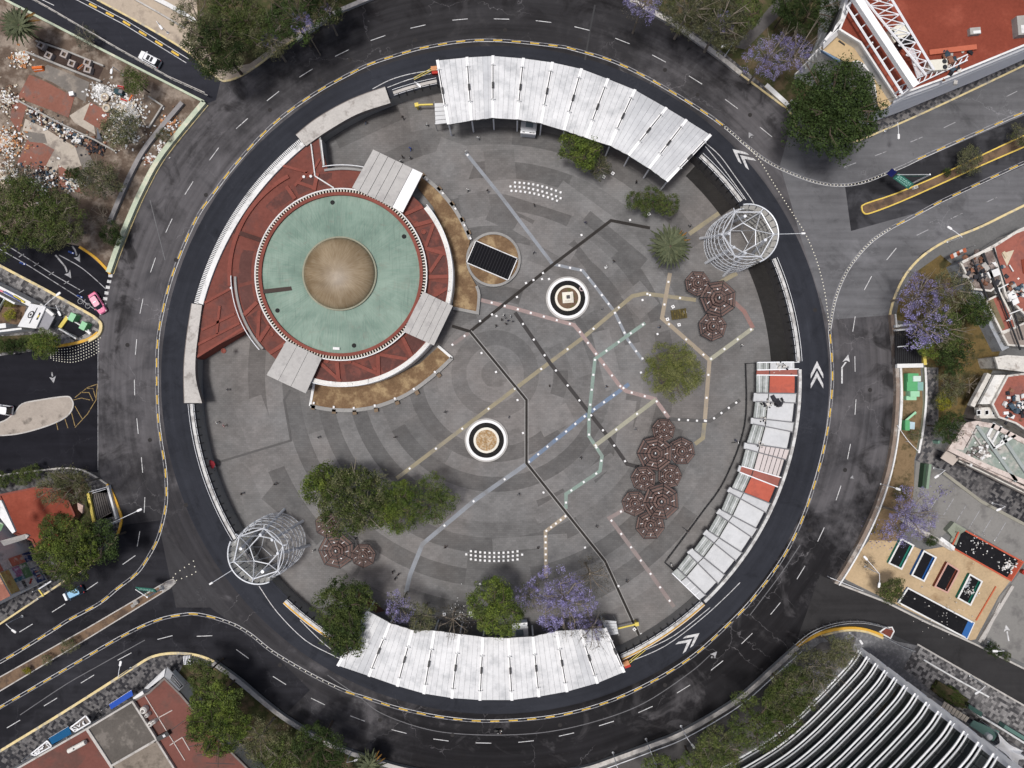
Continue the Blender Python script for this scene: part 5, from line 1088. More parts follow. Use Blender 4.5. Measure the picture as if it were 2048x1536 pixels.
# north-east building with the billboard trusses
TAN = M('tan_terrace', (.46, .345, .20), .85, .12, .15, 1.5, col2=(.40, .30, .18), s3=.3, grime=.2)
REDT = M('bright_red_roof', (.20, .048, .030), .85, .25, .12, 2.0, col2=(.255, .07, .045), s3=.12, thr=(.52, .68), grime=.25)
ZR = 14.0; ZT_ = 12.0
nb = building('corner_building', 'big building with bright red roof and white billboard trusses at the top right', [(1708, -60), (1703, 0), (1678, 60), (1720, 86), (1792, 196), (1820, 182), (1880, 160), (2060, 86), (2300, -20), (2300, -300), (1720, -300)], ZR, REDT, WHITES, .3)
onroof(nb, 'terrace', TAN, smooth([(1640, 98), (1677, 62), (1722, 88), (1742, 93), (1768, 116), (1782, 148), (1779, 166), (1791, 197), (1763, 221), (1754, 205), (1750, 172), (1738, 140), (1716, 122), (1690, 124), (1640, 98)], 3)[:-1], ZT_ - .2, ZT_)
b = MB(); b.prism(WL([(1640, 98), (1677, 62), (1722, 88), (1745, 96), (1775, 140), (1785, 190), (1763, 219), (1752, 190), (1745, 150), (1718, 124), (1690, 122)], ZT_), 0, ZT_ - .01); b.build('terrace_wall', WHITES, nb)
FB = [(1764, 219), (1800, 202), (2060, 92), (2300, -12)]; WALLW = M('bright_facade_panel', (.80, .80, .80), .6, .08, grime=.15)
bar(nb, 'facade_band', WHITES, [(1690, -20), (1672, 52), (1640, 92)], .5, ZT_, ZR + .2); bar(nb, 'facade_slot', BLACKM, [(1671, 30), (1652, 76)], .35, ZT_, ZR + .22)
bar(nb, 'blue_edge', M('blue_edge_paint', (.15, .22, .32), .6), [(1640, 100), (1678, 124)], .5, ZT_ - .6, ZT_ - .1)
onroof(nb, 'roof_slot', BLACKM, [(1678, 80), (1690, 89), (1689, 92), (1676, 83)], ZT_, ZT_ + .06)
tr = thing('billboard_frame', 'white steel billboard trusses crossing the bright red roof', 'billboard', W(1760, 90, ZR))
bar(tr, 'box_girder', CAPW, [(1698, -30), (1712, 4), (1826, 176)], 1.25, ZR + 3, ZR + 4)
for p0, p1 in (((1693, 12), (1805, 188)), ((1778, -10), (1868, 140)), ((1722, -10), (1852, 150))):
    b = MB(); b.tube([W(*p0, ZR + 2), W(*p1, ZR + 2)], .2, 5); b.build('truss_chord', WSTEEL, tr)
for i in range(9):
    u = i / 8; a = (1722 + 120 * u, -8 + 158 * u); c2 = (1778 + 86 * u, -8 + 148 * u); u2 = min(1, u + .125); a2 = (1722 + 120 * u2, -8 + 158 * u2); c3 = (1778 + 86 * u2, -8 + 148 * u2)
    for p, q_ in ((a, c3), (c2, a2), (a, c2)): b = MB(); b.tube([W(*p, ZR + 1.8), W(*q_, ZR + 1.8)], .09, 4); b.build('truss_brace', WSTEEL, tr)
    l0 = (1693 + 112 * u, 12 + 176 * u); l1 = (1703 + 112 * u, 2 + 176 * u); b = MB(); b.tube([W(*l0, ZR + 2), W(l1[0] + 8, l1[1] - 4, ZR + 3)], .1, 4); b.build('truss_brace', WSTEEL, tr)
for i in range(7): p = (1795 + i * 13, 205 - i * 6 - i * i * .3); 
for i in range(12): b = MB(); u = i / 11; b.tube([W(1800 + 130 * u, 186 - 64 * u, ZR + .6), W(1806 + 130 * u, 172 - 60 * u, ZR + .9)], .1, 4); b.build('edge_strut', WSTEEL, tr)
for dz in (0, 5): b = MB(); b.tube([W(1798, 186 - dz * 2.4, ZR + .7), W(1935, 120 - dz * 2.2, ZR + .7)], .12, 5); b.build('truss_chord', WSTEEL, tr)
b = MB()
for i in range(26): u = i / 25; b.box(W(1822 + 18 * u, 98 + 56 * u, ZR + 1.6), (1.1, .12, .1), 15)
b.build('ladder_rungs', WSTEEL, tr, kind='stuff')
for px, py, zz in ((1700, 5, ZR + 2), (1745, 85, ZR + 2), (1800, 180, ZR + 2), (1780, 0, ZR + 1.8), (1825, 75, ZR + 1.8), (1866, 138, ZR + 1.8)): q = W(px, py, zz); b = MB(); b.box((q.x, q.y, (ZR + zz) / 2), (.25, .25, zz - ZR)); b.build('stub_column', WSTEEL, tr)
def acunit(px, py, rot, size, label, z, nf=2):
    q = W(px, py, z); t = thing('roof_air_conditioner', label, 'air conditioner', q, rot=rot)
    b = MB(); b.box((0, 0, size[2] / 2 + .15), size); local(b, 'case', M('ac_white', (.62, .60, .52), .6, .12) if 'ac_white' not in MATS else MATS['ac_white'], t)
    for i in range(nf): b = MB(); b.lathe([(.42, size[2] + .16), (.42, size[2] + .22), (.3, size[2] + .18), (0, size[2] + .18)], 14, (-size[0] / 2 + .5, (-.5 + i) * 1.0 if nf > 1 else 0, 0)); local(b, 'fan', BLACKM, t)
    b = MB(); b.box((0, 0, .07), (size[0] * .9, size[1] * .9, .14)); local(b, 'skid', BLACKM, t)
acunit(1790, 72, 30, (3.6, 2.4, 1.5), 'white rooftop cooling unit with two fans between the billboard trusses', ZR); acunit(1866, 137, 185, (3.4, 1.9, 1.3), 'white rooftop cooling unit at the lower end of the billboard trusses', ZR)
for px, py, lb in ((1795, 93, 'round black rooftop tank beside the white cooling unit, left one'), (1813, 86, 'round black rooftop tank beside the white cooling unit, right one')):
    q = W(px, py, ZR); t = thing('water_tank', lb, 'tank', q); b = MB(); b.lathe([(.8, 0), (.85, .3), (.85, 1.2), (.5, 1.5), (.25, 1.55), (0, 1.6)], 18); local(b, 'tank_body', BLACKM, t); b = MB(); b.lathe([(.26, 1.55), (.26, 1.66), (0, 1.68)], 12); local(b, 'lid', RIB, t)
for px, py, sx, sy, h, lb in ((1945, 66, 1.9, 1.2, .8, 'small grey duct box alone on the bright red roof'), (2035, 58, 2.0, 3.4, 1.4, 'tall grey and white duct unit near the right edge of the red roof')):
    q = W(px, py, ZR); t = thing('duct_box', lb, 'duct', q, rot=5); b = MB(); b.box((0, 0, h / 2), (sx, sy, h)); local(b, 'case', CONC, t); b = MB(); b.box((.2, -sy * .22, h + .05), (sx * .7, sy * .42, .1)); local(b, 'hood', WHITES, t)
bar(nb, 'roof_beam', M('orange_red_beam', (.42, .12, .07), .8), [(1856, 107), (1950, 96)], .9, ZR, ZR + .5)
heap('roof_debris', 'dark and pale clutter along the lower edge of the bright red roof', 1895, 125, 34, 50, CL, ZR, (.2, .8))

# west corner building with the white gable
wb = thing('corner_shop', 'white flat fronted corner shop with an eye emblem on its sloping gable', 'building', W(70, 632, 0))
for pts, w, z in (([(-60, 540), (20, 578), (88, 613)], .9, 4.0), ([(-60, 552), (20, 590), (60, 612)], .35, 4.3), ([(-60, 664), (38, 654)], .9, 3.6), ([(-60, 676), (70, 660)], .4, 3.8)): bar(wb, 'wall', WHITES, pts, w, 0, z)
def slope(t, name, m, pts, zs, th=.2):
    v = [W(p[0], p[1], z) for p, z in zip(pts, zs)]; n = len(v); b = MB()
    b.add(v + [Vector((p.x, p.y, p.z - th)) for p in v], [tuple(range(n))[::-1], tuple(range(n, 2 * n))] + [(i, (i + 1) % n, n + (i + 1) % n, n + i) for i in range(n)]); 
    import_fix = (v[1] - v[0]).cross(v[2] - v[0]).z
    if import_fix > 0: b.f = [f[::-1] for f in b.f]
    return b.build(name, m, t)
slope(wb, 'gable_board', CAPW, [(61, 607), (92, 613), (72, 657), (35, 653)], (4.6, 3.2, 3.2, 4.6)); slope(wb, 'side_roof', M('grey_felt', (.27, .27, .29), .8, .15), [(91, 622), (110, 632), (95, 661), (74, 653)], (2.8, 2.4, 2.4, 2.8))
bar(wb, 'sill', WHITES, [(84, 610), (110, 631)], .6, 2.3, 2.9)
RE = WL([(1792, 196), (1820, 182), (1880, 160), (2060, 86), (2300, -20)], ZR); LE = WL([(1640, 98), (1678, 62), (1703, 0), (1708, -60)], ZT_)
for E in (RE, LE):
    for k in range(9):
        for p, q in zip(E, E[1:]):
            d = (q - p); L = d.length; n_ = Vector((d.y, -d.x, 0)).normalized(); n_ = n_ if n_.dot(-p) > 0 else -n_
            m_ = (p + q) / 2 + n_ * (.06 + .10 * (k % 2)); z_ = ZR * (k + .5) / 9; bb = MB(); sg_ = -1 if n_.dot(Vector((-d.y, d.x, 0))) > 0 else 1; bb.box((m_.x, m_.y, z_), (L + .05, .16, ZR / 9 - .22), math.degrees(math.atan2(d.y, d.x)), tilt=(sg_ * -32, 0)); bb.build('facade_panel', WALLW, nb)
# eye emblem: a black almond ring with a round pupil, two thin strips and a small yellow and black tag
def onslope(u, v):   # u along the board's long side, v from top edge to bottom edge
    a, b_, c, d = (61, 607), (92, 613), (72, 657), (35, 653)
    x = (a[0] + (d[0] - a[0]) * u) * (1 - v) + (b_[0] + (c[0] - b_[0]) * u) * v; y = (a[1] + (d[1] - a[1]) * u) * (1 - v) + (b_[1] + (c[1] - b_[1]) * u) * v
    return (x, y, 4.62 - 1.4 * v)
def decal(t, name, m, uv, lift=.02):
    v = [W(*(lambda q: (q[0], q[1], q[2] + lift))(onslope(*p))) for p in uv]; b = MB(); f = tuple(range(len(v)))
    s = sum((v[i].x * v[(i + 1) % len(v)].y - v[(i + 1) % len(v)].x * v[i].y) for i in range(len(v)))
    b.add(v, [f if s > 0 else f[::-1]]); return b.build(name, m, t)
INK = plain('sign_ink', (.02, .02, .022), .6); YEL = plain('sign_yellow', (.6, .48, .06), .6)
decal(wb, 'eye_outline', INK, [(.44 + .16 * math.cos(k * math.pi / 8), .36 + .16 * math.sin(k * math.pi / 8)) for k in range(16)]); decal(wb, 'eye_white', CAPW, [(.44 + .115 * math.cos(k * math.pi / 8), .36 + .10 * math.sin(k * math.pi / 8)) for k in range(16)], .03)
decal(wb, 'eye_pupil', INK, [(.44 + .055 * math.cos(k * math.pi / 6), .35 + .065 * math.sin(k * math.pi / 6)) for k in range(12)], .04)
decal(wb, 'sign_strip', INK, [(.12, .50), (.82, .50), (.82, .54), (.12, .54)], .022); decal(wb, 'sign_tag', INK, [(.30, .78), (.62, .78), (.62, .86), (.30, .86)], .022); decal(wb, 'sign_tag_yellow', YEL, [(.40, .78), (.52, .78), (.52, .86), (.40, .86)], .03)
for p0, p1, m in (((16, 585), (50, 604), M('mural_blue', (.10, .12, .28), .7)), ((35, 593), (56, 606), YEL), ((0, 579), (14, 585), M('mural_pink', (.6, .2, .25), .7))): bar(wb, 'painted_panel', m, [p0, p1], .3, 3.2, 4.35)
GCAB = M('green_cabinet', (.17, .40, .20), .6, .12, .4, 3)
for px, py, lb in ((155, 636, 'green metal cabinet beside the stairwell near the pink taxi, left one'), (177, 653, 'green metal cabinet beside the stairwell near the pink taxi, right one')):
    q = W(px, py, .13); t = thing('street_cabinet', lb, 'cabinet', (q.x, q.y, .13), rot=-28); b = MB(); b.box((0, 0, .85), (1.05, 1.5, 1.7)); local(b, 'case', GCAB, t); b = MB(); b.box((0, 0, 1.74), (1.15, 1.6, .08)); local(b, 'lid', M('green_lid', (.26, .50, .30), .6) if 'green_lid' not in MATS else MATS['green_lid'], t); b = MB(); b.box((.54, 0, .85), (.04, 1.2, 1.4)); local(b, 'door', M('green_door', (.10, .30, .13), .6) if 'green_door' not in MATS else MATS['green_door'], t)

# south-west corner: low red roof and the painted building
rb = building('low_house', 'low house with a bright rust red roof among the trees on the left', [(0, 990), (78, 974), (128, 980), (150, 1030), (128, 1062), (80, 1110), (66, 1080), (30, 1066), (14, 1020)], 2.6, REDT, M('rusty_wall', (.25, .12, .08), .85, .2), .25, REDB)
onroof(rb, 'chimney_stack', M('spotted_brick', (.42, .30, .26), .9, .4, 1, 5), [(158, 1004), (170, 1010), (168, 1026), (160, 1018)], 1.9, 2.5)
mu = thing('painted_building', 'white building with a colourful painted wall at the left edge', 'building', W(10, 1120, 0))
b = MB(); b.prism(WL([(-60, 1010), (22, 1048), (58, 1085), (62, 1100), (96, 1160), (-60, 1240)]), 0, 10.3); b.build('wall', WHITES, mu)
b = MB(); b.prism(WL([(-60, 1010), (22, 1048), (58, 1085), (62, 1100), (96, 1160), (-60, 1240)]), 10.302, 10.35); b.build('roof', M('faded_red_roof', (.26, .11, .08), .85, .25, .2, 2, col2=(.5, .3, .2), s3=.3), mu)
MURC = [M('mural_%s' % n, c, .8, .3, 1, 4, col2=c2, s3=.8, thr=(.5, .58)) for n, c, c2 in (('navy', (.05, .07, .17), (.45, .42, .5)), ('green', (.14, .25, .13), (.55, .56, .52)), ('violet', (.36, .16, .28), (.56, .58, .68)), ('gold', (.52, .40, .16), (.44, .24, .10)), ('coral', (.55, .20, .14), (.6, .5, .42)), ('teal', (.06, .17, .24), (.30, .36, .4)), ('white', (.62, .60, .58), (.45, .43, .42)))]
A, Bv = W(63, 1099), W(96, 1160); d = Bv - A; Lw = d.length; u = d / Lw; nr = Vector((-u.y, u.x, 0)); nr = nr if nr.x > 0 else -nr
def mural(m, s0, s1, z0, z1, lift=.03, name='mural_panel'):
    z0 *= 1.92; z1 *= 1.92; b = MB(); c = A + u * Lw * (s0 + s1) / 2 + nr * lift; b.box((c.x, c.y, (z0 + z1) / 2), (Lw * (s1 - s0), .05, z1 - z0), math.degrees(math.atan2(u.y, u.x))); b.build(name, m, mu)
for a in ((0, .03, .30, .3, 1.5), (6, .32, .5, .3, 1.5), (0, .52, .97, .3, 1.5), (4, .03, .28, 1.55, 3.4), (1, .30, .72, 1.55, 2.6), (6, .05, .3, 3.45, 4.6), (2, .31, .6, 2.65, 3.6), (5, .61, .72, 2.65, 4.0), (6, .74, .97, 1.55, 4.0), (3, .32, .97, 4.05, 5.2), (4, .03, .3, 4.65, 5.2)): mural(MURC[a[0]], *a[1:])
for i in range(8): mural(INK, .75 + i * .026, .765 + i * .026 + (i % 3) * .004, 2.95, 3.35, .06, 'painted_letter')
for i, s in enumerate((.78, .82, .86)): mural(M('mural_red', (.4, .05, .04), .7) if 'mural_red' not in MATS else MATS['mural_red'], s, s + .045, 1.9 + i * .18, 2.2 + i * .18, .06, 'painted_shape')
for i in range(5): mural(MURC[4 if i % 2 else 6], .56 + i * .07, .60 + i * .07, .6, 1.15, .06, 'painted_letter')
onroof(mu, 'roof_parapet', WHITES, [(0, 1000), (6, 1000), (34, 1062), (28, 1066), (0, 1030)], 10.36, 10.8); onroof(mu, 'roof_patch', MURC[1], [(-10, 1040), (8, 1048), (2, 1062), (-10, 1060)], 10.36, 10.4)
slope(mu, 'concrete_fin', STONEL, [(0, 1082), (50, 1068), (58, 1071), (52, 1078), (8, 1092)], (10.9, 8.4, 8.2, 8.2, 10.9), .5)
gt = thing('street_gate', 'white and yellow gate frame on the mosaic pavement near the blue car', 'gate', W(88, 1182, 0))
for p0, p1, m in (((78, 1178), (103, 1162), WSTEEL), ((78, 1178), (88, 1192), YB)): bar(gt, 'top_bar', m, [p0, p1], .25, 2.0, 2.2)
for p in ((78, 1178), (103, 1162), (88, 1192)): q = W(*p, .13); b = MB(); b.box((q.x, q.y, 1.05), (.16, .16, 1.9)); b.build('post', WSTEEL, gt)

# bottom left building group
ZB = 4.2; BROWNR = M('brown_red_roof', (.15, .062, .05), .85, .2, .15, 2.0, col2=(.115, .06, .05), s3=.2, grime=.35)
be = building('flat_roof_building', 'brown red flat roof with a white gas tank at the bottom left corner', [(-60, 1592), (34, 1537), (174, 1457), (222, 1530), (260, 1600), (0, 1700)], ZB, BROWNR, WHITES, .3, STONEL)
bg = building('flat_roof_building', 'dark grey stained flat roof between two brown red roofs at the bottom left', [(176, 1456), (266, 1402), (314, 1478), (224, 1530)], ZB + .6, M('stained_grey_roof', (.10, .09, .08), .9, .3, .2, 2.5, col2=(.15, .135, .12), s3=.4, grime=.4), STONEL, .3, STONEL)
bg2 = building('flat_roof_building', 'mottled grey flat roof at the bottom edge beside the pale parapet', [(224, 1531), (314, 1479), (352, 1540), (400, 1640), (280, 1640)], ZB + .3, M('mottled_roof', (.20, .17, .14), .9, .3, .3, 2.5, col2=(.13, .11, .09), s3=.4, grime=.4), STONEL, .3, STONEL)
br_ = building('flat_roof_building', 'brown red roof with round white tanks under the tree at the bottom left', [(268, 1401), (300, 1384), (330, 1356), (362, 1388), (440, 1480), (520, 1560), (520, 1700), (420, 1700), (316, 1480)], ZB, BROWNR, WHITES, .3, STONED)
for p0, p1 in (((286, 1384), (370, 1520)), ((318, 1500), (356, 1560)), ((308, 1440), (345, 1420)), ((340, 1490), (365, 1474)), ((365, 1474), (380, 1500))): bar(br_, 'pipe_line', M('pale_pipe', (.45, .40, .37), .7) if 'pale_pipe' not in MATS else MATS['pale_pipe'], [p0, p1], .16, ZB + .03, ZB + .16)
for k in range(6): bar(br_, 'roof_joint', BLACKM, [(340 + k * 18, 1462 + k * 16), (330 + k * 25 + 40, 1440 + k * 22)], .12, ZB + .03, ZB + .06)
sg = thing('shop_sign', 'white corner sign board with two black lettered panels at the bottom left', 'sign', W(325, 1362, 2.5))
slope(sg, 'sign_board', CAPW, [(288, 1377), (331, 1336), (328, 1353), (296, 1378)][:], (3.4, 3.4, 4.9, 4.9)); slope(sg, 'sign_board', CAPW, [(334, 1334), (368, 1372), (358, 1382), (329, 1354)], (3.4, 3.4, 4.9, 4.9))
onroof(sg, 'sign_wall', WHITES, [(270, 1392), (289, 1378), (292, 1384), (274, 1398)], 3.6, 4.4)
def qlerp(q, u, v):
    a, b_, c, d = q; return ((a[0] * (1 - u) + b_[0] * u) * (1 - v) + (d[0] * (1 - u) + c[0] * u) * v, (a[1] * (1 - u) + b_[1] * u) * (1 - v) + (d[1] * (1 - u) + c[1] * u) * v)
def patch(t, name, m, q, zz, u0, u1, v0, v1, lift):
    P = [W(*qlerp(q, u_, v_), zz[0] + (zz[1] - zz[0]) * v_ + lift) for u_, v_ in ((u0, v0), (u1, v0), (u1, v1), (u0, v1))]; b = MB(); s = (P[1] - P[0]).cross(P[2] - P[0]).z; b.add(P, [(0, 1, 2, 3) if s > 0 else (3, 2, 1, 0)]); b.build(name, m, t)
Q1 = [(288, 1377), (331, 1336), (328, 1353), (296, 1378)]; Q2 = [(334, 1334), (368, 1372), (358, 1382), (329, 1354)]
patch(sg, 'lettered_panel', INK, Q1, (3.4, 4.9), .18, .82, .25, .8, .03); patch(sg, 'lettered_panel', INK, Q2, (3.4, 4.9), .34, .96, .08, .72, .03)
for i in range(9): patch(sg, 'letter', STONE, Q1, (3.4, 4.9), .22 + i * .065, .25 + i * .065 + (i % 2) * .012, .42, .62, .05)
for i in range(8):
    patch(sg, 'letter', CAPW, Q2, (3.4, 4.9), .39 + i * .067, .43 + i * .067, .16, .36, .05); patch(sg, 'letter', CAPW, Q2, (3.4, 4.9), .38 + i * .07, .425 + i * .07, .44, .64, .05)
for q, c_, lb in (([(218, 1409), (263, 1380), (266, 1391), (222, 1419)], (.03, .09, .42), 'bright blue awning beside the grey stained roof'), ([(97, 1477), (137, 1453), (143, 1468), (104, 1489)], (.012, .09, .21), 'dark blue awning in front of the brown red roof')):
    t = thing('shop_awning', lb, 'awning', W(sum(p[0] for p in q) / 4, sum(p[1] for p in q) / 4, 0)); slope(t, 'canvas', M('canvas_%d' % int(c_[2] * 100), c_, .7, .1), [q[0], q[1], q[2], q[3]], (2.6, 2.6, 3.4, 3.4), .06)
    b = MB(); b.tube([W(*q[0], 2.5), W(*q[1], 2.5)], .06, 5); b.build('front_bar', WSTEEL, t)
    for p in q[:2]: w_ = W(*p, 0); b = MB(); b.box((w_.x, w_.y, 1.3), (.08, .08, 2.4)); b.build('post', WSTEEL, t)
for q, lb in (([(141, 1455), (172, 1431), (182, 1444), (150, 1463)], 'white wrought trellis beside the dark blue awning, upper one'), ([(62, 1508), (95, 1481), (104, 1492), (72, 1510)], 'white wrought trellis beside the dark blue awning, lower one')):
    t = thing('white_trellis', lb, 'trellis', W(q[0][0], q[0][1], 0)); rr = random.Random(int(q[0][0]))
    for i in range(4): bar(t, 'trellis_bar', WSTEEL, [q[i], q[(i + 1) % 4]], .25, 2.7, 2.85)
    for i in range(16): u_, v_ = rr.random(), rr.random(); p = qlerp(q, u_, v_); p2 = qlerp(q, min(1, max(0, u_ + rr.uniform(-.25, .25))), min(1, max(0, v_ + rr.uniform(-.6, .6)))); bar(t, 'trellis_bar', WSTEEL, [p, p2], .14, 2.75 + i * .004, 2.86 + i * .004)
    onroof(t, 'dark_backing', STONED, [qlerp(q, .03, .05), qlerp(q, .97, .05), qlerp(q, .97, .95), qlerp(q, .03, .95)], 2.4, 2.5)
    for p in q: w_ = W(*p, 0); b = MB(); b.box((w_.x, w_.y, 1.3), (.12, .12, 2.6)); b.build('post', WSTEEL, t)
def tank(px, py, r, lb, z=ZB):
    q = W(px, py, z); t = thing('water_tank', lb, 'tank', q); b = MB(); b.lathe([(r * .95, 0), (r, .2), (r, 1.0), (r * .7, 1.3), (r * .4, 1.35)], 20); local(b, 'tank_body', M('tank_white', (.62, .60, .56), .5) if 'tank_white' not in MATS else MATS['tank_white'], t); b = MB(); b.lathe([(r * .42, 1.34), (r * .42, 1.45), (r * .2, 1.46), (0, 1.4)], 14); local(b, 'lid', STONED, t)
tank(292, 1416, .68, 'largest round white tank on the brown red roof at the bottom left'); tank(299, 1426, .42, 'small white tank just below the largest white tank'); tank(306, 1443, .5, 'round pale tank farthest down the row on the brown red roof'); tank(313, 1439, .4, 'small pale tank right beside the farthest pale tank')
q = W(159, 1489, ZB); t = thing('gas_tank', 'long white gas tank lying on the brown red roof at the bottom left', 'tank', q, rot=28)
b = MB(); b.tube([(-1.85, 0, .75), (-1.6, 0, .75), (1.6, 0, .75), (1.85, 0, .75)], .45, 16); local(b, 'tank_body', MATS['tank_white'], t, smooth=False)
for x in (-1.1, 1.1): b = MB(); b.box((x, 0, .17), (.2, .9, .34)); local(b, 'saddle', CONC, t)
b = MB(); b.lathe([(.14, 1.18), (.14, 1.3), (0, 1.3)], 10, (-.4, 0, 0)); local(b, 'valve', BLACKM, t)
q = W(330, 1468, ZB); t = thing('black_motor_unit', 'black machine lying on the brown red roof beside the pale parapet', 'machine', q, rot=28)
b = MB(); b.box((0, 0, .5), (2.6, .9, .9)); local(b, 'body', BLACKM, t); b = MB(); b.tube([(-2.2, -.2, .4), (-1.2, 0, .5)], .3, 10); local(b, 'motor', RIB, t); b = MB(); b.box((.4, 0, 1.0), (.5, .5, .2)); local(b, 'cap', STEEL, t)
# ---------------------------------------------------------------- east side: rooftops, old houses, play ground
JUNKR = M('junk_brown_roof', (.13, .10, .09), .9, .4, .4, 3, col2=(.26, .22, .20), s3=.6, thr=(.5, .6), grime=.5)
REDW = M('worn_red_roof', (.28, .10, .075), .85, .22, .2, 2, col2=(.21, .085, .07), s3=.3, grime=.35); KHAKI = M('khaki_roof', (.17, .14, .085), .9, .25, .3, 2.5, grime=.3)
BLUEW = M('blue_grey_wall', (.30, .32, .35), .8, .2, .3, 2.5, col2=(.22, .22, .22), s3=.5, grime=.35)
GREENR = M('green_felt_roof', (.22, .26, .23), .85, .3, .3, 2.2, col2=(.38, .37, .34), s3=.35, thr=(.48, .62), grime=.45)
PINKW = M('pinkish_parapet', (.52, .45, .41), .85, .25, .4, 3, col2=(.32, .26, .23), s3=1.0, thr=(.52, .62), grime=.4)
WORNW = M('worn_white_wall', (.55, .53, .49), .85, .25, .3, 3, col2=(.30, .27, .24), s3=.8, thr=(.52, .64), grime=.5)
e1 = building('old_house', 'old house with junk covered brown roof and blue grey side wall at the upper right', [(1921, 527), (1945, 514), (1985, 497), (2006, 560), (1980, 582), (1945, 578)], 4.6, JUNKR, BLUEW, .3, WORNW)
e2 = building('old_house', 'house with wide red roof, white boxes and a pale patch at the right edge', [(1986, 494), (2030, 466), (2060, 455), (2200, 430), (2200, 600), (2060, 640), (2010, 592), (2000, 550)], 4.8, REDW, WORNW, .3)
e3 = building('old_house', 'house with half khaki half red roof behind the dark green tree on the right', [(1971, 602), (2000, 588), (2026, 640), (2030, 655), (2002, 664)], 4.2, REDW, WORNW, .25)
e4 = building('old_house', 'house with plain brown grey roof below the khaki roof on the right', [(2003, 668), (2060, 640), (2150, 620), (2150, 700), (2045, 692), (2015, 690)], 4.0, M('brown_grey_roof', (.24, .205, .18), .9, .2), WORNW, .25)
onroof(e3, 'khaki_sheet', KHAKI, [(1973, 604), (1986, 597), (2010, 655), (2003, 661)], 4.23, 4.27)
onroof(e2, 'pale_patch', M('cream_patch', (.52, .45, .34), .9, .2), [(2003, 507), (2028, 500), (2014, 532)], 4.84, 4.87)
for pts, m, z in (([(1969, 546), (1992, 537), (1997, 550), (1976, 558)], WHITES, 5.2), ([(2010, 590), (2022, 580), (2030, 595), (2015, 604)], WHITES, 5.3), ([(2018, 600), (2030, 596), (2034, 606), (2022, 612)], WHITES, 5.3), ([(2036, 572), (2060, 565), (2060, 600), (2038, 594)], WHITES, 5.4), ([(2001, 506), (2006, 503), (2012, 514), (2008, 518)], M('cream_box', (.5, .42, .3), .8), 5.1), ([(1988, 578), (1996, 575), (1998, 585), (1990, 588)], WHITES, 5.0), ([(2040, 520), (2060, 515), (2060, 545), (2044, 548)], REDT, 4.95), ([(1981, 526), (1989, 524), (1990, 534), (1982, 536)], WHITES, 5.0)): onroof(e2, 'roof_box', m, pts, 4.6, z)
for p0, p1 in (((1960, 500), (2000, 600)), ((1985, 492), (2045, 680)), ((1966, 505), (2040, 700)), ((1940, 510), (1975, 600))): bar(e1, 'roof_cable_tray', BLACKM, [p0, p1], .28, 5.0, 5.2)
for p0, p1 in (((1996, 578), (2016, 568)), ((2018, 530), (2026, 543)), ((2018, 628), (2044, 618)), ((2018, 642), (2022, 630)), ((2012, 642), (2022, 638))): bar(e2, 'white_pipe', WHITES, [p0, p1], .2, 5.1, 5.25)
heap('roof_debris', 'jumble of dark and pale scrap on the junk covered roof', 1955, 540, 30, 90, CL + [JUNKR], 4.6, (.2, .9))
heap('roof_debris', 'scrap around the white boxes of the red roof at the right edge', 2030, 580, 26, 60, CL, 4.8, (.2, .7))
wl = wallthing('side_wall', 'long blue grey wall leaning along the garden beside the old houses', [(1906, 534), (1935, 590), (1960, 640), (1990, 700)], 1.6, 3.0, BLUEW, sm=0)
b = MB()
for i in range(8): p = (1919 + i * 2.1, 530 + i * 4.2); w_ = W(p[0], p[1], 3.02); b.box((w_.x, w_.y, 3.03), (1.1, .22, .02), -62 + (i % 3) * 30); w_ = W(p[0] + 4, p[1] - 2, 3.02); b.box((w_.x, w_.y, 3.035), (.22, .5, .02), 20 * i)
b.build('graffiti_strokes', M('graffiti_red', (.45, .25, .24), .8), wl)
q = W(1917, 505, .13); t = thing('roof_awning', 'red and white awning over the pavement at the upper right corner house', 'awning', q)
for i in range(5): slope(t, 'awning_strip', M('awning_red', (.42, .12, .06), .8, .2) if 'awning_red' not in MATS else MATS['awning_red'], [(1900 + i * 6.2, 510 - i * 2.9), (1906 + i * 6.2, 507 - i * 2.9), (1909 + i * 6.2, 515 - i * 2.9), (1903 + i * 6.2, 518 - i * 2.9)], (3.0, 3.0, 3.6, 3.6), .1) if i % 2 == 0 else slope(t, 'awning_strip', WHITES, [(1900 + i * 6.2, 510 - i * 2.9), (1906 + i * 6.2, 507 - i * 2.9), (1909 + i * 6.2, 515 - i * 2.9), (1903 + i * 6.2, 518 - i * 2.9)], (3.0, 3.0, 3.6, 3.6), .1)
for p in ((1902, 511), (1930, 497)): w_ = W(*p, 0); b = MB(); b.box((w_.x, w_.y, 1.5), (.12, .12, 2.9)); b.build('post', STEEL, t)
bar(e2, 'street_parapet', WORNW, [(1920, 526), (1985, 492), (2030, 464), (2060, 450)], .5, 4.6, 5.3)
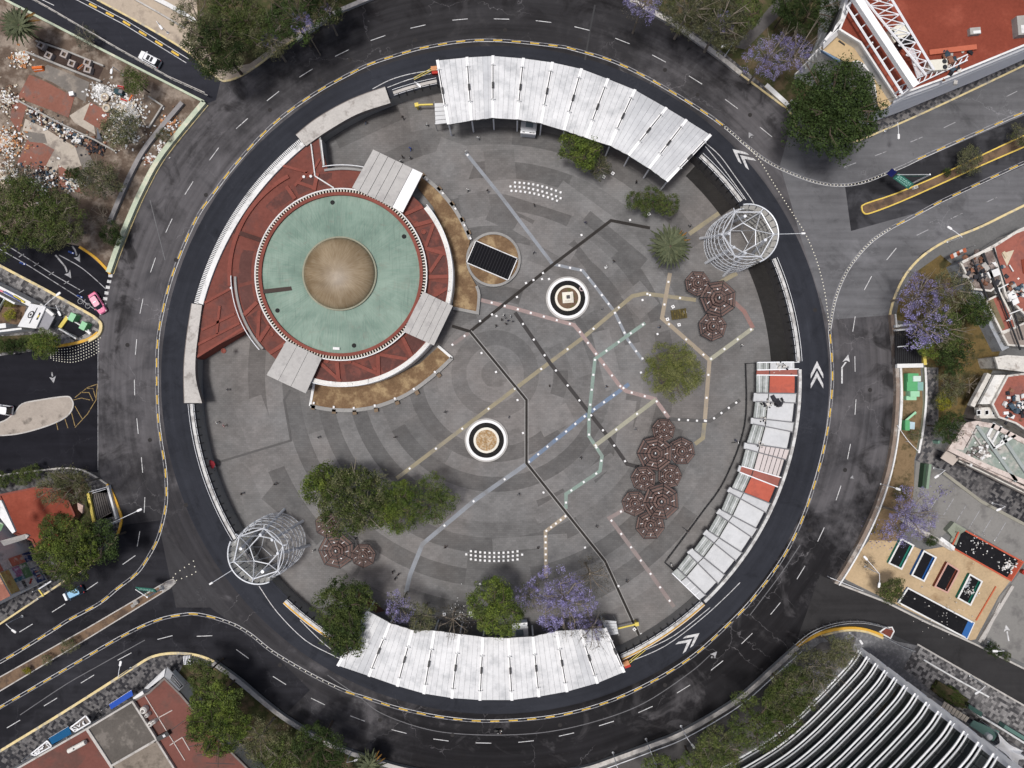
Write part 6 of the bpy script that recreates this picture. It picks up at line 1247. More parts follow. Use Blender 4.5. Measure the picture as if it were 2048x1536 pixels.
# middle: white ruined blocks
e5 = building('ruined_house', 'narrow ruined white house with tall roof edge beside the brown garden', [(1990, 716), (2012, 712), (2070, 716), (2070, 745), (1996, 736)], 5.2, WORNW, WORNW, .3)
e6 = building('ruined_house', 'ruined house with cluttered red terrace and white parapet on the right', [(1983, 808), (2013, 752), (2045, 748), (2080, 770), (2080, 880), (2030, 846), (1996, 834)], 5.4, REDW, WORNW, .35)
onroof(e6, 'broad_parapet', M('flaking_white', (.62, .61, .58), .85, .2, .4, 3, col2=(.40, .37, .33), s3=.7, thr=(.55, .66), grime=.4), [(1955, 808), (1985, 750), (2014, 750), (1984, 808)], 4.6, 5.2)
bar(e6, 'cornice', WORNW, [(1938, 812), (1972, 748)], .9, 3.2, 4.2); bar(e6, 'side_wall', STONED, [(1930, 838), (1940, 812)], 1.4, 0, 3.6)
on = onroof(e6, 'end_wall', WORNW, [(1948, 815), (1996, 812), (1998, 836), (1950, 836)], 3.2, 4.6)
for x in (1953, 1969, 1984): f = onroof(e6, 'window', WHITES, [(x, 820), (x + 9, 819), (x + 9, 830), (x, 831)], 4.62, 4.72); b = MB(); b.prism(WL([(x + 1.5, 821.5), (x + 7.5, 821), (x + 7.5, 828.5), (x + 1.5, 829)], 4.7), 4.7, 4.74); b.build('pane', BLKG, f)
heap('roof_debris', 'colourful clutter strewn over the red terrace of the ruined house', 2030, 810, 32, 110, CL + [WHITES], 5.4, (.15, .8))
e7 = building('ruined_house', 'big ruined building with mottled green flat roof and pink parapet on the right', [(1898, 898), (1930, 850), (1950, 846), (1985, 852), (2070, 895), (2200, 960), (2200, 1040), (2050, 965), (1960, 928)], 5.8, GREENR, WORNW, .5, PINKW, pw=.9)
onroof(e7, 'broad_parapet', PINKW, [(1899, 896), (1928, 852), (1952, 848), (1924, 900)], 5.82, 6.2)
for p0, p1, m, w in (((1950, 850), (2030, 962), M('grey_green_kerb', (.28, .31, .30), .8, .2), .6), ((2000, 870), (2050, 945), MATS['grey_green_kerb'] if 'grey_green_kerb' in MATS else GREENR, .6), ((1986, 846), (1972, 872), WHITES, .5), ((2000, 852), (1982, 884), WHITES, .4), ((2016, 862), (1998, 886), WHITES, .4), ((2028, 870), (1986, 896), WHITES, .5), ((1972, 872), (1986, 896), WHITES, .5), ((1950, 858), (1930, 895), STONEL, .3), ((1940, 862), (1970, 905), STONEL, .25)): bar(e7, 'roof_upstand', m, [p0, p1], w, 5.83, 6.3)
for k, (w, m) in enumerate(((.5, PINKW), (.35, STONED), (.45, WORNW), (.3, STONED))): bar(e7, 'facade_cornice', m, [(1915, 914 + k * 3), (1962, 934 + k * 4), (2050, 978 + k * 4), (2200, 1050 + k * 4)], w, 4.8 - k * .9, 5.4 - k * .9)
heap('roof_debris', 'white plaster rubble on the mottled green roof', 1962, 905, 30, 130, [WHITES, CL[0], STONED], 5.8, (.1, .5))
t = thing('balcony_slab', 'square pale slab roof at the corner of the green roofed ruin', 'canopy', W(1898, 916, 0)); onroof(t, 'slab', M('pinkish_slab', (.42, .37, .33), .85, .1), [(1892, 900), (1917, 916), (1904, 931), (1880, 916)], 4.0, 4.25)
for p in ((1893, 903), (1914, 916), (1904, 928), (1883, 916)): w_ = W(*p, 0); b = MB(); b.box((w_.x, w_.y, 2), (.2, .2, 4)); b.build('post', STONED, t)
t = thing('green_panel_fence', 'tall green sheet fence at the end of the mosaic path', 'fence', W(1844, 950, 0)); bar(t, 'sheet_panel', M('faded_green_sheet', (.20, .27, .20), .8, .2), [(1848, 926), (1842, 974)], .5, .1, 2.2); bar(t, 'sheet_panel', M('dark_green_sheet', (.04, .07, .045), .8), [(1842, 926), (1837, 974)], .4, .1, 1.6)
t = thing('green_panel_fence', 'curved dark green sheet fence beside the shrub at the ruined building', 'fence', W(1872, 892, 0)); bar(t, 'sheet_panel', M('green_sheet_curved', (.22, .36, .28), .8, .2), smooth([(1866, 880), (1872, 892), (1886, 898), (1904, 888)], 4), .5, .1, 2.0)
wallthing('boundary_wall', 'white wall under the jacaranda between car park and play ground', [(1800, 1036), (1840, 1062), (1900, 1096)], .9, .9, WHITES, cap=STONEL, sm=0)
wallthing('boundary_wall', 'thin green and white wall along the mosaic path', [(1845, 735), (1847, 790), (1842, 850), (1832, 905)], .3, .9, PGREEN, cap=WHITES)
wallthing('orange_kerb', 'thin orange kerb line across the right end of the play ground', [(1990, 1172), (1950, 1240)], .22, .35, M('orange_kerb_paint', (.45, .12, .06), .8), sm=0, cat='kerb')
wallthing('boundary_wall', 'white low wall between the play ground and the lower car park', [(2022, 1170), (1955, 1282)], .6, .6, STONEL, sm=0)
# stepped stand
t = thing('stepped_stand', 'small green grey stepped stand between the car park and the red framed pit', 'stairs', W(1905, 1066, 0)); SG = [M('step_green', (.22, .24, .19), .85, .2, .4, 3, grime=.3), M('step_dark', (.06, .065, .055), .9)]
for i in range(5):
    k = i * 4.2; onroof(t, 'step', SG[0], [(1886 + k, 1058 + k * .9), (1900 + k * .45, 1042 + k * .62), (1924 - k * .1, 1056 + k * .35), (1921 - k * .2, 1060 + k * .45), (1902 + k * .35, 1048 + k * .75), (1890 + k, 1063 + k * .9)], .17, 1.5 - i * .22)
onroof(t, 'side_wall', WHITES, [(1878, 1072), (1905, 1092), (1903, 1100), (1874, 1078)], .17, 1.0); onroof(t, 'landing', SG[0], [(1905, 1066), (1922, 1060), (1910, 1090), (1898, 1082)], .17, .5)
# pits with coloured frames
BLK = M('black_rubber', (.010, .010, .012), .8, .3, .5, 4, col2=(.05, .048, .045), s3=1.2, thr=(.62, .70))
def pit(q, col, label, lip=None, inner_side=(1, 2), z=.95, fr=3):
    m = M('pit_%s' % label.split()[0] + str(len(MATS)), col, .65, .12); t = thing('play_pit', label, 'pit', W(sum(p[0] for p in q) / 4, sum(p[1] for p in q) / 4, .17))
    b = MB(); b.prism(WL(q), .18, .24); b.build('rubber_floor', BLK, t)
    for i in range(4):
        b = MB(); b.wall(WL([q[i], q[(i + 1) % 4]], z), .22, .17, z); b.build('side_board', m, t)
    b = MB(); b.wall(WL(q, z), .30, z + .002, z + .05, closed=True); b.build('rim', lip or WHITES, t)
    c = [((q[inner_side[0]][k] * fr + q[(inner_side[0] + 3) % 4][k]) / (fr + 1)) for k in (0, 1)]; d = [((q[inner_side[1]][k] * fr + q[(inner_side[1] + 1) % 4][k]) / (fr + 1)) for k in (0, 1)]
    P = [W(*q[inner_side[0]], .8), W(*q[inner_side[1]], .8), W(*d, .26), W(*c, .26)]; b = MB(); s = (P[1] - P[0]).cross(P[2] - P[0]).z; b.add(P, [(0, 1, 2, 3) if s > 0 else (3, 2, 1, 0)]); b.build('sloped_board', m, t); return t
pit([(1803, 1078), (1827, 1091), (1803, 1138), (1778, 1126)], (.03, .20, .15), 'black pit with green frame, farthest up and left on the sandy ground')
pit([(1848, 1102), (1872, 1115), (1848, 1162), (1824, 1150)], (.03, .12, .36), 'black pit with blue frame, second on the sandy ground')
pit([(1895, 1126), (1918, 1141), (1895, 1185), (1870, 1173)], (.20, .06, .04), 'black pit with brown frame, third on the sandy ground', M('salmon_rim', (.5, .3, .25), .7))
p4 = pit([(1940, 1149), (1964, 1163), (1941, 1210), (1916, 1196)], (.02, .17, .12), 'littered black pit with green frame and grey panels, lowest on the sandy ground')
for px, py in ((1938, 1160), (1936, 1166), (1933, 1172)): w_ = W(px, py, .4); b = MB(); b.box((w_.x, w_.y, .4), (.9, .5, .08), 30); b.build('grey_panel', STEEL, p4)
RKB = M('red_kerb_paint', (.42, .09, .05), .75, .2)
pit([(1921, 1056), (2046, 1124), (2022, 1161), (1903, 1094)], (.34, .07, .04), 'long black pit with red orange frame beside the car park', RKB, (1, 2), .7, 13)
pit([(1816, 1176), (1948, 1246), (1934, 1277), (1797, 1205)], (.03, .12, .34), 'long black pit with white rim along the south east street', WHITES, (1, 2), .6, 11)
heap('litter', 'white litter scattered in the long red framed pit', 2015, 1130, 26, 80, [CL[0], WHITES], .25, (.08, .3)); heap('litter', 'sparse white litter in the lower left of the red framed pit', 1950, 1085, 40, 50, [CL[0], WHITES], .25, (.06, .22)); heap('litter', 'specks of litter in the long pit along the street', 1880, 1225, 60, 40, [CL[0]], .25, (.06, .2)); heap('litter', 'white litter in the lowest green framed pit', 1940, 1185, 16, 50, [WHITES, CL[0]], .25, (.06, .22))
bt = thing('red_bin_group', 'small red framed bin at the lower corner of the red framed pit', 'bin', W(2042, 1142, .17))
b = MB(); b.lathe([(.45, .17), (.5, 1.0), (.42, 1.0), (.4, .3)], 12, (*W(2042, 1142).xy, 0)); b.build('bin_body', RKB, bt); b = MB(); b.lathe([(.52, 1.0), (.52, 1.08), (.3, 1.08)], 12, (*W(2042, 1142).xy, 0)); b.build('bin_rim', MATS['red_paint'], bt)
# green machines in the fenced strip on the right
gm = thing('green_machine', 'tall green machine with pale panels in the fenced strip beside the mosaic path', 'machine', W(1818, 775, .16)); GM = [M('machine_green', (.10, .34, .15), .6, .12), M('machine_pale_green', (.30, .55, .36), .6, .12), M('machine_white_green', (.50, .62, .56), .6, .15)]
for pts, m, z in (([(1807, 747), (1828, 747), (1828, 764), (1807, 764)], GM[0], 1.7), ([(1807, 764), (1828, 764), (1828, 782), (1807, 782)], GM[0], 1.4), ([(1816, 752), (1831, 752), (1831, 763), (1816, 763)], GM[2], 2.0), ([(1811, 782), (1829, 782), (1829, 793), (1811, 793)], GM[1], 1.9), ([(1807, 792), (1827, 792), (1827, 800), (1807, 800)], GM[1], 1.2), ([(1828, 764), (1841, 764), (1841, 781), (1830, 781)], M('machine_teal', (.20, .36, .33), .6), 1.1)): onroof(gm, 'machine_box', m, pts, .16, z)
gm = thing('green_machine', 'small green box with pale blue top below the tall green machine', 'machine', W(1814, 851, .16)); onroof(gm, 'machine_box', GM[0], [(1803, 840), (1812, 840), (1812, 860), (1803, 860)], .16, 1.5); onroof(gm, 'pale_top', M('machine_pale_blue', (.42, .55, .60), .6), [(1810, 842), (1824, 844), (1823, 858), (1808, 857)], .16, 1.2)
t = thing('green_chute', 'green sloping board above the small green box', 'chute', W(1822, 832, .16)); bar(t, 'board', GM[1], [(1811, 841), (1831, 824)], .4, .9, 1.1); w_ = W(1826, 828); b = MB(); b.box((w_.x, w_.y, .55), (.15, .15, .9)); b.build('prop', GM[0], t)
for pts, lb in ((([(1797, 735), (1799, 800), (1795, 860)]), 'pale green inner wall of the fenced strip with the green machines'),): wallthing('boundary_wall', lb, pts, .3, .8, PGREEN, cap=WHITES)

# ---------------------------------------------------------------- the glass tower at the bottom right
FAC = smooth([(1723, 1303), (1706, 1329), (1670, 1369), (1635, 1405), (1599, 1440), (1553, 1478), (1500, 1512), (1440, 1545), (1370, 1580)], 4)
tw = thing('glass_tower', 'tall dark glass office tower with curved white floor fins at the bottom right', 'building', W(1850, 1500, 0))
FP = WL(FAC); ZT = 45.0; nf = 14; dz = ZT / nf
far = [(1723 + 560, 1303 + 390), (1370 + 520, 1580 + 420)]
back = [FP[-1] + Vector((34, -46, 0)), FP[0] + Vector((30, -28, 0))]
GLT = M('tower_glass', (.022, .027, .030), .12, .25, .3, .6, col2=(.02, .03, .03), s3=.25, thr=(.5, .56), spec=.5)
FIN = M('white_fin', (.84, .85, .86), .5, .05)
b = MB(); b.prism(FP + back, 0, ZT); b.build('core', BLACKM, tw)
def offw(P, d):
    out = []
    for i, p in enumerate(P):
        a = P[max(i - 1, 0)]; c = P[min(i + 1, len(P) - 1)]; v = (c - a).normalized(); out.append(p + Vector((v.y, -v.x, 0)) * d)
    return out
sgn = 1 if (offw(FP, 1)[10] - Vector((0, 0, 0))).length < FP[10].length else -1
for k in range(nf):
    z0 = k * dz
    # glass panes per storey, one per facade bay
    for j in range(0, len(FP) - 2, 2):
        a, c = offw(FP, sgn * .25)[j], offw(FP, sgn * .25)[j + 2]; v = (c - a); L = v.length; v.normalize()
        m = (a + c) / 2; b = MB(); b.box((m.x, m.y, z0 + dz * .5), (L - .12, .12, dz - .5), math.degrees(math.atan2(v.y, v.x))); b.build('pane', GLT, tw)
    for dd, zz, w in ((.75, z0 + .1, .31), (.62, z0 + .8, .22)): b = MB(); b.wall([(p.x, p.y) for p in offw(FP, sgn * dd)], w, zz, zz + .16); b.build('floor_fin', FIN, tw)
for k in range(nf):   # corner piece, stepped storey by storey
    b = MB(); c = FP[0] + Vector((.3, -.2, 0)); b.box((c.x, c.y, (k + .5) * dz), (1.9, 1.2 + .25 * (k % 2), dz - .04), -38); b.build('corner_panel', FIN, tw)
b = MB(); b.prism(FP + back, ZT + .02, ZT + .3); b.build('roof', CONCD, tw)
# its forecourt: hedge box, green canopies, white tent
t = thing('trellis_roof', 'cream slatted roof beside the tower and the clipped hedge', 'canopy', W(1918, 1418, 0))
for i in range(8): x = 1888 + i * 6.4; onroof(t, 'slat', M('slat_cream_wood', (.55, .49, .40), .8, .2) if 'slat_cream_wood' not in MATS else MATS['slat_cream_wood'], [(x, 1402 + i * 4.2), (x + 5, 1405.5 + i * 4.2), (x - 2, 1419 + i * 3.6), (x - 7, 1415.5 + i * 3.6)], 3.0, 3.15)
for p in ((1888, 1404), (1938, 1434), (1930, 1443), (1882, 1416)): w_ = W(*p, 0); b = MB(); b.box((w_.x, w_.y, 1.5), (.15, .15, 3.0)); b.build('post', STONEL, t)
GTEAL = M('teal_sheet', (.11, .19, .165), .7, .15)
t = thing('green_canopy', 'flat teal canopy between the tower and the white tent', 'canopy', W(1965, 1455, 0)); onroof(t, 'sheet', GTEAL, [(1946, 1440), (1998, 1462), (1986, 1482), (1938, 1450)], 3.2, 3.35); onroof(t, 'sheet_end', M('teal_sheet_dark', (.05, .10, .085), .7), [(1937, 1408), (1964, 1424), (1962, 1434), (1936, 1416)], 2.6, 2.75)
for p in ((1946, 1444), (1992, 1464), (1984, 1478)): w_ = W(*p, 0); b = MB(); b.box((w_.x, w_.y, 1.6), (.15, .15, 3.2)); b.build('post', STEEL, t)
b = MB(); w_ = W(1976, 1472, 3.6); b.lathe([(.62, 3.35), (.62, 4.1), (.4, 4.35), (0, 4.4)], 16, (w_.x, w_.y, 0)); b.build('white_dome_light', LAMPB, t)
t = thing('white_tent', 'white stretched fabric tent with pointed corners at the bottom right corner', 'tent', W(2015, 1500, 0))
P = [W(1996, 1466, 5.2), W(2046, 1502, 3.2), W(2060, 1520, 4.8), W(2036, 1536, 3.4), W(1989, 1492, 3.6)]; c = W(2016, 1500, 3.9); n = 7; vs = [c]; fs = []
ringv = []
for i in range(5):
    a, b2 = P[i], P[(i + 1) % 5]
    for k in range(n):
        u = k / n; p = a + (b2 - a) * u; p = p + (c - p) * .30 * math.sin(math.pi * u); ringv.append(p)
N = len(ringv); mid_ = [r + (c - r) * .5 + Vector((0, 0, -.25)) for r in ringv]; b = MB(); b.add([c] + mid_ + ringv, [(0, 1 + i, 1 + (i + 1) % N) for i in range(N)] + [(1 + i, 1 + N + i, 1 + N + (i + 1) % N, 1 + (i + 1) % N) for i in range(N)]); b.f = [f[::-1] for f in b.f]; b.build('fabric', M('tent_fabric', (.82, .82, .82), .7, .05), t, smooth=True)
for p in P: b = MB(); b.tube([(p.x, p.y, 0), p], .09, 6); b.build('pole', WSTEEL, t)
t = thing('low_parapet', 'white and green low parapet behind the white tent', 'wall', W(2010, 1465, 0)); bar(t, 'wall_body', WHITES, [(1940, 1418), (1990, 1448), (2060, 1492)], .35, 0, 2.2); bar(t, 'green_band', GTEAL, [(1996, 1444), (2052, 1478)], .7, 0, 1.8)
t = thing('stone_terrace', 'grey stone seat blocks along the foot of the tower', 'seat', W(1860, 1395, .15)); 
for pts, m in (([(1840, 1376), (1862, 1390), (1856, 1398), (1836, 1384)], STONE), ([(1862, 1391), (1886, 1406), (1880, 1413), (1857, 1400)], STONEL)): onroof(t, 'block', m, pts, .15, .7)

# ---------------------------------------------------------------- fences
def fence(pts, name, label, h, every, tops=(1.0,), m=STEEL, z=0.0, post=.08, lean=0):
    q = pts[len(pts) // 2]; t = thing(name, label, 'fence', W(q[0], q[1], z))
    for k in tops: b = MB(); b.tube([(*W(p[0], p[1]).xy, z + h * k) for p in pts], post * .7, 5); b.build('rail', m, t)
    for p in walk(pts, every): b = MB(); b.box((*W(p[0], p[1]).xy, z + h / 2), (post, post, h)); b.build('post', m, t)
    return t
fence([(28, -20), (110, 26), (250, 108), (350, 164), (421, 196)], 'street_fence', 'tall grey wire fence with posts between the green wall and the north west street', 2.6, 22, (1.0, .5), STONEL, post=.13)
fence(smooth([(1586, 1286), (1620, 1260), (1668, 1243), (1720, 1240), (1772, 1252)], 5), 'street_fence', 'curved grey wire fence along the yellow kerb at the bottom right', 2.0, 14, (1.0, .5))
fence([(1765, 1272), (1800, 1290), (1826, 1300)], 'street_fence', 'short grey rail along the beige ramp beside the red kerb island', 1.0, 14)
fence(smooth([(1787, 850), (1808, 880), (1830, 903)], 5), 'leaning_pipe_fence', 'single white pipe slanting over the dry verge below the green machines', 1.4, 40, (1.0,), WSTEEL)
fence([(1655, 1152), (1720, 1178)], 'lift_barrier', 'white lift barrier bars at the mouth of the south east street', 1.3, 60, (1.0, .8), WSTEEL)
for x, y in ((1352, 1466), (1380, 1466), (1110, 1552)): pass
for p0, p1, lb in (((1378, 1462), (1386, 1492), 'first white pipe bracket behind the bottom boundary wall right of centre'), ((1303, 1500), (1308, 1524), 'second white pipe bracket behind the bottom boundary wall right of centre'), ((1233, 1524), (1236, 1545), 'third white pipe bracket behind the bottom boundary wall, near the bottom edge')):
    pass
b = MB()
for i in range(5): b.wall(WL([(366 + i * 3, 1313 - i * .4), (352 + 16 + i * 3, 1330)], 1), .12, .13, .9 - i * .002)
b.build('bicycle_rack', WSTEEL, label='small white bicycle rack at the tip of the bottom left pavement', cat='rack')
# ---------------------------------------------------------------- trees
def leaf_cloud(seed, n, clumps, size, flat=.75, cr=.36, hole=.0, up=.5, wide=1.0):
    "leaf quads gathered in clumps, the clumps in lobes, spread through a lumpy unit dome (radius about 1)"
    r = random.Random(seed); vs = []; fs = []; cs = []; ph1, ph2, ph3 = (r.uniform(0, 6.28) for _ in range(3))
    for i in range(clumps):
        a = r.uniform(0, 6.283); u = math.sqrt(r.uniform(0.0, 1))
        edge = 1 + .13 * math.sin(2 * a + ph1) + .10 * math.sin(3 * a + ph2) + .07 * math.sin(5 * a + ph3)
        rr = u * (1 - cr * .6) * edge
        top = math.sqrt(max(0, 1 - min(1, rr / 1.15) ** 2)) * flat
        z = top * r.uniform(.30, 1.0) - .08 + r.uniform(-.06, .10)
        cs.append((rr * math.cos(a), rr * math.sin(a), z, cr * r.choice((.55, .8, .8, 1.0, 1.25))))
    for i in range(n):
        cx, cy, cz, cr_ = cs[i % clumps] if r.random() < .93 else cs[r.randrange(clumps)]
        th = r.uniform(0, 6.283); ph = math.acos(r.uniform(-.3, 1)); d = cr_ * (r.uniform(.3, 1) ** .45) * (1.0 if r.random() < .9 else 1.35)
        x = cx + d * math.sin(ph) * math.cos(th); y = cy + d * math.sin(ph) * math.sin(th); z = cz + d * math.cos(ph) * .75
        nx, ny, nz = math.sin(ph) * math.cos(th) + r.gauss(0, .5), math.sin(ph) * math.sin(th) + r.gauss(0, .5), math.cos(ph) + up + r.gauss(0, .4)
        N = Vector((nx, ny, nz)).normalized(); U = N.cross(Vector((r.gauss(0, 1), r.gauss(0, 1), r.gauss(0, 1)))).normalized(); Vv = N.cross(U); s = size * r.uniform(.55, 1.45); c = Vector((x, y, z)); k = len(vs)
        vs += [c - U * s, c - Vv * s * .5, c + U * s, c + Vv * s * .5]; fs.append((k, k + 1, k + 2, k + 3))
    return vs, fs
def mesh(name, vs, fs, mats, mi=None):
    me = bpy.data.meshes.new(name); me.from_pydata(vs, [], fs)
    for m in mats: me.materials.append(m)
    if mi: me.polygons.foreach_set('material_index', mi)
    me.update(); return me
LEAF = dict(dark=leafmat('leaves_dark', (.024, .040, .013), (.044, .068, .020), .6), mid=leafmat('leaves_mid', (.045, .070, .018), (.090, .112, .034), .55), olive=leafmat('leaves_olive', (.072, .082, .036), (.125, .125, .068), .55),
            bright=leafmat('leaves_bright', (.070, .108, .020), (.130, .165, .034), .55), grey=leafmat('leaves_grey', (.085, .085, .065), (.055, .062, .036), .55), violet=leafmat('blossom_violet', (.20, .18, .36), (.27, .25, .42), .5), bare=leafmat('leaves_bare', (.105, .09, .075), (.075, .07, .045), .5), yellowgreen=leafmat('leaves_yellow_green', (.125, .145, .04), (.20, .21, .085), .5), yellow=leafmat('leaves_yellow', (.28, .24, .02), (.16, .17, .03), .5))
BARK = M('bark', (.11, .085, .065), .95, .3, .6, 5)
BARKL = M('bark_pale', (.24, .205, .165), .95, .3, .6, 5)
CROWN = {}
def crown(kind, v, big=False):
    key = (kind, v, big)
    if key not in CROWN:
        n, cl, sz, fl, cr = dict(dark=(5600, 95, .036, .7, .20), mid=(4700, 74, .036, .75, .21), olive=(3500, 66, .032, .7, .21), bright=(4700, 76, .036, .8, .20), grey=(2200, 60, .030, .65, .20), violet=(2300, 60, .028, .7, .17), bare=(1500, 60, .022, .7, .20), yellow=(2200, 26, .05, .6, .34), yellowgreen=(5200, 90, .030, .75, .19))[kind]
        if big: n, cl, sz, cr = int(n * 2.1), int(cl * 1.8), sz * .66, cr * .76
        vs, fs = leaf_cloud(hash(kind) % 1000 * 0 + sum(map(ord, kind)) * 7 + v, n, cl, sz, fl, cr)
        CROWN[key] = mesh('crown', vs, fs, [LEAF[kind]])
    return CROWN[key]
TRUNKS = {}
def trunk_mesh(v, bark):
    if (v, bark.name) in TRUNKS: return TRUNKS[(v, bark.name)]
    r = random.Random(v); b = MB(); b.tube([(0, 0, -1.0), (.02, .01, -.5), (0, .02, -.05)], .055, 8, r2=.04)
    for i in range(7):
        a = i * .9 + r.uniform(-.3, .3); e = r.uniform(.45, .8); p0 = Vector((0, .02, -.12)); p2 = Vector((e * math.cos(a), e * math.sin(a), r.uniform(.15, .45))); p1 = (p0 + p2) / 2 + Vector((0, 0, .08))
        b.tube([p0, p1, p2], .028, 5, r2=.008)
        for k in range(3):
            q = p2 + Vector((r.gauss(0, .16), r.gauss(0, .16), r.uniform(.02, .22))); b.tube([p1 if k == 0 else p2 * .8 + p1 * .2, q], .010, 4, r2=.004)
    TRUNKS[(v, bark.name)] = mesh('trunk', b.v, b.f, [bark]); return TRUNKS[(v, bark.name)]
TREES = []
def tree(px, py, r, kind, label, h=None, base=.13, bloom=0, sq=1.0, name='tree', second=None, group=None, rot=None):
    "crown of r photo pixels seen at (px,py); bloom adds violet flower clumps; second mixes another leaf kind"
    R = r / 10.0 * 1.04; h = h if h else max(2.0, R * .95); h = h * 1.28 if h >= 5 and base > 0 else h; zc = base + h; q = W(px, py, zc); R = R * (H - zc) / H
    rr = random.Random(int(px * 31 + py * 7)); a = rr.uniform(0, 360) if rot is None else rot
    t = thing(name, label, 'tree', (q.x, q.y, base), rot=a, group=group)
    hgt = zc - base
    o = place('trunk', trunk_mesh(rr.randrange(4), BARKL if kind in ('grey', 'violet', 'bare', 'olive') else BARK), (0, 0, 0)); o.parent = t; o.location = (0, 0, hgt); o.scale = (R, R, max(hgt, .5))
    v = rr.randrange(3); big = R > 4.6; parts = [('crown', crown(kind, v, big), 1.0, 0)]
    if second: parts.append(('crown', crown(second, v, big), .97, 70))
    if bloom: parts.append(('blossom', crown('violet', rr.randrange(3)), bloom, 140))
    for nm, me, s, ro in parts:
        o = place(nm, me, (0, 0, 0)); o.parent = t; o.location = (0, 0, hgt); o.scale = (R * s, R * s * sq, R * s * .8); o.rotation_euler = (0, 0, rad(ro))
    return t
def clump(pts, kind, label, **k):
    for i, (px, py, r) in enumerate(pts): tree(px, py, r, kind, label[i] if isinstance(label, (list, tuple)) else label, **k)
# top left group
tree(395, 42, 48, 'olive', 'olive green tree over the beige pavement, left end of the top group', h=7)
tree(440, 98, 62, 'dark', 'large dark green tree nearest the white car, lowest of the top group', h=8, second='olive')
tree(478, 40, 58, 'mid', 'broad mid green tree in the middle of the top group', h=8, second='olive')
tree(540, 78, 50, 'olive', 'olive tree hanging over the ring beside the violet blossom', h=7, bloom=.45)
tree(590, 38, 56, 'dark', 'dark tree carrying a violet blossom patch at the top edge', h=8, second='bare')
tree(606, 50, 24, 'violet', 'small violet jacaranda between the dark trees of the top group', h=9)
tree(650, 22, 44, 'olive', 'thin olive tree at the right end of the top group', h=7, bloom=.35)
tree(640, -20, 60, 'dark', 'dark tree cut by the top edge above the ring wall', h=8)
# rubble lot
tree(273, 165, 28, 'mid', 'small round green tree beside the white rubble near the fence', h=4.5)
tree(243, 260, 40, 'olive', 'airy olive bush with a yellow patch over the white rubble', h=3.5, second='grey')
tree(205, 362, 42, 'olive', 'olive green tree at the lower edge of the rubble lot by the retaining wall', h=4.5, second='grey')
tree(60, 420, 62, 'mid', 'wide green tree at the left edge above the west street', h=6, second='olive'); tree(118, 448, 58, 'olive', 'olive tree hanging over the west street lanes', h=6, second='mid'); tree(20, 470, 46, 'mid', 'green tree cut by the left edge above the west street', h=6)
tree(45, 365, 40, 'grey', 'grey green scrub at the left of the rubble lot', h=2.5); tree(152, 350, 18, 'dark', 'small dark bush on the pale slab of the rubble lot', h=1.8); tree(226, 470, 24, 'dark', 'dark slender bush between the retaining wall and the green wall', h=2.5); tree(330, 272, 16, 'olive', 'small bush inside the curved green wall', h=1.5); tree(205, 432, 26, 'bare', 'half bare tree above the yellow kerb by the rubble lot', h=3)
tree(175, 78, 26, 'grey', 'pale weedy bush growing through the street fence', h=1.8)
# west island
tree(92, 688, 31, 'mid', 'round green tree on the west island beside the orange kerb', h=4, second='bright')
for px, py, lb in ((24, 604, 'yellow flowering shrub in the corner shop garden, upper one'), (22, 632, 'yellow flowering shrub in the corner shop garden, lower one')): tree(px, py, 14, 'yellow', lb, h=1.2, name='shrub')
for i, (px, py) in enumerate(((5, 693), (25, 692), (45, 690))): tree(px, py, 15, 'dark', ('dark shrub of the west island hedge at the left edge', 'dark shrub in the middle of the west island hedge', 'dark shrub of the west island hedge nearest the round tree')[i], h=1.3, name='shrub')
# south west corner
for i, (px, py, r) in enumerate(((5, 962, 18), (40, 955, 17), (65, 946, 20))): tree(px, py, r, 'mid', ('green shrub on the white kerb at the left edge above the red roof', 'green shrub on the white kerb above the red roof, middle one', 'green shrub on the white kerb above the red roof, right one')[i], h=1.6, name='shrub')
tree(108, 975, 34, 'olive', 'thin olive tree above the rust red roof', h=5); tree(150, 968, 42, 'bare', 'half bare brown tree leaning over the kerb near the metro stairs', h=6, second='olive')
tree(140, 1092, 62, 'mid', 'big dense green tree below the rust red roof', h=7, second='bright'); tree(205, 1082, 44, 'dark', 'very dark green tree beside the stairwell corner', h=6); tree(150, 1140, 36, 'mid', 'green crown hanging over the kerb near the blue car', h=5.5); tree(100, 1050, 22, 'mid', 'small green crown at the upper left of the big dense tree', h=4.5)
# SW median
tree(141, 1291, 18, 'olive', 'largest pale green bush on the south west median', h=1.6, name='shrub'); tree(95, 1319, 12, 'olive', 'middle pale green bush on the south west median', h=1.1, name='shrub'); tree(55, 1340, 9, 'yellow', 'smallest yellowish bush on the south west median', h=.8, name='shrub')
# bottom left
tree(412, 1350, 38, 'mid', 'green tree at the kerb corner of the bottom left block', h=6); tree(434, 1398, 46, 'bright', 'bright green tree covering the brown red roof', h=7, second='mid'); tree(440, 1450, 58, 'bright', 'widest bright green tree at the bottom left', h=7, second='mid'); tree(402, 1442, 28, 'mid', 'green crown between the water tanks and the widest tree', h=6)
tree(520, 1475, 46, 'bare', 'brownish half bare tree behind the bottom boundary wall', h=6, second='olive'); tree(575, 1500, 46, 'olive', 'olive tree behind the bottom boundary wall on the left', h=6, second='mid'); tree(640, 1490, 50, 'dark', 'dark green tree nearest the wall gap at the bottom', h=7); tree(560, 1540, 50, 'mid', 'green tree cut by the bottom edge left of the dark one', h=6); tree(660, 1545, 46, 'dark', 'dark tree cut by the bottom edge beside the palm', h=6)
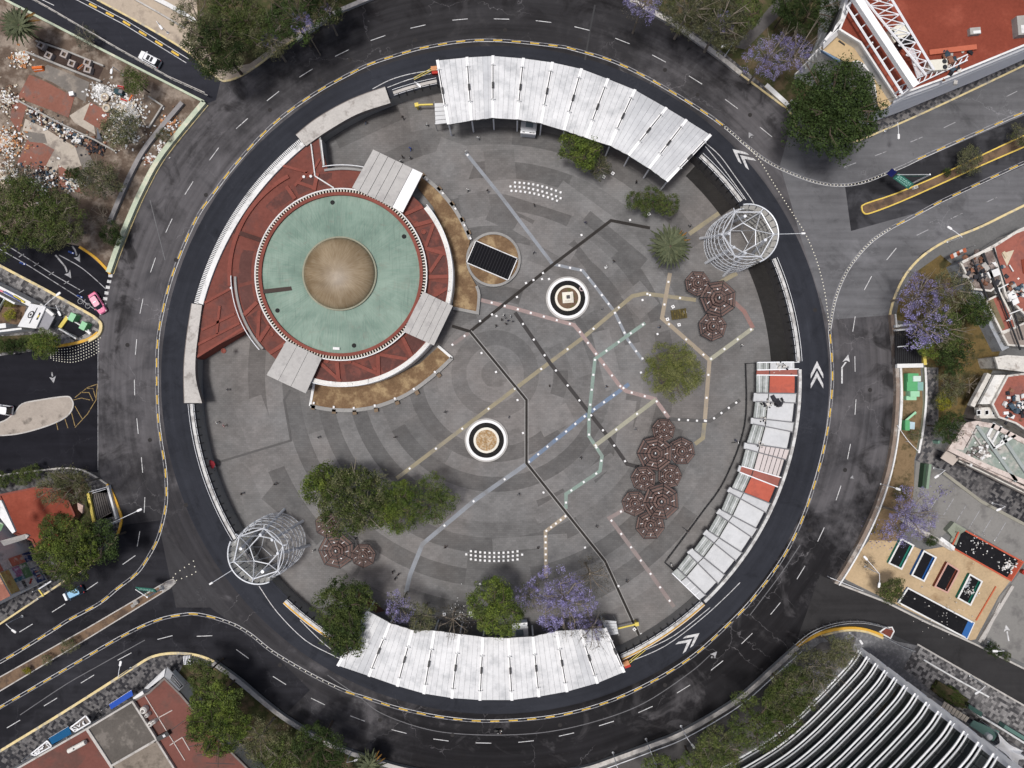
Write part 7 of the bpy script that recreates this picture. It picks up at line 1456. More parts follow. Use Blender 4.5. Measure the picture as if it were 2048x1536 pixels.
# plaza trees
PB = ZP
tree(648, 968, 40, 'bright', 'bright green tree at the left end of the plaza tree group', base=PB, h=6, second='mid', sq=1.15); tree(718, 1000, 74, 'olive', 'wide twiggy tree in the middle of the plaza tree group', base=PB, h=7, second='mid'); tree(790, 1012, 48, 'mid', 'round lumpy green tree right of the twiggy plaza tree', base=PB, h=7, second='bright', sq=1.15); tree(867, 1000, 46, 'mid', 'dense green tree standing alone at the right of the plaza tree group', base=PB, h=7, sq=1.15)
tree(1160, 300, 41, 'bright', 'bright green bushy tree just below the top canopy', base=PB, h=6, second='mid'); tree(1197, 334, 26, 'olive', 'smaller olive bush joined to the tree below the top canopy', base=PB, h=4)
for px, py, r, lb in ((1275, 404, 24, 'left of three small round trees in a row near the palm'), (1305, 405, 27, 'middle of three small round trees in a row near the palm'), (1333, 412, 24, 'right of three small round trees in a row near the palm')): tree(px, py, r, 'mid', lb, base=PB, h=4.5)
tree(1345, 742, 56, 'yellowgreen', 'large feathery willow like tree on the right of the plaza', base=PB, h=8, second='yellowgreen')
tree(690, 1208, 50, 'mid', 'tall dark conifer like tree over the left end of the bottom canopy', base=PB, h=11, second='dark', sq=1.2); tree(690, 1262, 46, 'mid', 'lower half crown of the trees covering the left end of the bottom canopy', base=PB, h=10, second='dark')
tree(800, 1212, 32, 'violet', 'small violet jacaranda at the left of the bottom canopy', base=PB, h=9, second='grey'); tree(845, 1232, 30, 'olive', 'grey olive tree right of the small jacaranda', base=PB, h=8, second='grey')
tree(905, 1240, 40, 'bare', 'leafless tree with bare twigs over the bottom canopy', base=PB, h=7); tree(990, 1212, 56, 'bright', 'bright green tree at the middle of the bottom canopy', base=PB, h=9, second='mid')
tree(1060, 1190, 30, 'violet', 'small violet jacaranda right of the bright green tree', base=PB, h=9, second='grey'); tree(1125, 1198, 66, 'violet', 'largest violet jacaranda over the bottom canopy', base=PB, h=10, second='bare', bloom=.7); tree(1180, 1150, 44, 'bare', 'thin brown tree with pale flowers above the largest jacaranda', base=PB, h=9); tree(1185, 1255, 40, 'bare', 'bare violet tipped branches over the right end of the bottom canopy', base=PB, h=10, bloom=.6)
# top right
tree(1285, 10, 40, 'violet', 'violet jacaranda at the top edge above the ring', h=8, second='bare'); tree(1375, 22, 54, 'olive', 'grey olive tree above the ring at the top right', h=8, second='grey'); tree(1440, 50, 56, 'olive', 'olive tree with pale blossom leaning over the ring wall', h=8, second='grey', bloom=.5); tree(1480, 30, 42, 'mid', 'green tree behind the ring wall at the top right', h=7); tree(1410, -10, 50, 'bare', 'brown tree cut by the top edge at the top right', h=8)
tree(1535, 118, 48, 'violet', 'strong violet jacaranda beside the ring wall', h=8, second='bare'); tree(1592, 108, 48, 'bare', 'leafless grey tree between the jacaranda and the tan terrace', h=8, bloom=.7)
tree(1660, 222, 92, 'dark', 'huge round very dark tree at the north east corner', h=9, second='dark'); tree(1622, 25, 54, 'dark', 'very dark tree left of the white building corner', h=7); tree(1575, 20, 36, 'dark', 'dark tree at the top edge beside the lane', h=5)
tree(1936, 322, 26, 'olive', 'thin dry bush in the middle of the yellow kerbed median', h=2.2, second='grey', name='shrub', sq=1.2); tree(2038, 272, 24, 'olive', 'olive bush at the right end of the yellow kerbed median', h=2.2, name='shrub'); tree(1893, 345, 9, 'dark', 'tiny dark shrub near the tip of the yellow kerbed median', h=.8, name='shrub')
# right hand garden
tree(1835, 590, 46, 'bare', 'upper brown twigged jacaranda at the right hand corner', h=7, bloom=.95); tree(1840, 650, 52, 'bare', 'lower violet jacaranda over the black ribbed shelter', h=7, bloom=1.0); tree(1895, 580, 44, 'bare', 'brown half bare tree behind the jacarandas on the right', h=6, second='olive', bloom=.4); tree(1880, 655, 44, 'olive', 'olive tree between jacaranda and dark garden trees', h=6, second='mid'); tree(1850, 690, 28, 'bright', 'light green crown beside the yellow beam of the ribbed shelter', h=5)
tree(1948, 620, 32, 'dark', 'dark bushy tree against the blue grey wall', h=5, second='mid'); tree(1905, 712, 38, 'dark', 'very dark low tree in the brown garden', h=4); tree(1900, 770, 30, 'bare', 'brownish shrub in the middle of the garden', h=2.5, second='olive'); tree(1888, 800, 22, 'olive', 'yellow green shrub beside the mosaic path', h=2, second='yellow'); tree(1940, 770, 26, 'bare', 'brown scrub beside the ruined house', h=2); tree(1895, 855, 32, 'dark', 'dark green tree at the foot of the green roofed ruin', h=5)
tree(1815, 1030, 54, 'violet', 'violet jacaranda between dry verge and car park', h=7, second='bare', bloom=.6); tree(1780, 1180, 28, 'mid', 'single green tree at the lower edge of the play ground', h=4.5, second='olive'); tree(1985, 1298, 16, 'dark', 'dark shrub under the lamp beside the south east street', h=1.8, name='shrub'); tree(2012, 1312, 10, 'mid', 'small shrub right of the dark shrub beside the street', h=1.1, name='shrub')
tree(1828, 870, 14, 'olive', 'small weedy bush below the small green box', h=1.2, name='shrub'); tree(1800, 985, 18, 'olive', 'scrubby bush on the dry verge', h=1.2, name='shrub'); tree(1735, 1128, 18, 'bare', 'dry brown scrub at the left corner of the play ground', h=1.2, name='shrub'); tree(1862, 1082, 12, 'dark', 'dark shrub beside the white wall of the play ground', h=1.2, name='shrub')
# bottom right
tree(1680, 1300, 32, 'olive', 'thin grey green tree behind the yellow kerb', h=6, second='olive'); tree(1626, 1338, 46, 'olive', 'mixed grey tree beside the glass tower', h=7, second='grey', bloom=.4); tree(1578, 1384, 54, 'mid', 'green tree behind the bottom boundary wall left of the tower', h=7, second='olive'); tree(1512, 1440, 58, 'mid', 'large green tree between the wall and the glass tower', h=7); tree(1436, 1494, 52, 'olive', 'olive tree behind the bottom boundary wall on the right', h=6, second='mid'); tree(1320, 1545, 44, 'mid', 'green tree cut by the bottom edge right of centre', h=6); tree(1390, 1535, 40, 'mid', 'green tree cut by the bottom edge near the olive tree', h=6); tree(1562, 1430, 36, 'mid', 'sparse crown right against the tower fins', h=6)
# clipped hedge
b = MB(); vs, fs = leaf_cloud(99, 2200, 60, .12, .3, .3)
q = W(1898, 1388, .6); me = mesh('foliage', [(v.x * 3.9, v.y * 1.6, v.z * 1.5 + .5) for v in vs], fs, [LEAF['mid']]); t = thing('clipped_hedge', 'clipped green hedge on the checkered sidewalk beside the tower', 'hedge', (q.x, q.y, .15), rot=-31); o = place('foliage', me, (0, 0, 0)); o.parent = t; b.box((0, 0, .55), (7.0, 2.3, .9)); local(b, 'hedge_core', GRASSD, t)
# palms
FROND = leafmat('palm_frond', (.085, .10, .055), (.12, .135, .08), .3)
def palm(px, py, r, label, base=.13, h=6, dry=True):
    R = r / 10; zc = base + h; q = W(px, py, zc); R *= (H - zc) / H; t = thing('palm_tree', label, 'palm', (q.x, q.y, base)); rr = random.Random(int(px))
    b = MB(); b.tube([(0, 0, 0), (.05, .02, h * .5), (0, 0, h)], .38, 10, r2=.30); local(b, 'trunk', BARK, t)
    n = 58
    for i in range(n):
        a = i * 2.39996; lv = i / n; L = R * (1.06 - .35 * lv) * rr.uniform(.9, 1.05); drop = .25 + .75 * (1 - lv); b = MB(); vs = []; fs = []
        def P(u): return Vector((L * u * math.cos(a), L * u * math.sin(a), h + .3 + 1.5 * lv * u + (1.1 * u - drop * 2.4 * u * u) * .8))
        m = 10; side = Vector((-math.sin(a), math.cos(a), 0))
        for k in range(m + 1):
            u = .06 + .94 * k / m; w = .40 * R / 4.6 * (math.sin(math.pi * min(.985, .10 + u * .9)) ** .8) * (1.0 if k % 2 else .72); p = P(u); dz = Vector((0, 0, -.16))
            vs += [p + side * w + dz, p, p - side * w + dz]
            if k: j = len(vs) - 6; fs += [(j, j + 3, j + 4, j + 1), (j + 1, j + 4, j + 5, j + 2)]
        b.add(vs, fs); o = local(b, 'frond', DRYF if dry and i in (3, 8, 16) else FROND, t)
    return t
DRYF = leafmat('dry_frond', (.30, .16, .04), (.22, .13, .05), .3)
palm(1340, 493, 47, 'large feathery palm on the plaza between lattice tower and small trees', PB, 7); palm(40, 52, 40, 'palm tree at the top left corner of the rubble lot', .13, 6); palm(738, 1530, 34, 'palm cut by the bottom edge beside the boundary wall', .13, 5)
# ---------------------------------------------------------------- vehicles
TYRE = plain('tyre_rubber', (.012, .012, .013), .8); RIM = plain('wheel_rim', (.4, .4, .42), .35, .6); CARG = plain('car_glass', (.015, .018, .022), .08, 0, .6); LAMPL = plain('head_lamp', (.75, .75, .7), .2); TAIL = plain('tail_lamp', (.35, .02, .02), .3); TRIM = plain('black_trim', (.02, .02, .02), .5)
def rrect(L, Wd, r, n=4, taper=0.0):
    pts = []
    for cx, cy, a0 in ((L / 2 - r, Wd / 2 - r, 0), (-L / 2 + r, Wd / 2 - r, 90), (-L / 2 + r, -Wd / 2 + r, 180), (L / 2 - r, -Wd / 2 + r, 270)):
        for k in range(n + 1):
            a = rad(a0 + 90 * k / n); x = cx + r * math.cos(a); y = cy + r * math.sin(a); pts.append((x, y * (1 - taper * max(0, x / (L / 2)))))
    return pts
def loft(b, levels, cap=True):
    n = len(levels[0][0]); vs = [(x, y, z) for P, z in levels for x, y in P]; fs = [(i * n + k, i * n + (k + 1) % n, (i + 1) * n + (k + 1) % n, (i + 1) * n + k) for i in range(len(levels) - 1) for k in range(n)]
    if cap: fs.append(tuple((len(levels) - 1) * n + k for k in range(n)))
    b.add(vs, fs)
def shift(P, dx): return [(x + dx, y) for x, y in P]
def car(px, py, deg, label, paint, L=4.4, Wd=1.78, ht=1.48, cab=(-.42, .22), roofm=None, cat='car', name='parked_car', boot=.95, van=False):
    q = W(px, py, .03); t = thing(name, label, cat, q, rot=deg)
    b = MB(); z1 = .92 if not van else 1.1
    loft(b, [(rrect(L * .97, Wd * .92, .3), .22), (rrect(L, Wd, .42, taper=.04), .42), (rrect(L, Wd, .46, taper=.05), .66), (rrect(L * .965, Wd * .955, .5, taper=.08), z1 - .08), (rrect(L * .93, Wd * .86, .45, taper=.08), z1)]); local(b, 'body', paint, t, smooth=False)
    c0, c1 = cab[0] * L, cab[1] * L; Lc = c1 - c0; cx = (c0 + c1) / 2
    b = MB(); loft(b, [(shift(rrect(Lc + .75, Wd * .84, .3, taper=.05), cx + .05), z1 - .01), (shift(rrect(Lc - .15, Wd * .70, .28, taper=.03), cx - .05), ht - .03)], True); local(b, 'cabin_glass', CARG, t)
    b = MB(); loft(b, [(shift(rrect(Lc - .20, Wd * .72, .28), cx - .06), ht - .05), (shift(rrect(Lc - .28, Wd * .68, .26), cx - .06), ht)], True); local(b, 'roof', roofm or paint, t)
    for sx in (-1, 1):
        b = MB(); b.box((cx - .12, sx * Wd * .385, (z1 + ht) / 2 - .02), (.10, .05, ht - z1), 0, tilt=(sx * 20, 0)); local(b, 'door_pillar', paint, t)
        b = MB(); b.box((c1 + .05, sx * (Wd / 2 + .06), z1 + .02), (.16, .22, .14)); local(b, 'mirror', paint, t)
        b = MB(); b.box((L / 2 - .22, sx * Wd * .33, .70), (.34, .34, .12), sx * -18); local(b, 'headlight', LAMPL, t)
        b = MB(); b.box((-L / 2 + .14, sx * Wd * .36, .74), (.2, .3, .14)); local(b, 'tail_light', TAIL, t)
        for wx in (-.30, .31):
            w = thing_part('wheel', t, (wx * L, sx * (Wd / 2 - .12), .31))
            b = MB(); b.tube([(0, -.1, 0), (0, .1, 0)], .31, 14); o = local(b, 'tyre', TYRE, w)
            b = MB(); b.tube([(0, sx * .09, 0), (0, sx * .115, 0)], .19, 10); local(b, 'rim', RIM, w)
    b = MB(); b.box((L / 2 - .06, 0, .45), (.1, Wd * .6, .16)); local(b, 'grille', TRIM, t)
    return t
def thing_part(name, parent, loc):
    o = bpy.data.objects.new(name, None); COL.objects.link(o); o.parent = parent; o.location = loc; WLOC[o.name] = Vector(); return o
PW = plain('car_white', (.72, .73, .75), .25, 0, .5); PPINK = plain('car_pink', (.66, .17, .30), .3, 0, .5); PBLUE = plain('car_dark_blue', (.03, .06, .10), .25, .2, .5); PLB = plain('car_light_blue', (.22, .42, .60), .3, .1, .5); PPINKL = plain('car_pale_pink', (.72, .36, .44), .35)
c = car(303, 122, 152, 'white car driving on the north west street beside the double yellow line', PW, 4.5, 1.85, 1.6, (-.44, .20), name='car')
for x, w_ in ((-.5, .5), (.25, .6)): b = MB(); b.box((x - .4, 0, 1.605), (w_, 1.0, .02)); local(b, 'sunroof', CARG, c)
c = car(199, 607, -58, 'pink and white taxi turning from the west street into the ring', PPINK, 4.6, 1.8, 1.45, (-.30, .20), PPINKL, name='taxi', cat='taxi')
b = MB(); b.box((-.15, 0, 1.49), (.22, .7, .08)); local(b, 'taxi_sign', PW, c); 
for s in (-1, 1): b = MB(); b.box((1.1, s * .3, .935), (.8, .22, .012)); local(b, 'bonnet_stripe', PPINKL, c)
c = car(152, 1184, 205, 'dark blue car with light blue roof driving on the south west avenue', PBLUE, 4.1, 1.78, 1.5, (-.40, .22), PLB, name='car'); b = MB(); b.box((1.75, 0, .935), (.45, 1.4, .02)); local(b, 'bonnet_edge', PW, c)
c = car(5, 818, 172, 'white van partly cut by the left edge beside the traffic island', PW, 5.0, 2.0, 2.1, (-.47, .28), name='van', cat='van', van=True)
c = car(2, 605, 60, 'pale green grey car parked in the corner shop garden at the left edge', plain('car_grey_green', (.40, .46, .43), .3, .1, .5), 4.3, 1.75, 1.45, name='parked_car')
# motorcycle and rider
def wheel(t, x, r=.31): w = thing_part('wheel', t, (x, 0, r)); b = MB(); b.tube([(0, -.06, 0), (0, .06, 0)], r, 14); local(b, 'tyre', TYRE, w); b = MB(); b.tube([(0, -.065, 0), (0, .065, 0)], r * .6, 10); local(b, 'rim', RIM, w)
q = W(997, 1458, .03); t = thing('motorcycle', 'black motorcycle ridden along the bottom of the ring road', 'motorcycle', q, rot=2)
wheel(t, .68); wheel(t, -.66); b = MB(); b.tube([(.62, 0, .35), (.45, 0, .95), (.35, 0, 1.05)], .05, 6); b.box((0, 0, .5), (.7, .26, .4)); b.box((-.45, 0, .72), (.75, .26, .14)); local(b, 'body', TRIM, t)
b = MB(); b.tube([(.36, -.38, 1.05), (.42, 0, 1.02), (.36, .38, 1.05)], .025, 5); local(b, 'handlebar', RIM, t); b = MB(); b.box((.1, 0, .82), (.5, .3, .22)); local(b, 'tank', TRIM, t); b = MB(); b.box((.62, 0, .86), (.12, .2, .18)); local(b, 'headlight', LAMPL, t)

# ---------------------------------------------------------------- people: one continuous skinned body each
def body_mesh(pose):
    V = {}; E = []; R = []
    def v(n, p, r, par=None):
        V[n] = len(R); R.append((p, r))
        if par: E.append((V[par], V[n]))
    s = dict(walk=.26, walk2=-.26, stand=.03, ride=0)[pose]; sit = pose == 'ride'
    v('pelvis', (0, 0, .96), (.15, .12)); v('waist', (0.01, 0, 1.12), (.135, .105), 'pelvis'); v('chest', (.02, 0, 1.32), (.165, .12), 'waist'); v('neck', (.03, 0, 1.47), (.06, .06), 'chest'); v('head0', (.04, 0, 1.58), (.085, .095), 'neck'); v('head1', (.045, 0, 1.68), (.085, .095), 'head0')
    for q, sd in (('l', 1), ('r', -1)):
        st = s * sd
        if sit: v('hip' + q, (.05, .1 * sd, .93), (.095, .095), 'pelvis'); v('knee' + q, (.46, .17 * sd, .80), (.07, .07), 'hip' + q); v('ank' + q, (.22, .17 * sd, .40), (.045, .045), 'knee' + q); v('toe' + q, (.42, .17 * sd, .36), (.04, .04), 'ank' + q)
        else: v('hip' + q, (.0, .1 * sd, .86), (.092, .092), 'pelvis'); v('knee' + q, (st * .55 + .03, .105 * sd, .50), (.066, .066), 'hip' + q); v('ank' + q, (st * 1.05 - (.08 if st < 0 else 0), .11 * sd, .09 + (.06 if st < -.1 else 0)), (.045, .045), 'knee' + q); v('toe' + q, (st * 1.05 + .15, .12 * sd, .05 + (.02 if st < -.1 else 0)), (.042, .038), 'ank' + q)
        v('sho' + q, (.02, .19 * sd, 1.40), (.062, .062), 'chest')
        e = (.30, .24 * sd, 1.16) if sit else (-st * .45, .26 * sd, 1.13); h = (.52, .30 * sd, 1.06) if sit else (-st * .75 + .1, .25 * sd, .88)
        v('elb' + q, e, (.045, .045), 'sho' + q); v('wri' + q, h, (.032, .032), 'elb' + q)
        w = Vector(h); d = (w - Vector(e)).normalized(); v('palm' + q, w + d * .07, (.034, .026), 'wri' + q)
        for k, (oy, ll) in enumerate(((-.03, .06), (-.01, .075), (.012, .07), (.03, .055))): v('fin%d%s' % (k, q), w + d * (.10 + ll) + Vector((.0, oy, -.012)), (.010, .010), 'palm' + q)
        v('thumb' + q, w + d * .10 + Vector((.035, -.025 * sd, 0)), (.012, .012), 'palm' + q)
    me = bpy.data.meshes.new('body'); me.from_pydata([p for p, r in R], E, []); o = bpy.data.objects.new('tmp', me); COL.objects.link(o)
    m = o.modifiers.new('s', 'SKIN'); me.skin_vertices[0].data[0].use_root = True
    for i, (p, r) in enumerate(R): me.skin_vertices[0].data[i].radius = r
    o.modifiers.new('d', 'SUBSURF').levels = 1
    dg = bpy.context.evaluated_depsgraph_get(); ev = o.evaluated_get(dg); nm = bpy.data.meshes.new_from_object(ev)
    bpy.data.objects.remove(o); mi = []
    for f in nm.polygons:
        c = f.center
        if c.z > 1.64 or (c.z > 1.54 and c.x < .02): k = 3
        elif c.z > 1.465: k = 2
        elif abs(c.y) > .2 and c.z < 1.02 and not sit: k = 2
        elif c.z > .95 and not (sit and c.x > .42): k = 0
        elif sit and c.z > 1.0: k = 2
        elif c.z > .10 or sit: k = 1
        else: k = 4
        mi.append(k)
    nm.name = 'person'; return nm, mi
SKIN = [plain('skin_%d' % i, c, .6) for i, c in enumerate(((.32, .19, .13), (.22, .12, .08), (.42, .27, .20)))]; HAIR = plain('hair_dark', (.015, .011, .009), .7); SHOE = plain('shoe_dark', (.02, .02, .022), .7)
CLO = {n: plain('cloth_' + n, c, .9) for n, c in dict(black=(.018, .018, .02), white=(.68, .68, .66), grey=(.20, .20, .21), blue=(.04, .09, .35), navy=(.03, .04, .09), red=(.38, .04, .04), green=(.10, .30, .10), beige=(.42, .33, .24), pink=(.55, .30, .30), denim=(.09, .13, .22), brown=(.12, .07, .045)).items()}
BODY = {p: body_mesh(p) for p in ('walk', 'walk2', 'stand', 'ride')}
PM_ = {}
def person(px, py, deg, top, legs, label, pose='walk', z=ZP, hair=None, skin=0, group=None, s=1.0):
    key = (pose, top, legs, hair, skin)
    if key not in PM_:
        nm, mi = BODY[pose]; me = nm.copy(); me.name = 'person'; me.materials.clear()
        for m in (CLO[top], CLO[legs], SKIN[skin], CLO[hair] if hair else HAIR, SHOE): me.materials.append(m)
        me.polygons.foreach_set('material_index', mi); me.polygons.foreach_set('use_smooth', [True] * len(me.polygons)); me.update(); PM_[key] = me
    q = W(px, py, z); return place('person', PM_[key], (q.x, q.y, z + .02), None, rot=deg, scale=s, label=label, cat='person', group=group)
person(996, 1459, 2, 'black', 'black', 'person with white helmet riding the black motorcycle', 'ride', .0, 'white')
G = 'people walking across the plaza'
for a in ((733, 247, 30, 'black', 'denim', 'person in black walking under the broad stone wall above the red roof', 'walk'), (735, 231, 200, 'white', 'grey', 'person in white close under the broad stone wall', 'stand'), (807, 238, 90, 'black', 'black', 'person all in black standing left of the top canopy'), (855, 252, 10, 'white', 'black', 'person in white and black near the grey side awning of the top canopy', 'walk2'), (822, 300, 60, 'blue', 'blue', 'person dressed in blue above the large station canopy'), (806, 316, 20, 'black', 'black', 'person in black in the small group above the large station canopy', 'stand'), (822, 318, 140, 'grey', 'black', 'person in grey in the small group above the large station canopy', 'stand'), (803, 325, 300, 'white', 'black', 'person in white top at the lower end of the group above the station canopy', 'stand'),
          (957, 279, 80, 'white', 'grey', 'person in white walking below the left part of the top canopy'), (936, 382, 60, 'white', 'black', 'person in white right of the curved soil bed near the station canopy'), (976, 384, 90, 'black', 'grey', 'person in black on the grey paving left of the upper block grid'), (933, 306, 120, 'white', 'white', 'person all in white at the upper end of the pale blue line', 'stand'), (1068, 412, 30, 'black', 'grey', 'person in black just below the upper block grid', 'stand'), (1170, 447, 80, 'navy', 'grey', 'person in navy above the thin drain channel near three small trees'), (1068, 506, 80, 'grey', 'black', 'person in grey between round planter and drain channel', 'walk2'), (1226, 524, 45, 'black', 'grey', 'person in black left of the large palm'), (1212, 535, 30, 'white', 'white', 'person in white beside another left of the large palm', 'walk2'), (1378, 453, 100, 'grey', 'black', 'person in grey between large palm and lattice tower'), (1271, 366, 20, 'black', 'black', 'person in black under the right end of the top canopy', 'stand'),
          (1203, 618, 10, 'grey', 'black', 'person in grey at the lower right of the fountain with the pedestal', 'stand'), (1318, 655, 150, 'black', 'denim', 'person in black left of the cream line near the crate table'), (1481, 691, 60, 'white', 'black', 'person walking at the lower end of the lime line near the shop roofs'), (992, 652, 45, 'black', 'black', 'person in black left of the group near the meeting of the pink and dark lines'), (438, 845, 30, 'white', 'black', 'person in white and black near the left railing wall, left of two'), (452, 851, 50, 'pink', 'beige', 'person in pink near the left railing wall, right of two', 'walk2'), (459, 779, 0, 'grey', 'grey', 'person in grey alone near the foot of the beige stone wall', 'stand'), (487, 986, 10, 'black', 'navy', 'person in dark clothes walking in the lower left of the plaza'), (459, 1038, 30, 'green', 'black', 'person in green close to the left railing wall'), (553, 967, 60, 'black', 'grey', 'person in black left of the plaza tree group'),
          (639, 874, 10, 'grey', 'black', 'person in grey on the striped paving below the station', 'walk'), (791, 874, 80, 'black', 'grey', 'person in black above the plaza trees', 'stand'), (891, 824, 80, 'black', 'grey', 'person in black upper left of the pebble fountain'), (1017, 834, 0, 'grey', 'denim', 'person in grey upper right of the pebble fountain', 'stand'), (712, 1076, 20, 'grey', 'black', 'person in grey right of the large pergola below the plaza trees'), (629, 1100, 160, 'white', 'grey', 'person in white between the lattice tower and the large pergola', 'stand'), (891, 1093, 90, 'black', 'brown', 'person in black left of the lower block grid'), (787, 1142, 20, 'black', 'black', 'person in black, top of the dark trio near the lower pale blue line', 'stand'), (798, 1147, 100, 'black', 'navy', 'person in black, right of the dark trio near the lower pale blue line', 'stand'), (792, 1155, 200, 'black', 'black', 'person in black, bottom of the dark trio near the lower pale blue line', 'stand'),
          (1270, 858, 10, 'grey', 'grey', 'person in grey left of the topmost pergola of the big cluster', 'walk'), (1161, 915, 30, 'black', 'grey', 'person in black left of the teal line bend', 'walk2'), (1037, 988, 20, 'grey', 'black', 'person in grey left of the long drain channel below the fountain'), (1192, 1051, 40, 'black', 'grey', 'person in black left of the rose line bend'), (1076, 1094, 100, 'black', 'black', 'person in black left of the lower cream line', 'stand'), (1340, 1127, 20, 'white', 'black', 'person at the lower end of the thin black railing', 'stand'), (1098, 772, 20, 'black', 'grey', 'person in black near the middle of the yellow line', 'stand'), (1212, 773, 40, 'black', 'denim', 'person in black near the crossing of pink and blue lines'), (1252, 1160, 60, 'black', 'grey', 'person in black left of the rose line near the jacaranda', 'walk'), (1468, 880, 20, 'navy', 'grey', 'person in navy next to the bicycle by the black railing', 'stand'), (1374, 1062, 130, 'grey', 'black', 'person in grey next to the bicycle near the lower black railing', 'stand'),
          (434, 931, 30, 'white', 'black', 'person in white beside the red parasol at the left wall', 'stand'), (432, 941, 300, 'black', 'denim', 'person in black below the red parasol at the left wall', 'stand')):
    person(*a[:6], a[6] if len(a) > 6 else 'walk', skin=(a[0] // 3) % 3)
for i, (dx, dy, tp) in enumerate(((0, 0, 'black'), (7, -4, 'grey'), (13, 2, 'navy'), (18, -6, 'white'), (9, 8, 'black'), (22, 3, 'grey'), (4, -9, 'white'))): person(1003 + dx, 640 + dy, i * 57, tp, 'black', 'person in %s, %s of the tight group where the pink and dark lines meet' % (tp, ('far left', 'upper middle', 'centre right', 'upper right', 'lowest', 'far right', 'topmost')[i]), 'stand', group='people standing in a tight group')
def bicycle(px, py, deg, label):
    q = W(px, py, ZP); t = thing('bicycle', label, 'bicycle', (q.x, q.y, ZP + .02), rot=deg)
    for x in (.52, -.52): w = thing_part('wheel', t, (x, 0, .34)); b = MB(); P = [(.33 * math.cos(k * math.pi / 8), 0, .33 * math.sin(k * math.pi / 8)) for k in range(17)]; b.tube(P, .03, 5); local(b, 'tyre', TYRE, w); b = MB(); b.tube([(0, -.04, 0), (0, .04, 0)], .05, 6); local(b, 'hub', RIM, w)
    b = MB()
    for p0, p1 in (((-.52, 0, .34), (-.12, 0, .34)), ((-.12, 0, .34), (-.25, 0, .85)), ((-.22, 0, .78), (.36, 0, .80)), ((-.12, 0, .34), (.38, 0, .72)), ((.52, 0, .34), (.36, 0, .95)), ((-.52, 0, .34), (-.22, 0, .78))): b.tube([p0, p1], .025, 5)
    local(b, 'frame', BLACKM, t); b = MB(); b.tube([(.36, -.28, .98), (.40, 0, .97), (.36, .28, .98)], .02, 5); local(b, 'handlebar', RIM, t); b = MB(); b.box((-.26, 0, .9), (.26, .14, .06)); local(b, 'saddle', BLACKM, t)
bicycle(1470, 884, 10, 'bicycle standing by the black railing near the shop roofs'); bicycle(1370, 1059, 140, 'bicycle near the lower black railing right of the pergola cluster')
# red parasol stall
q = W(430, 927, ZP); t = thing('red_parasol', 'small dark red parasol by the left railing wall of the plaza', 'parasol', q)
n = 8; b = MB(); REDC = plain('parasol_red', (.22, .012, .02), .8)
for i in range(n): a0, a1 = i * 6.2832 / n, (i + 1) * 6.2832 / n; b = MB(); b.add([(0, 0, 2.5), (.95 * math.cos(a0), .95 * math.sin(a0), 2.1), (.95 * math.cos(a1), .95 * math.sin(a1), 2.1)], [(0, 1, 2)]); local(b, 'canopy_panel', REDC, t)
b = MB(); b.tube([(0, 0, 0), (0, 0, 2.6)], .03, 6); local(b, 'pole', STEEL, t); b = MB(); b.lathe([(.25, 0), (.25, .08), (0, .1)], 10); local(b, 'base', CONCD, t)

# ---------------------------------------------------------------- lamps and sign gantries
def lamp(foot, head, label, h=7.0, base=.13, m=WSTEEL, two=None):
    f = W(*foot, base); t = thing('street_lamp', label, 'lamp', f); hz = h
    k = W(*head, hz); d = Vector((k.x - f.x, k.y - f.y, 0))
    b = MB(); b.tube([(f.x, f.y, base), (f.x, f.y, h * .6), (f.x + d.x * .04, f.y + d.y * .04, h * .93)], .11, 8, r2=.07); b.build('pole', m, t)
    b = MB(); b.lathe([(.25, base), (.25, base + .15), (.14, base + .2)], 10, (f.x, f.y, 0)); b.build('base_plate', STEEL, t)
    for hd in [head] + ([two] if two else []):
        k = W(*hd, hz); d = Vector((k.x - f.x, k.y - f.y, 0)); a = math.degrees(math.atan2(d.y, d.x)); b = MB(); b.tube([(f.x, f.y, h * .93), (f.x + d.x * .5, f.y + d.y * .5, h * .99), (k.x, k.y, hz)], .055, 6); b.build('arm', m, t)
        b = MB(); P = [(k.x + x * math.cos(rad(a)) - y * math.sin(rad(a)), k.y + x * math.sin(rad(a)) + y * math.cos(rad(a))) for x, y in rrect(1.05, .42, .2, 3)]; b.prism(P, hz - .08, hz + .10, bottom=True); b.build('lamp_head', LAMPB, t)
lamp((336, 66), (322, 55), 'white lamp post on the beige pavement beside the north west street', 5); lamp((247, 150), (223, 143), 'white lamp post inside the green wall near the small round tree', 4)
lamp((118, 618), (117, 588), 'white lamp post on the west island with its head over the street', 5); lamp((129, 613), (119, 627), 'short white lamp post on the west island beside the green cabinets', 3)
lamp((240, 1042), (279, 1020), 'white lamp post with long arm over the road at the stairwell corner', 6); lamp((262, 1336), (241, 1327), 'lamp post on the mosaic pavement beside the white sign board', 5); lamp((45, 1232), (28, 1262), 'lamp post on the mosaic pavement at the left near the blue car', 5)
lamp((1770, 262), (1797, 273), 'lamp post on the kerb right of the huge dark tree', 5); lamp((1895, 484), (1899, 456), 'lamp post on the kerb of the north east avenue by the red awning', 5); lamp((1868, 936), (1873, 953), 'white lamp post at the upper corner of the car park', 4); lamp((1985, 1006), (1997, 1019), 'white lamp post on the mossy kerb of the car park', 4)
lamp((1730, 1133), (1731, 1116), 'double white lamp post on the sandy play ground', 6, two=(1758, 1170)); lamp((1976, 1284), (1990, 1302), 'white lamp post beside the dark shrub on the south east street', 5); lamp((1940, 1352), (1954, 1385), 'lamp post on the checkered sidewalk at the bottom right', 5); lamp((1762, 968), (1796, 978), 'lamp post at the right ring wall over the dry verge', 5)
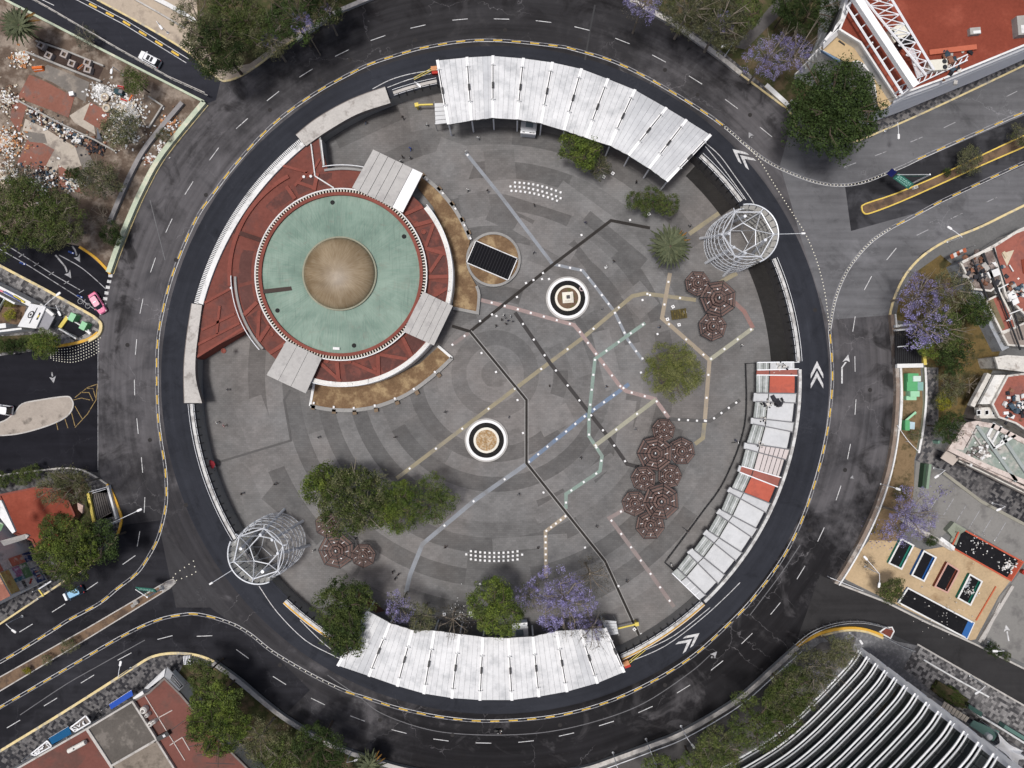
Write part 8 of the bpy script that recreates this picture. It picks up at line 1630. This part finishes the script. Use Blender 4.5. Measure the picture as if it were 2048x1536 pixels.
lamp((1578, 222), (1586, 203), 'thin greenish lamp post beside the huge dark tree', 4, m=STEEL); lamp((1700, 1266), (1722, 1284), 'white lamp post with broad head on the grey paving at the bottom right', 4); lamp((1362, 1452), (1386, 1492), 'first of three lamp arms behind the bottom boundary wall, nearest the tower', 5); lamp((1292, 1478), (1310, 1524), 'second of three lamp arms behind the bottom boundary wall', 5); lamp((1226, 1505), (1238, 1543), 'third of three lamp arms behind the bottom boundary wall, nearest the bottom edge', 5)
lamp((1450, 112), (1447, 92), 'lamp post at the top right ring wall between the olive trees', 6); lamp((704, 1500), (713, 1520), 'lamp post at the bottom boundary wall beside the palm', 5); lamp((838, 190), (838, 171), 'round blue topped lamp behind the short wall left of the top canopy', 3, base=ZP + .02)
SIGNG = M('sign_green', (.03, .13, .10), .6, .15); SIGNL = plain('sign_letter', (.22, .42, .36), .6); SIGNBL = M('sign_blue', (.012, .016, .09), .5)
def gantry(foot, a, bq, label, zz=5.5, tilt=1.0, blue=False):
    f = W(*foot, .16); t = thing('road_sign_gantry', label, 'road sign', f); A, Bv = W(*a, zz), W(*bq, zz); d = (Bv - A); L = d.length; rz = math.degrees(math.atan2(d.y, d.x)); m = (A + Bv) / 2
    b = MB(); b.tube([(f.x, f.y, .16), (f.x, f.y, zz + .3)], .16, 8); b.build('post', WSTEEL, t); b = MB(); b.tube([(f.x, f.y, zz + .2), (A.x, A.y, zz + .2)], .1, 6); b.build('mast_arm', STEEL, t); b = MB(); b.tube([(f.x, f.y, zz - .7), (A.x, A.y, zz - .7)], .07, 6); b.build('mast_arm', SIGNG, t)
    b = MB(); b.box((m.x, m.y, zz - .3), (L, .16, 1.35), rz, tilt=(38 * tilt, 0)); b.build('sign_panel', SIGNG, t)
    if blue: q = A - d.normalized() * .9; b = MB(); b.box((q.x, q.y, zz - .3), (1.2, .18, 1.3), rz, tilt=(38 * tilt, 0)); b.build('blue_panel', SIGNBL, t)
    R = Matrix.Rotation(rad(rz), 3, 'Z') @ Matrix.Rotation(rad(38 * tilt), 3, 'X'); rr = random.Random(4); 
    for row in (-.32, .05, .36):
        x = -L / 2 + .4
        while x < L / 2 - .5:
            w = rr.uniform(.16, .5); c = m + Vector((0, 0, -.3)) + R @ Vector((x + w / 2, -.10 if tilt > 0 else -.10, row)); b = MB(); b.box(c, (w, .02, .22), rz, tilt=(38 * tilt, 0)); b.build('lettering', SIGNL, t); x += w + .13
    return t
gantry((1826, 366), (1793, 350), (1824, 372), 'green and blue road sign hanging over the yellow kerbed median', blue=True, tilt=-1)
gantry((324, 1177), (272, 1178), (310, 1182), 'teal green road sign over the south west median nose', tilt=-1)
for px, py, r, s, lb, m in ((274, 1204, 30, (.85, .75, .6), 'white concrete block on the south west median, upper one', STONEL), (268, 1210, 30, (.7, .6, .5), 'grey concrete block on the south west median, lower one', CONC), (325, 1175, 20, (.5, .9, .8), 'white box on the south west median nose', WHITES), (1828, 376, 20, (.8, .55, .7), 'white box beside the sign post on the yellow kerbed median', WHITES)):
    q = W(px, py, .16); t = thing('concrete_block', lb, 'block', q, rot=r); b = MB(); b.box((0, 0, s[2] / 2), s); local(b, 'block', m, t); b = MB(); b.box((0, 0, s[2] + .03), (s[0] * .8, s[1] * .8, .06)); local(b, 'cap', STONE, t)
for px, py, lb in ((46, 527, 'blue traffic post on the bike lane at the left edge'), (160, 593, 'blue traffic post on the bike lane near the pink taxi'), (143, 505, 'dark blue traffic post in the lane under the overhanging trees')):
    q = W(px, py, .01); t = thing('traffic_post', lb, 'post', q, rot=-20); b = MB(); b.lathe([(.2, 0), (.09, .1), (.08, .9), (0, .92)], 10); local(b, 'post', CLO['blue'], t); b = MB(); b.box((0, 0, .06), (1.2, .3, .12)); local(b, 'foot', CLO['blue'], t); b = MB(); b.box((.35, 0, .13), (.25, .2, .03)); local(b, 'reflector', LAMPB, t)
# ---------------------------------------------------------------- the rubble lot
fm_ = M('footing_concrete', (.34, .30, .28), .9, .2, .5, 4, grime=.4); BRN = M('footing_core', (.10, .07, .05), .95)
for i, (px, py) in enumerate(((88, 95), (103, 115), (134, 113), (149, 131), (180, 129), (181, 143))):
    q = W(px, py, .1); t = thing('concrete_footing', 'hollow concrete footing in the dark trench, %s' % ('nearest the palm', 'left one of the lower row', 'middle one of the upper row', 'beside the orange brown board', 'far right of the upper row', 'far right of the lower row')[i], 'footing', q, rot=-30 + i * 3, group='hollow concrete footings')
    b = MB(); P = [(-.7, -.65), (.7, -.65), (.7, .65), (-.7, .65)]; b.prism(P, 0, 1.0, holes=[[(x * .55, y * .55) for x, y in P]]); local(b, 'collar', fm_, t); b = MB(); b.box((0, 0, .4), (.74, .7, .5)); local(b, 'core', BRN, t)
PIT = M('burnt_soil', (.05, .035, .03), .95, .4, .5, 4); b = MB(); b.prism(WL([(74, 88), (95, 84), (208, 136), (198, 158), (165, 148), (80, 116)]), .13, .15); b.build('floor_slab', PIT, lot)
RUBB = [WHITES, M('rubble_cream', (.46, .40, .31), .9, .3), M('rubble_brown', (.16, .10, .07), .9, .3), M('rubble_orange', (.42, .20, .09), .9, .3), CONC]
def rub(px, py, r, n, mats, lb, size=(.12, .55)): return heap('rubble_heap', lb, px, py, r * 1.15, int(n * 1.9), mats, .13, (size[0] * .7, size[1] * .72))
rub(205, 185, 20, 260, [WHITES, WHITES, CONC], 'white rubble heap by the red debris, upper part'); rub(255, 222, 30, 420, [WHITES, WHITES, CONC, RUBB[1]], 'wide white rubble heap above the airy olive bush'); rub(250, 265, 30, 240, [WHITES, RUBB[1]], 'white rubble under the airy olive bush')
rub(10, 200, 26, 280, [RUBB[1], RUBB[2], WHITES], 'brown and cream rubble at the left edge, upper part'); rub(14, 285, 30, 520, [RUBB[1], RUBB[3], WHITES, RUBB[2]], 'cream and orange rubble at the left edge, middle part'); rub(15, 345, 26, 260, [RUBB[1], RUBB[2], WHITES], 'brown and white rubble at the left edge, lower part'); rub(80, 365, 40, 320, [WHITES, RUBB[2], CL[1], CL[3]], 'mixed litter heap under the grey green scrub'); rub(45, 118, 18, 160, [WHITES, RUBB[1], RUBB[3]], 'pale scrap beside the palm and the orange barrier')
for i, (px, py) in enumerate(((66, 226), (88, 240), (112, 254), (136, 268), (160, 281))): rub(px, py, 14, 46, [WHITES, CL[1], CL[2], CL[3], RUBB[1]], 'coloured scrap along the thin wall, heap number %s from the left' % ('one', 'two', 'three', 'four', 'five')[i], (.15, .7))
rub(190, 294, 18, 90, [CL[1], CL[1], CL[2]], 'black and orange scrap heap beside the grey sheet', (.2, .8)); rub(145, 368, 16, 90, [WHITES, RUBB[1], CL[3]], 'white scrap below the small dark bush'); rub(340, 250, 22, 120, [RUBB[3], WHITES, RUBB[2]], 'orange and white scrap behind the curved green wall'); rub(300, 320, 14, 60, [CL[2], WHITES], 'orange scrap by the grey retaining wall')
rub(325, 295, 16, 60, [RUBB[2], WHITES], 'brown scrap near the bend of the green wall')
ORG = M('orange_plastic', (.55, .13, .03), .55, .15)
def drum(px, py, rot, lb, m=ORG, sz=(1.9, .6, .9)):
    q = W(px, py, .15); t = thing('plastic_barrier', lb, 'barrier', q, rot=rot); b = MB(); loft(b, [(rrect(sz[0], sz[1], .15), 0), (rrect(sz[0], sz[1] * .7, .12), sz[2] * .5), (rrect(sz[0] * .95, sz[1] * .4, .08), sz[2])]); local(b, 'barrier_body', m, t); b = MB(); b.box((0, 0, sz[2] * .55), (sz[0] * .8, sz[1] * .72, .12)); local(b, 'reflective_band', WHITES, t)
drum(79, 138, 5, 'orange plastic barrier, lying right of the palm', ORG, (2.1, 1.1, .8)); drum(163, 135, 40, 'orange brown board, leaning among the footings', M('rust_orange', (.35, .12, .05), .8), (1.5, .5, .5)); drum(244, 175, -10, 'red plastic barrier, upper one beside the small round tree', MATS['red_paint'], (1.3, .6, .6)); drum(251, 202, -20, 'red plastic barrier, lower one beside the small round tree', MATS['red_paint'], (1.5, .6, .6)); drum(264, 198, 60, 'orange plastic barrier, right of the red ones', ORG, (1.4, .5, .6))
q = W(242, 187, .15); t = thing('dumped_machine', 'dark teal and black dumped machine between the red barriers', 'machine', q, rot=-20); b = MB(); b.box((0, 0, .45), (1.8, 1.0, .9)); local(b, 'case', M('dark_teal', (.03, .06, .07), .6), t); b = MB(); b.box((.5, .1, 1.0), (.7, .6, .3)); local(b, 'motor', CLO['grey'], t); b = MB(); b.tube([(-.9, 0, .4), (-1.4, .3, .1)], .16, 8); local(b, 'pipe', BLACKM, t)
q = W(200, 272, .15); t = thing('grey_sheet', 'dark grey pointed sheet leaning beside the airy bush', 'sheet', q, rot=0); b = MB(); b.add([(-.5, -1.4, .1), (.6, -1.3, .1), (.1, 1.4, 1.2)], [(0, 1, 2)]); local(b, 'sheet', plain('sheet_grey', (.08, .09, .11), .6), t); b = MB(); b.box((0, -.9, .2), (1.4, .8, .35)); local(b, 'prop_heap', BLACKM, t)
q = W(147, 190, .15); t = thing('white_crate', 'white crate on the grey slab above the red slabs', 'crate', q, rot=10); b = MB(); b.box((0, 0, .35), (.8, .7, .7)); local(b, 'case', WHITES, t); b = MB(); b.box((0, 0, .73), (.9, .8, .06)); local(b, 'lid', CAPW, t)
for px, py, lb in ((211, 195, 'brown round straw ring in the white rubble'), (214, 217, 'pale tyre at the lower edge of the white rubble')): q = W(px, py, .35); t = thing('discarded_ring', lb, 'tyre', q); b = MB(); b.lathe([(.62 + .22 * math.cos(k * math.pi / 4), .2 + .2 * math.sin(k * math.pi / 4)) for k in range(9)], 18); local(b, 'tread', RUBB[1], t); b = MB(); b.lathe([(.5, .1), (0, .12)], 14); local(b, 'fill', RUBB[2] if px < 213 else CONC, t)
# litter and joints that break up the large plain surfaces
heap('fallen_petals', 'fallen violet petals below the lower right jacaranda', 1775, 1066, 40, 260, [LEAF['violet']], .18, (.06, .16)); heap('fallen_petals', 'fallen leaves beneath the bottom canopy trees', 920, 1235, 45, 260, [LEAF['bare'], WHITES], ZP + .02, (.06, .18)); heap('fallen_petals', 'violet petals on the car park beside the jacaranda', 1880, 985, 30, 90, [LEAF['violet']], .18, (.05, .14))
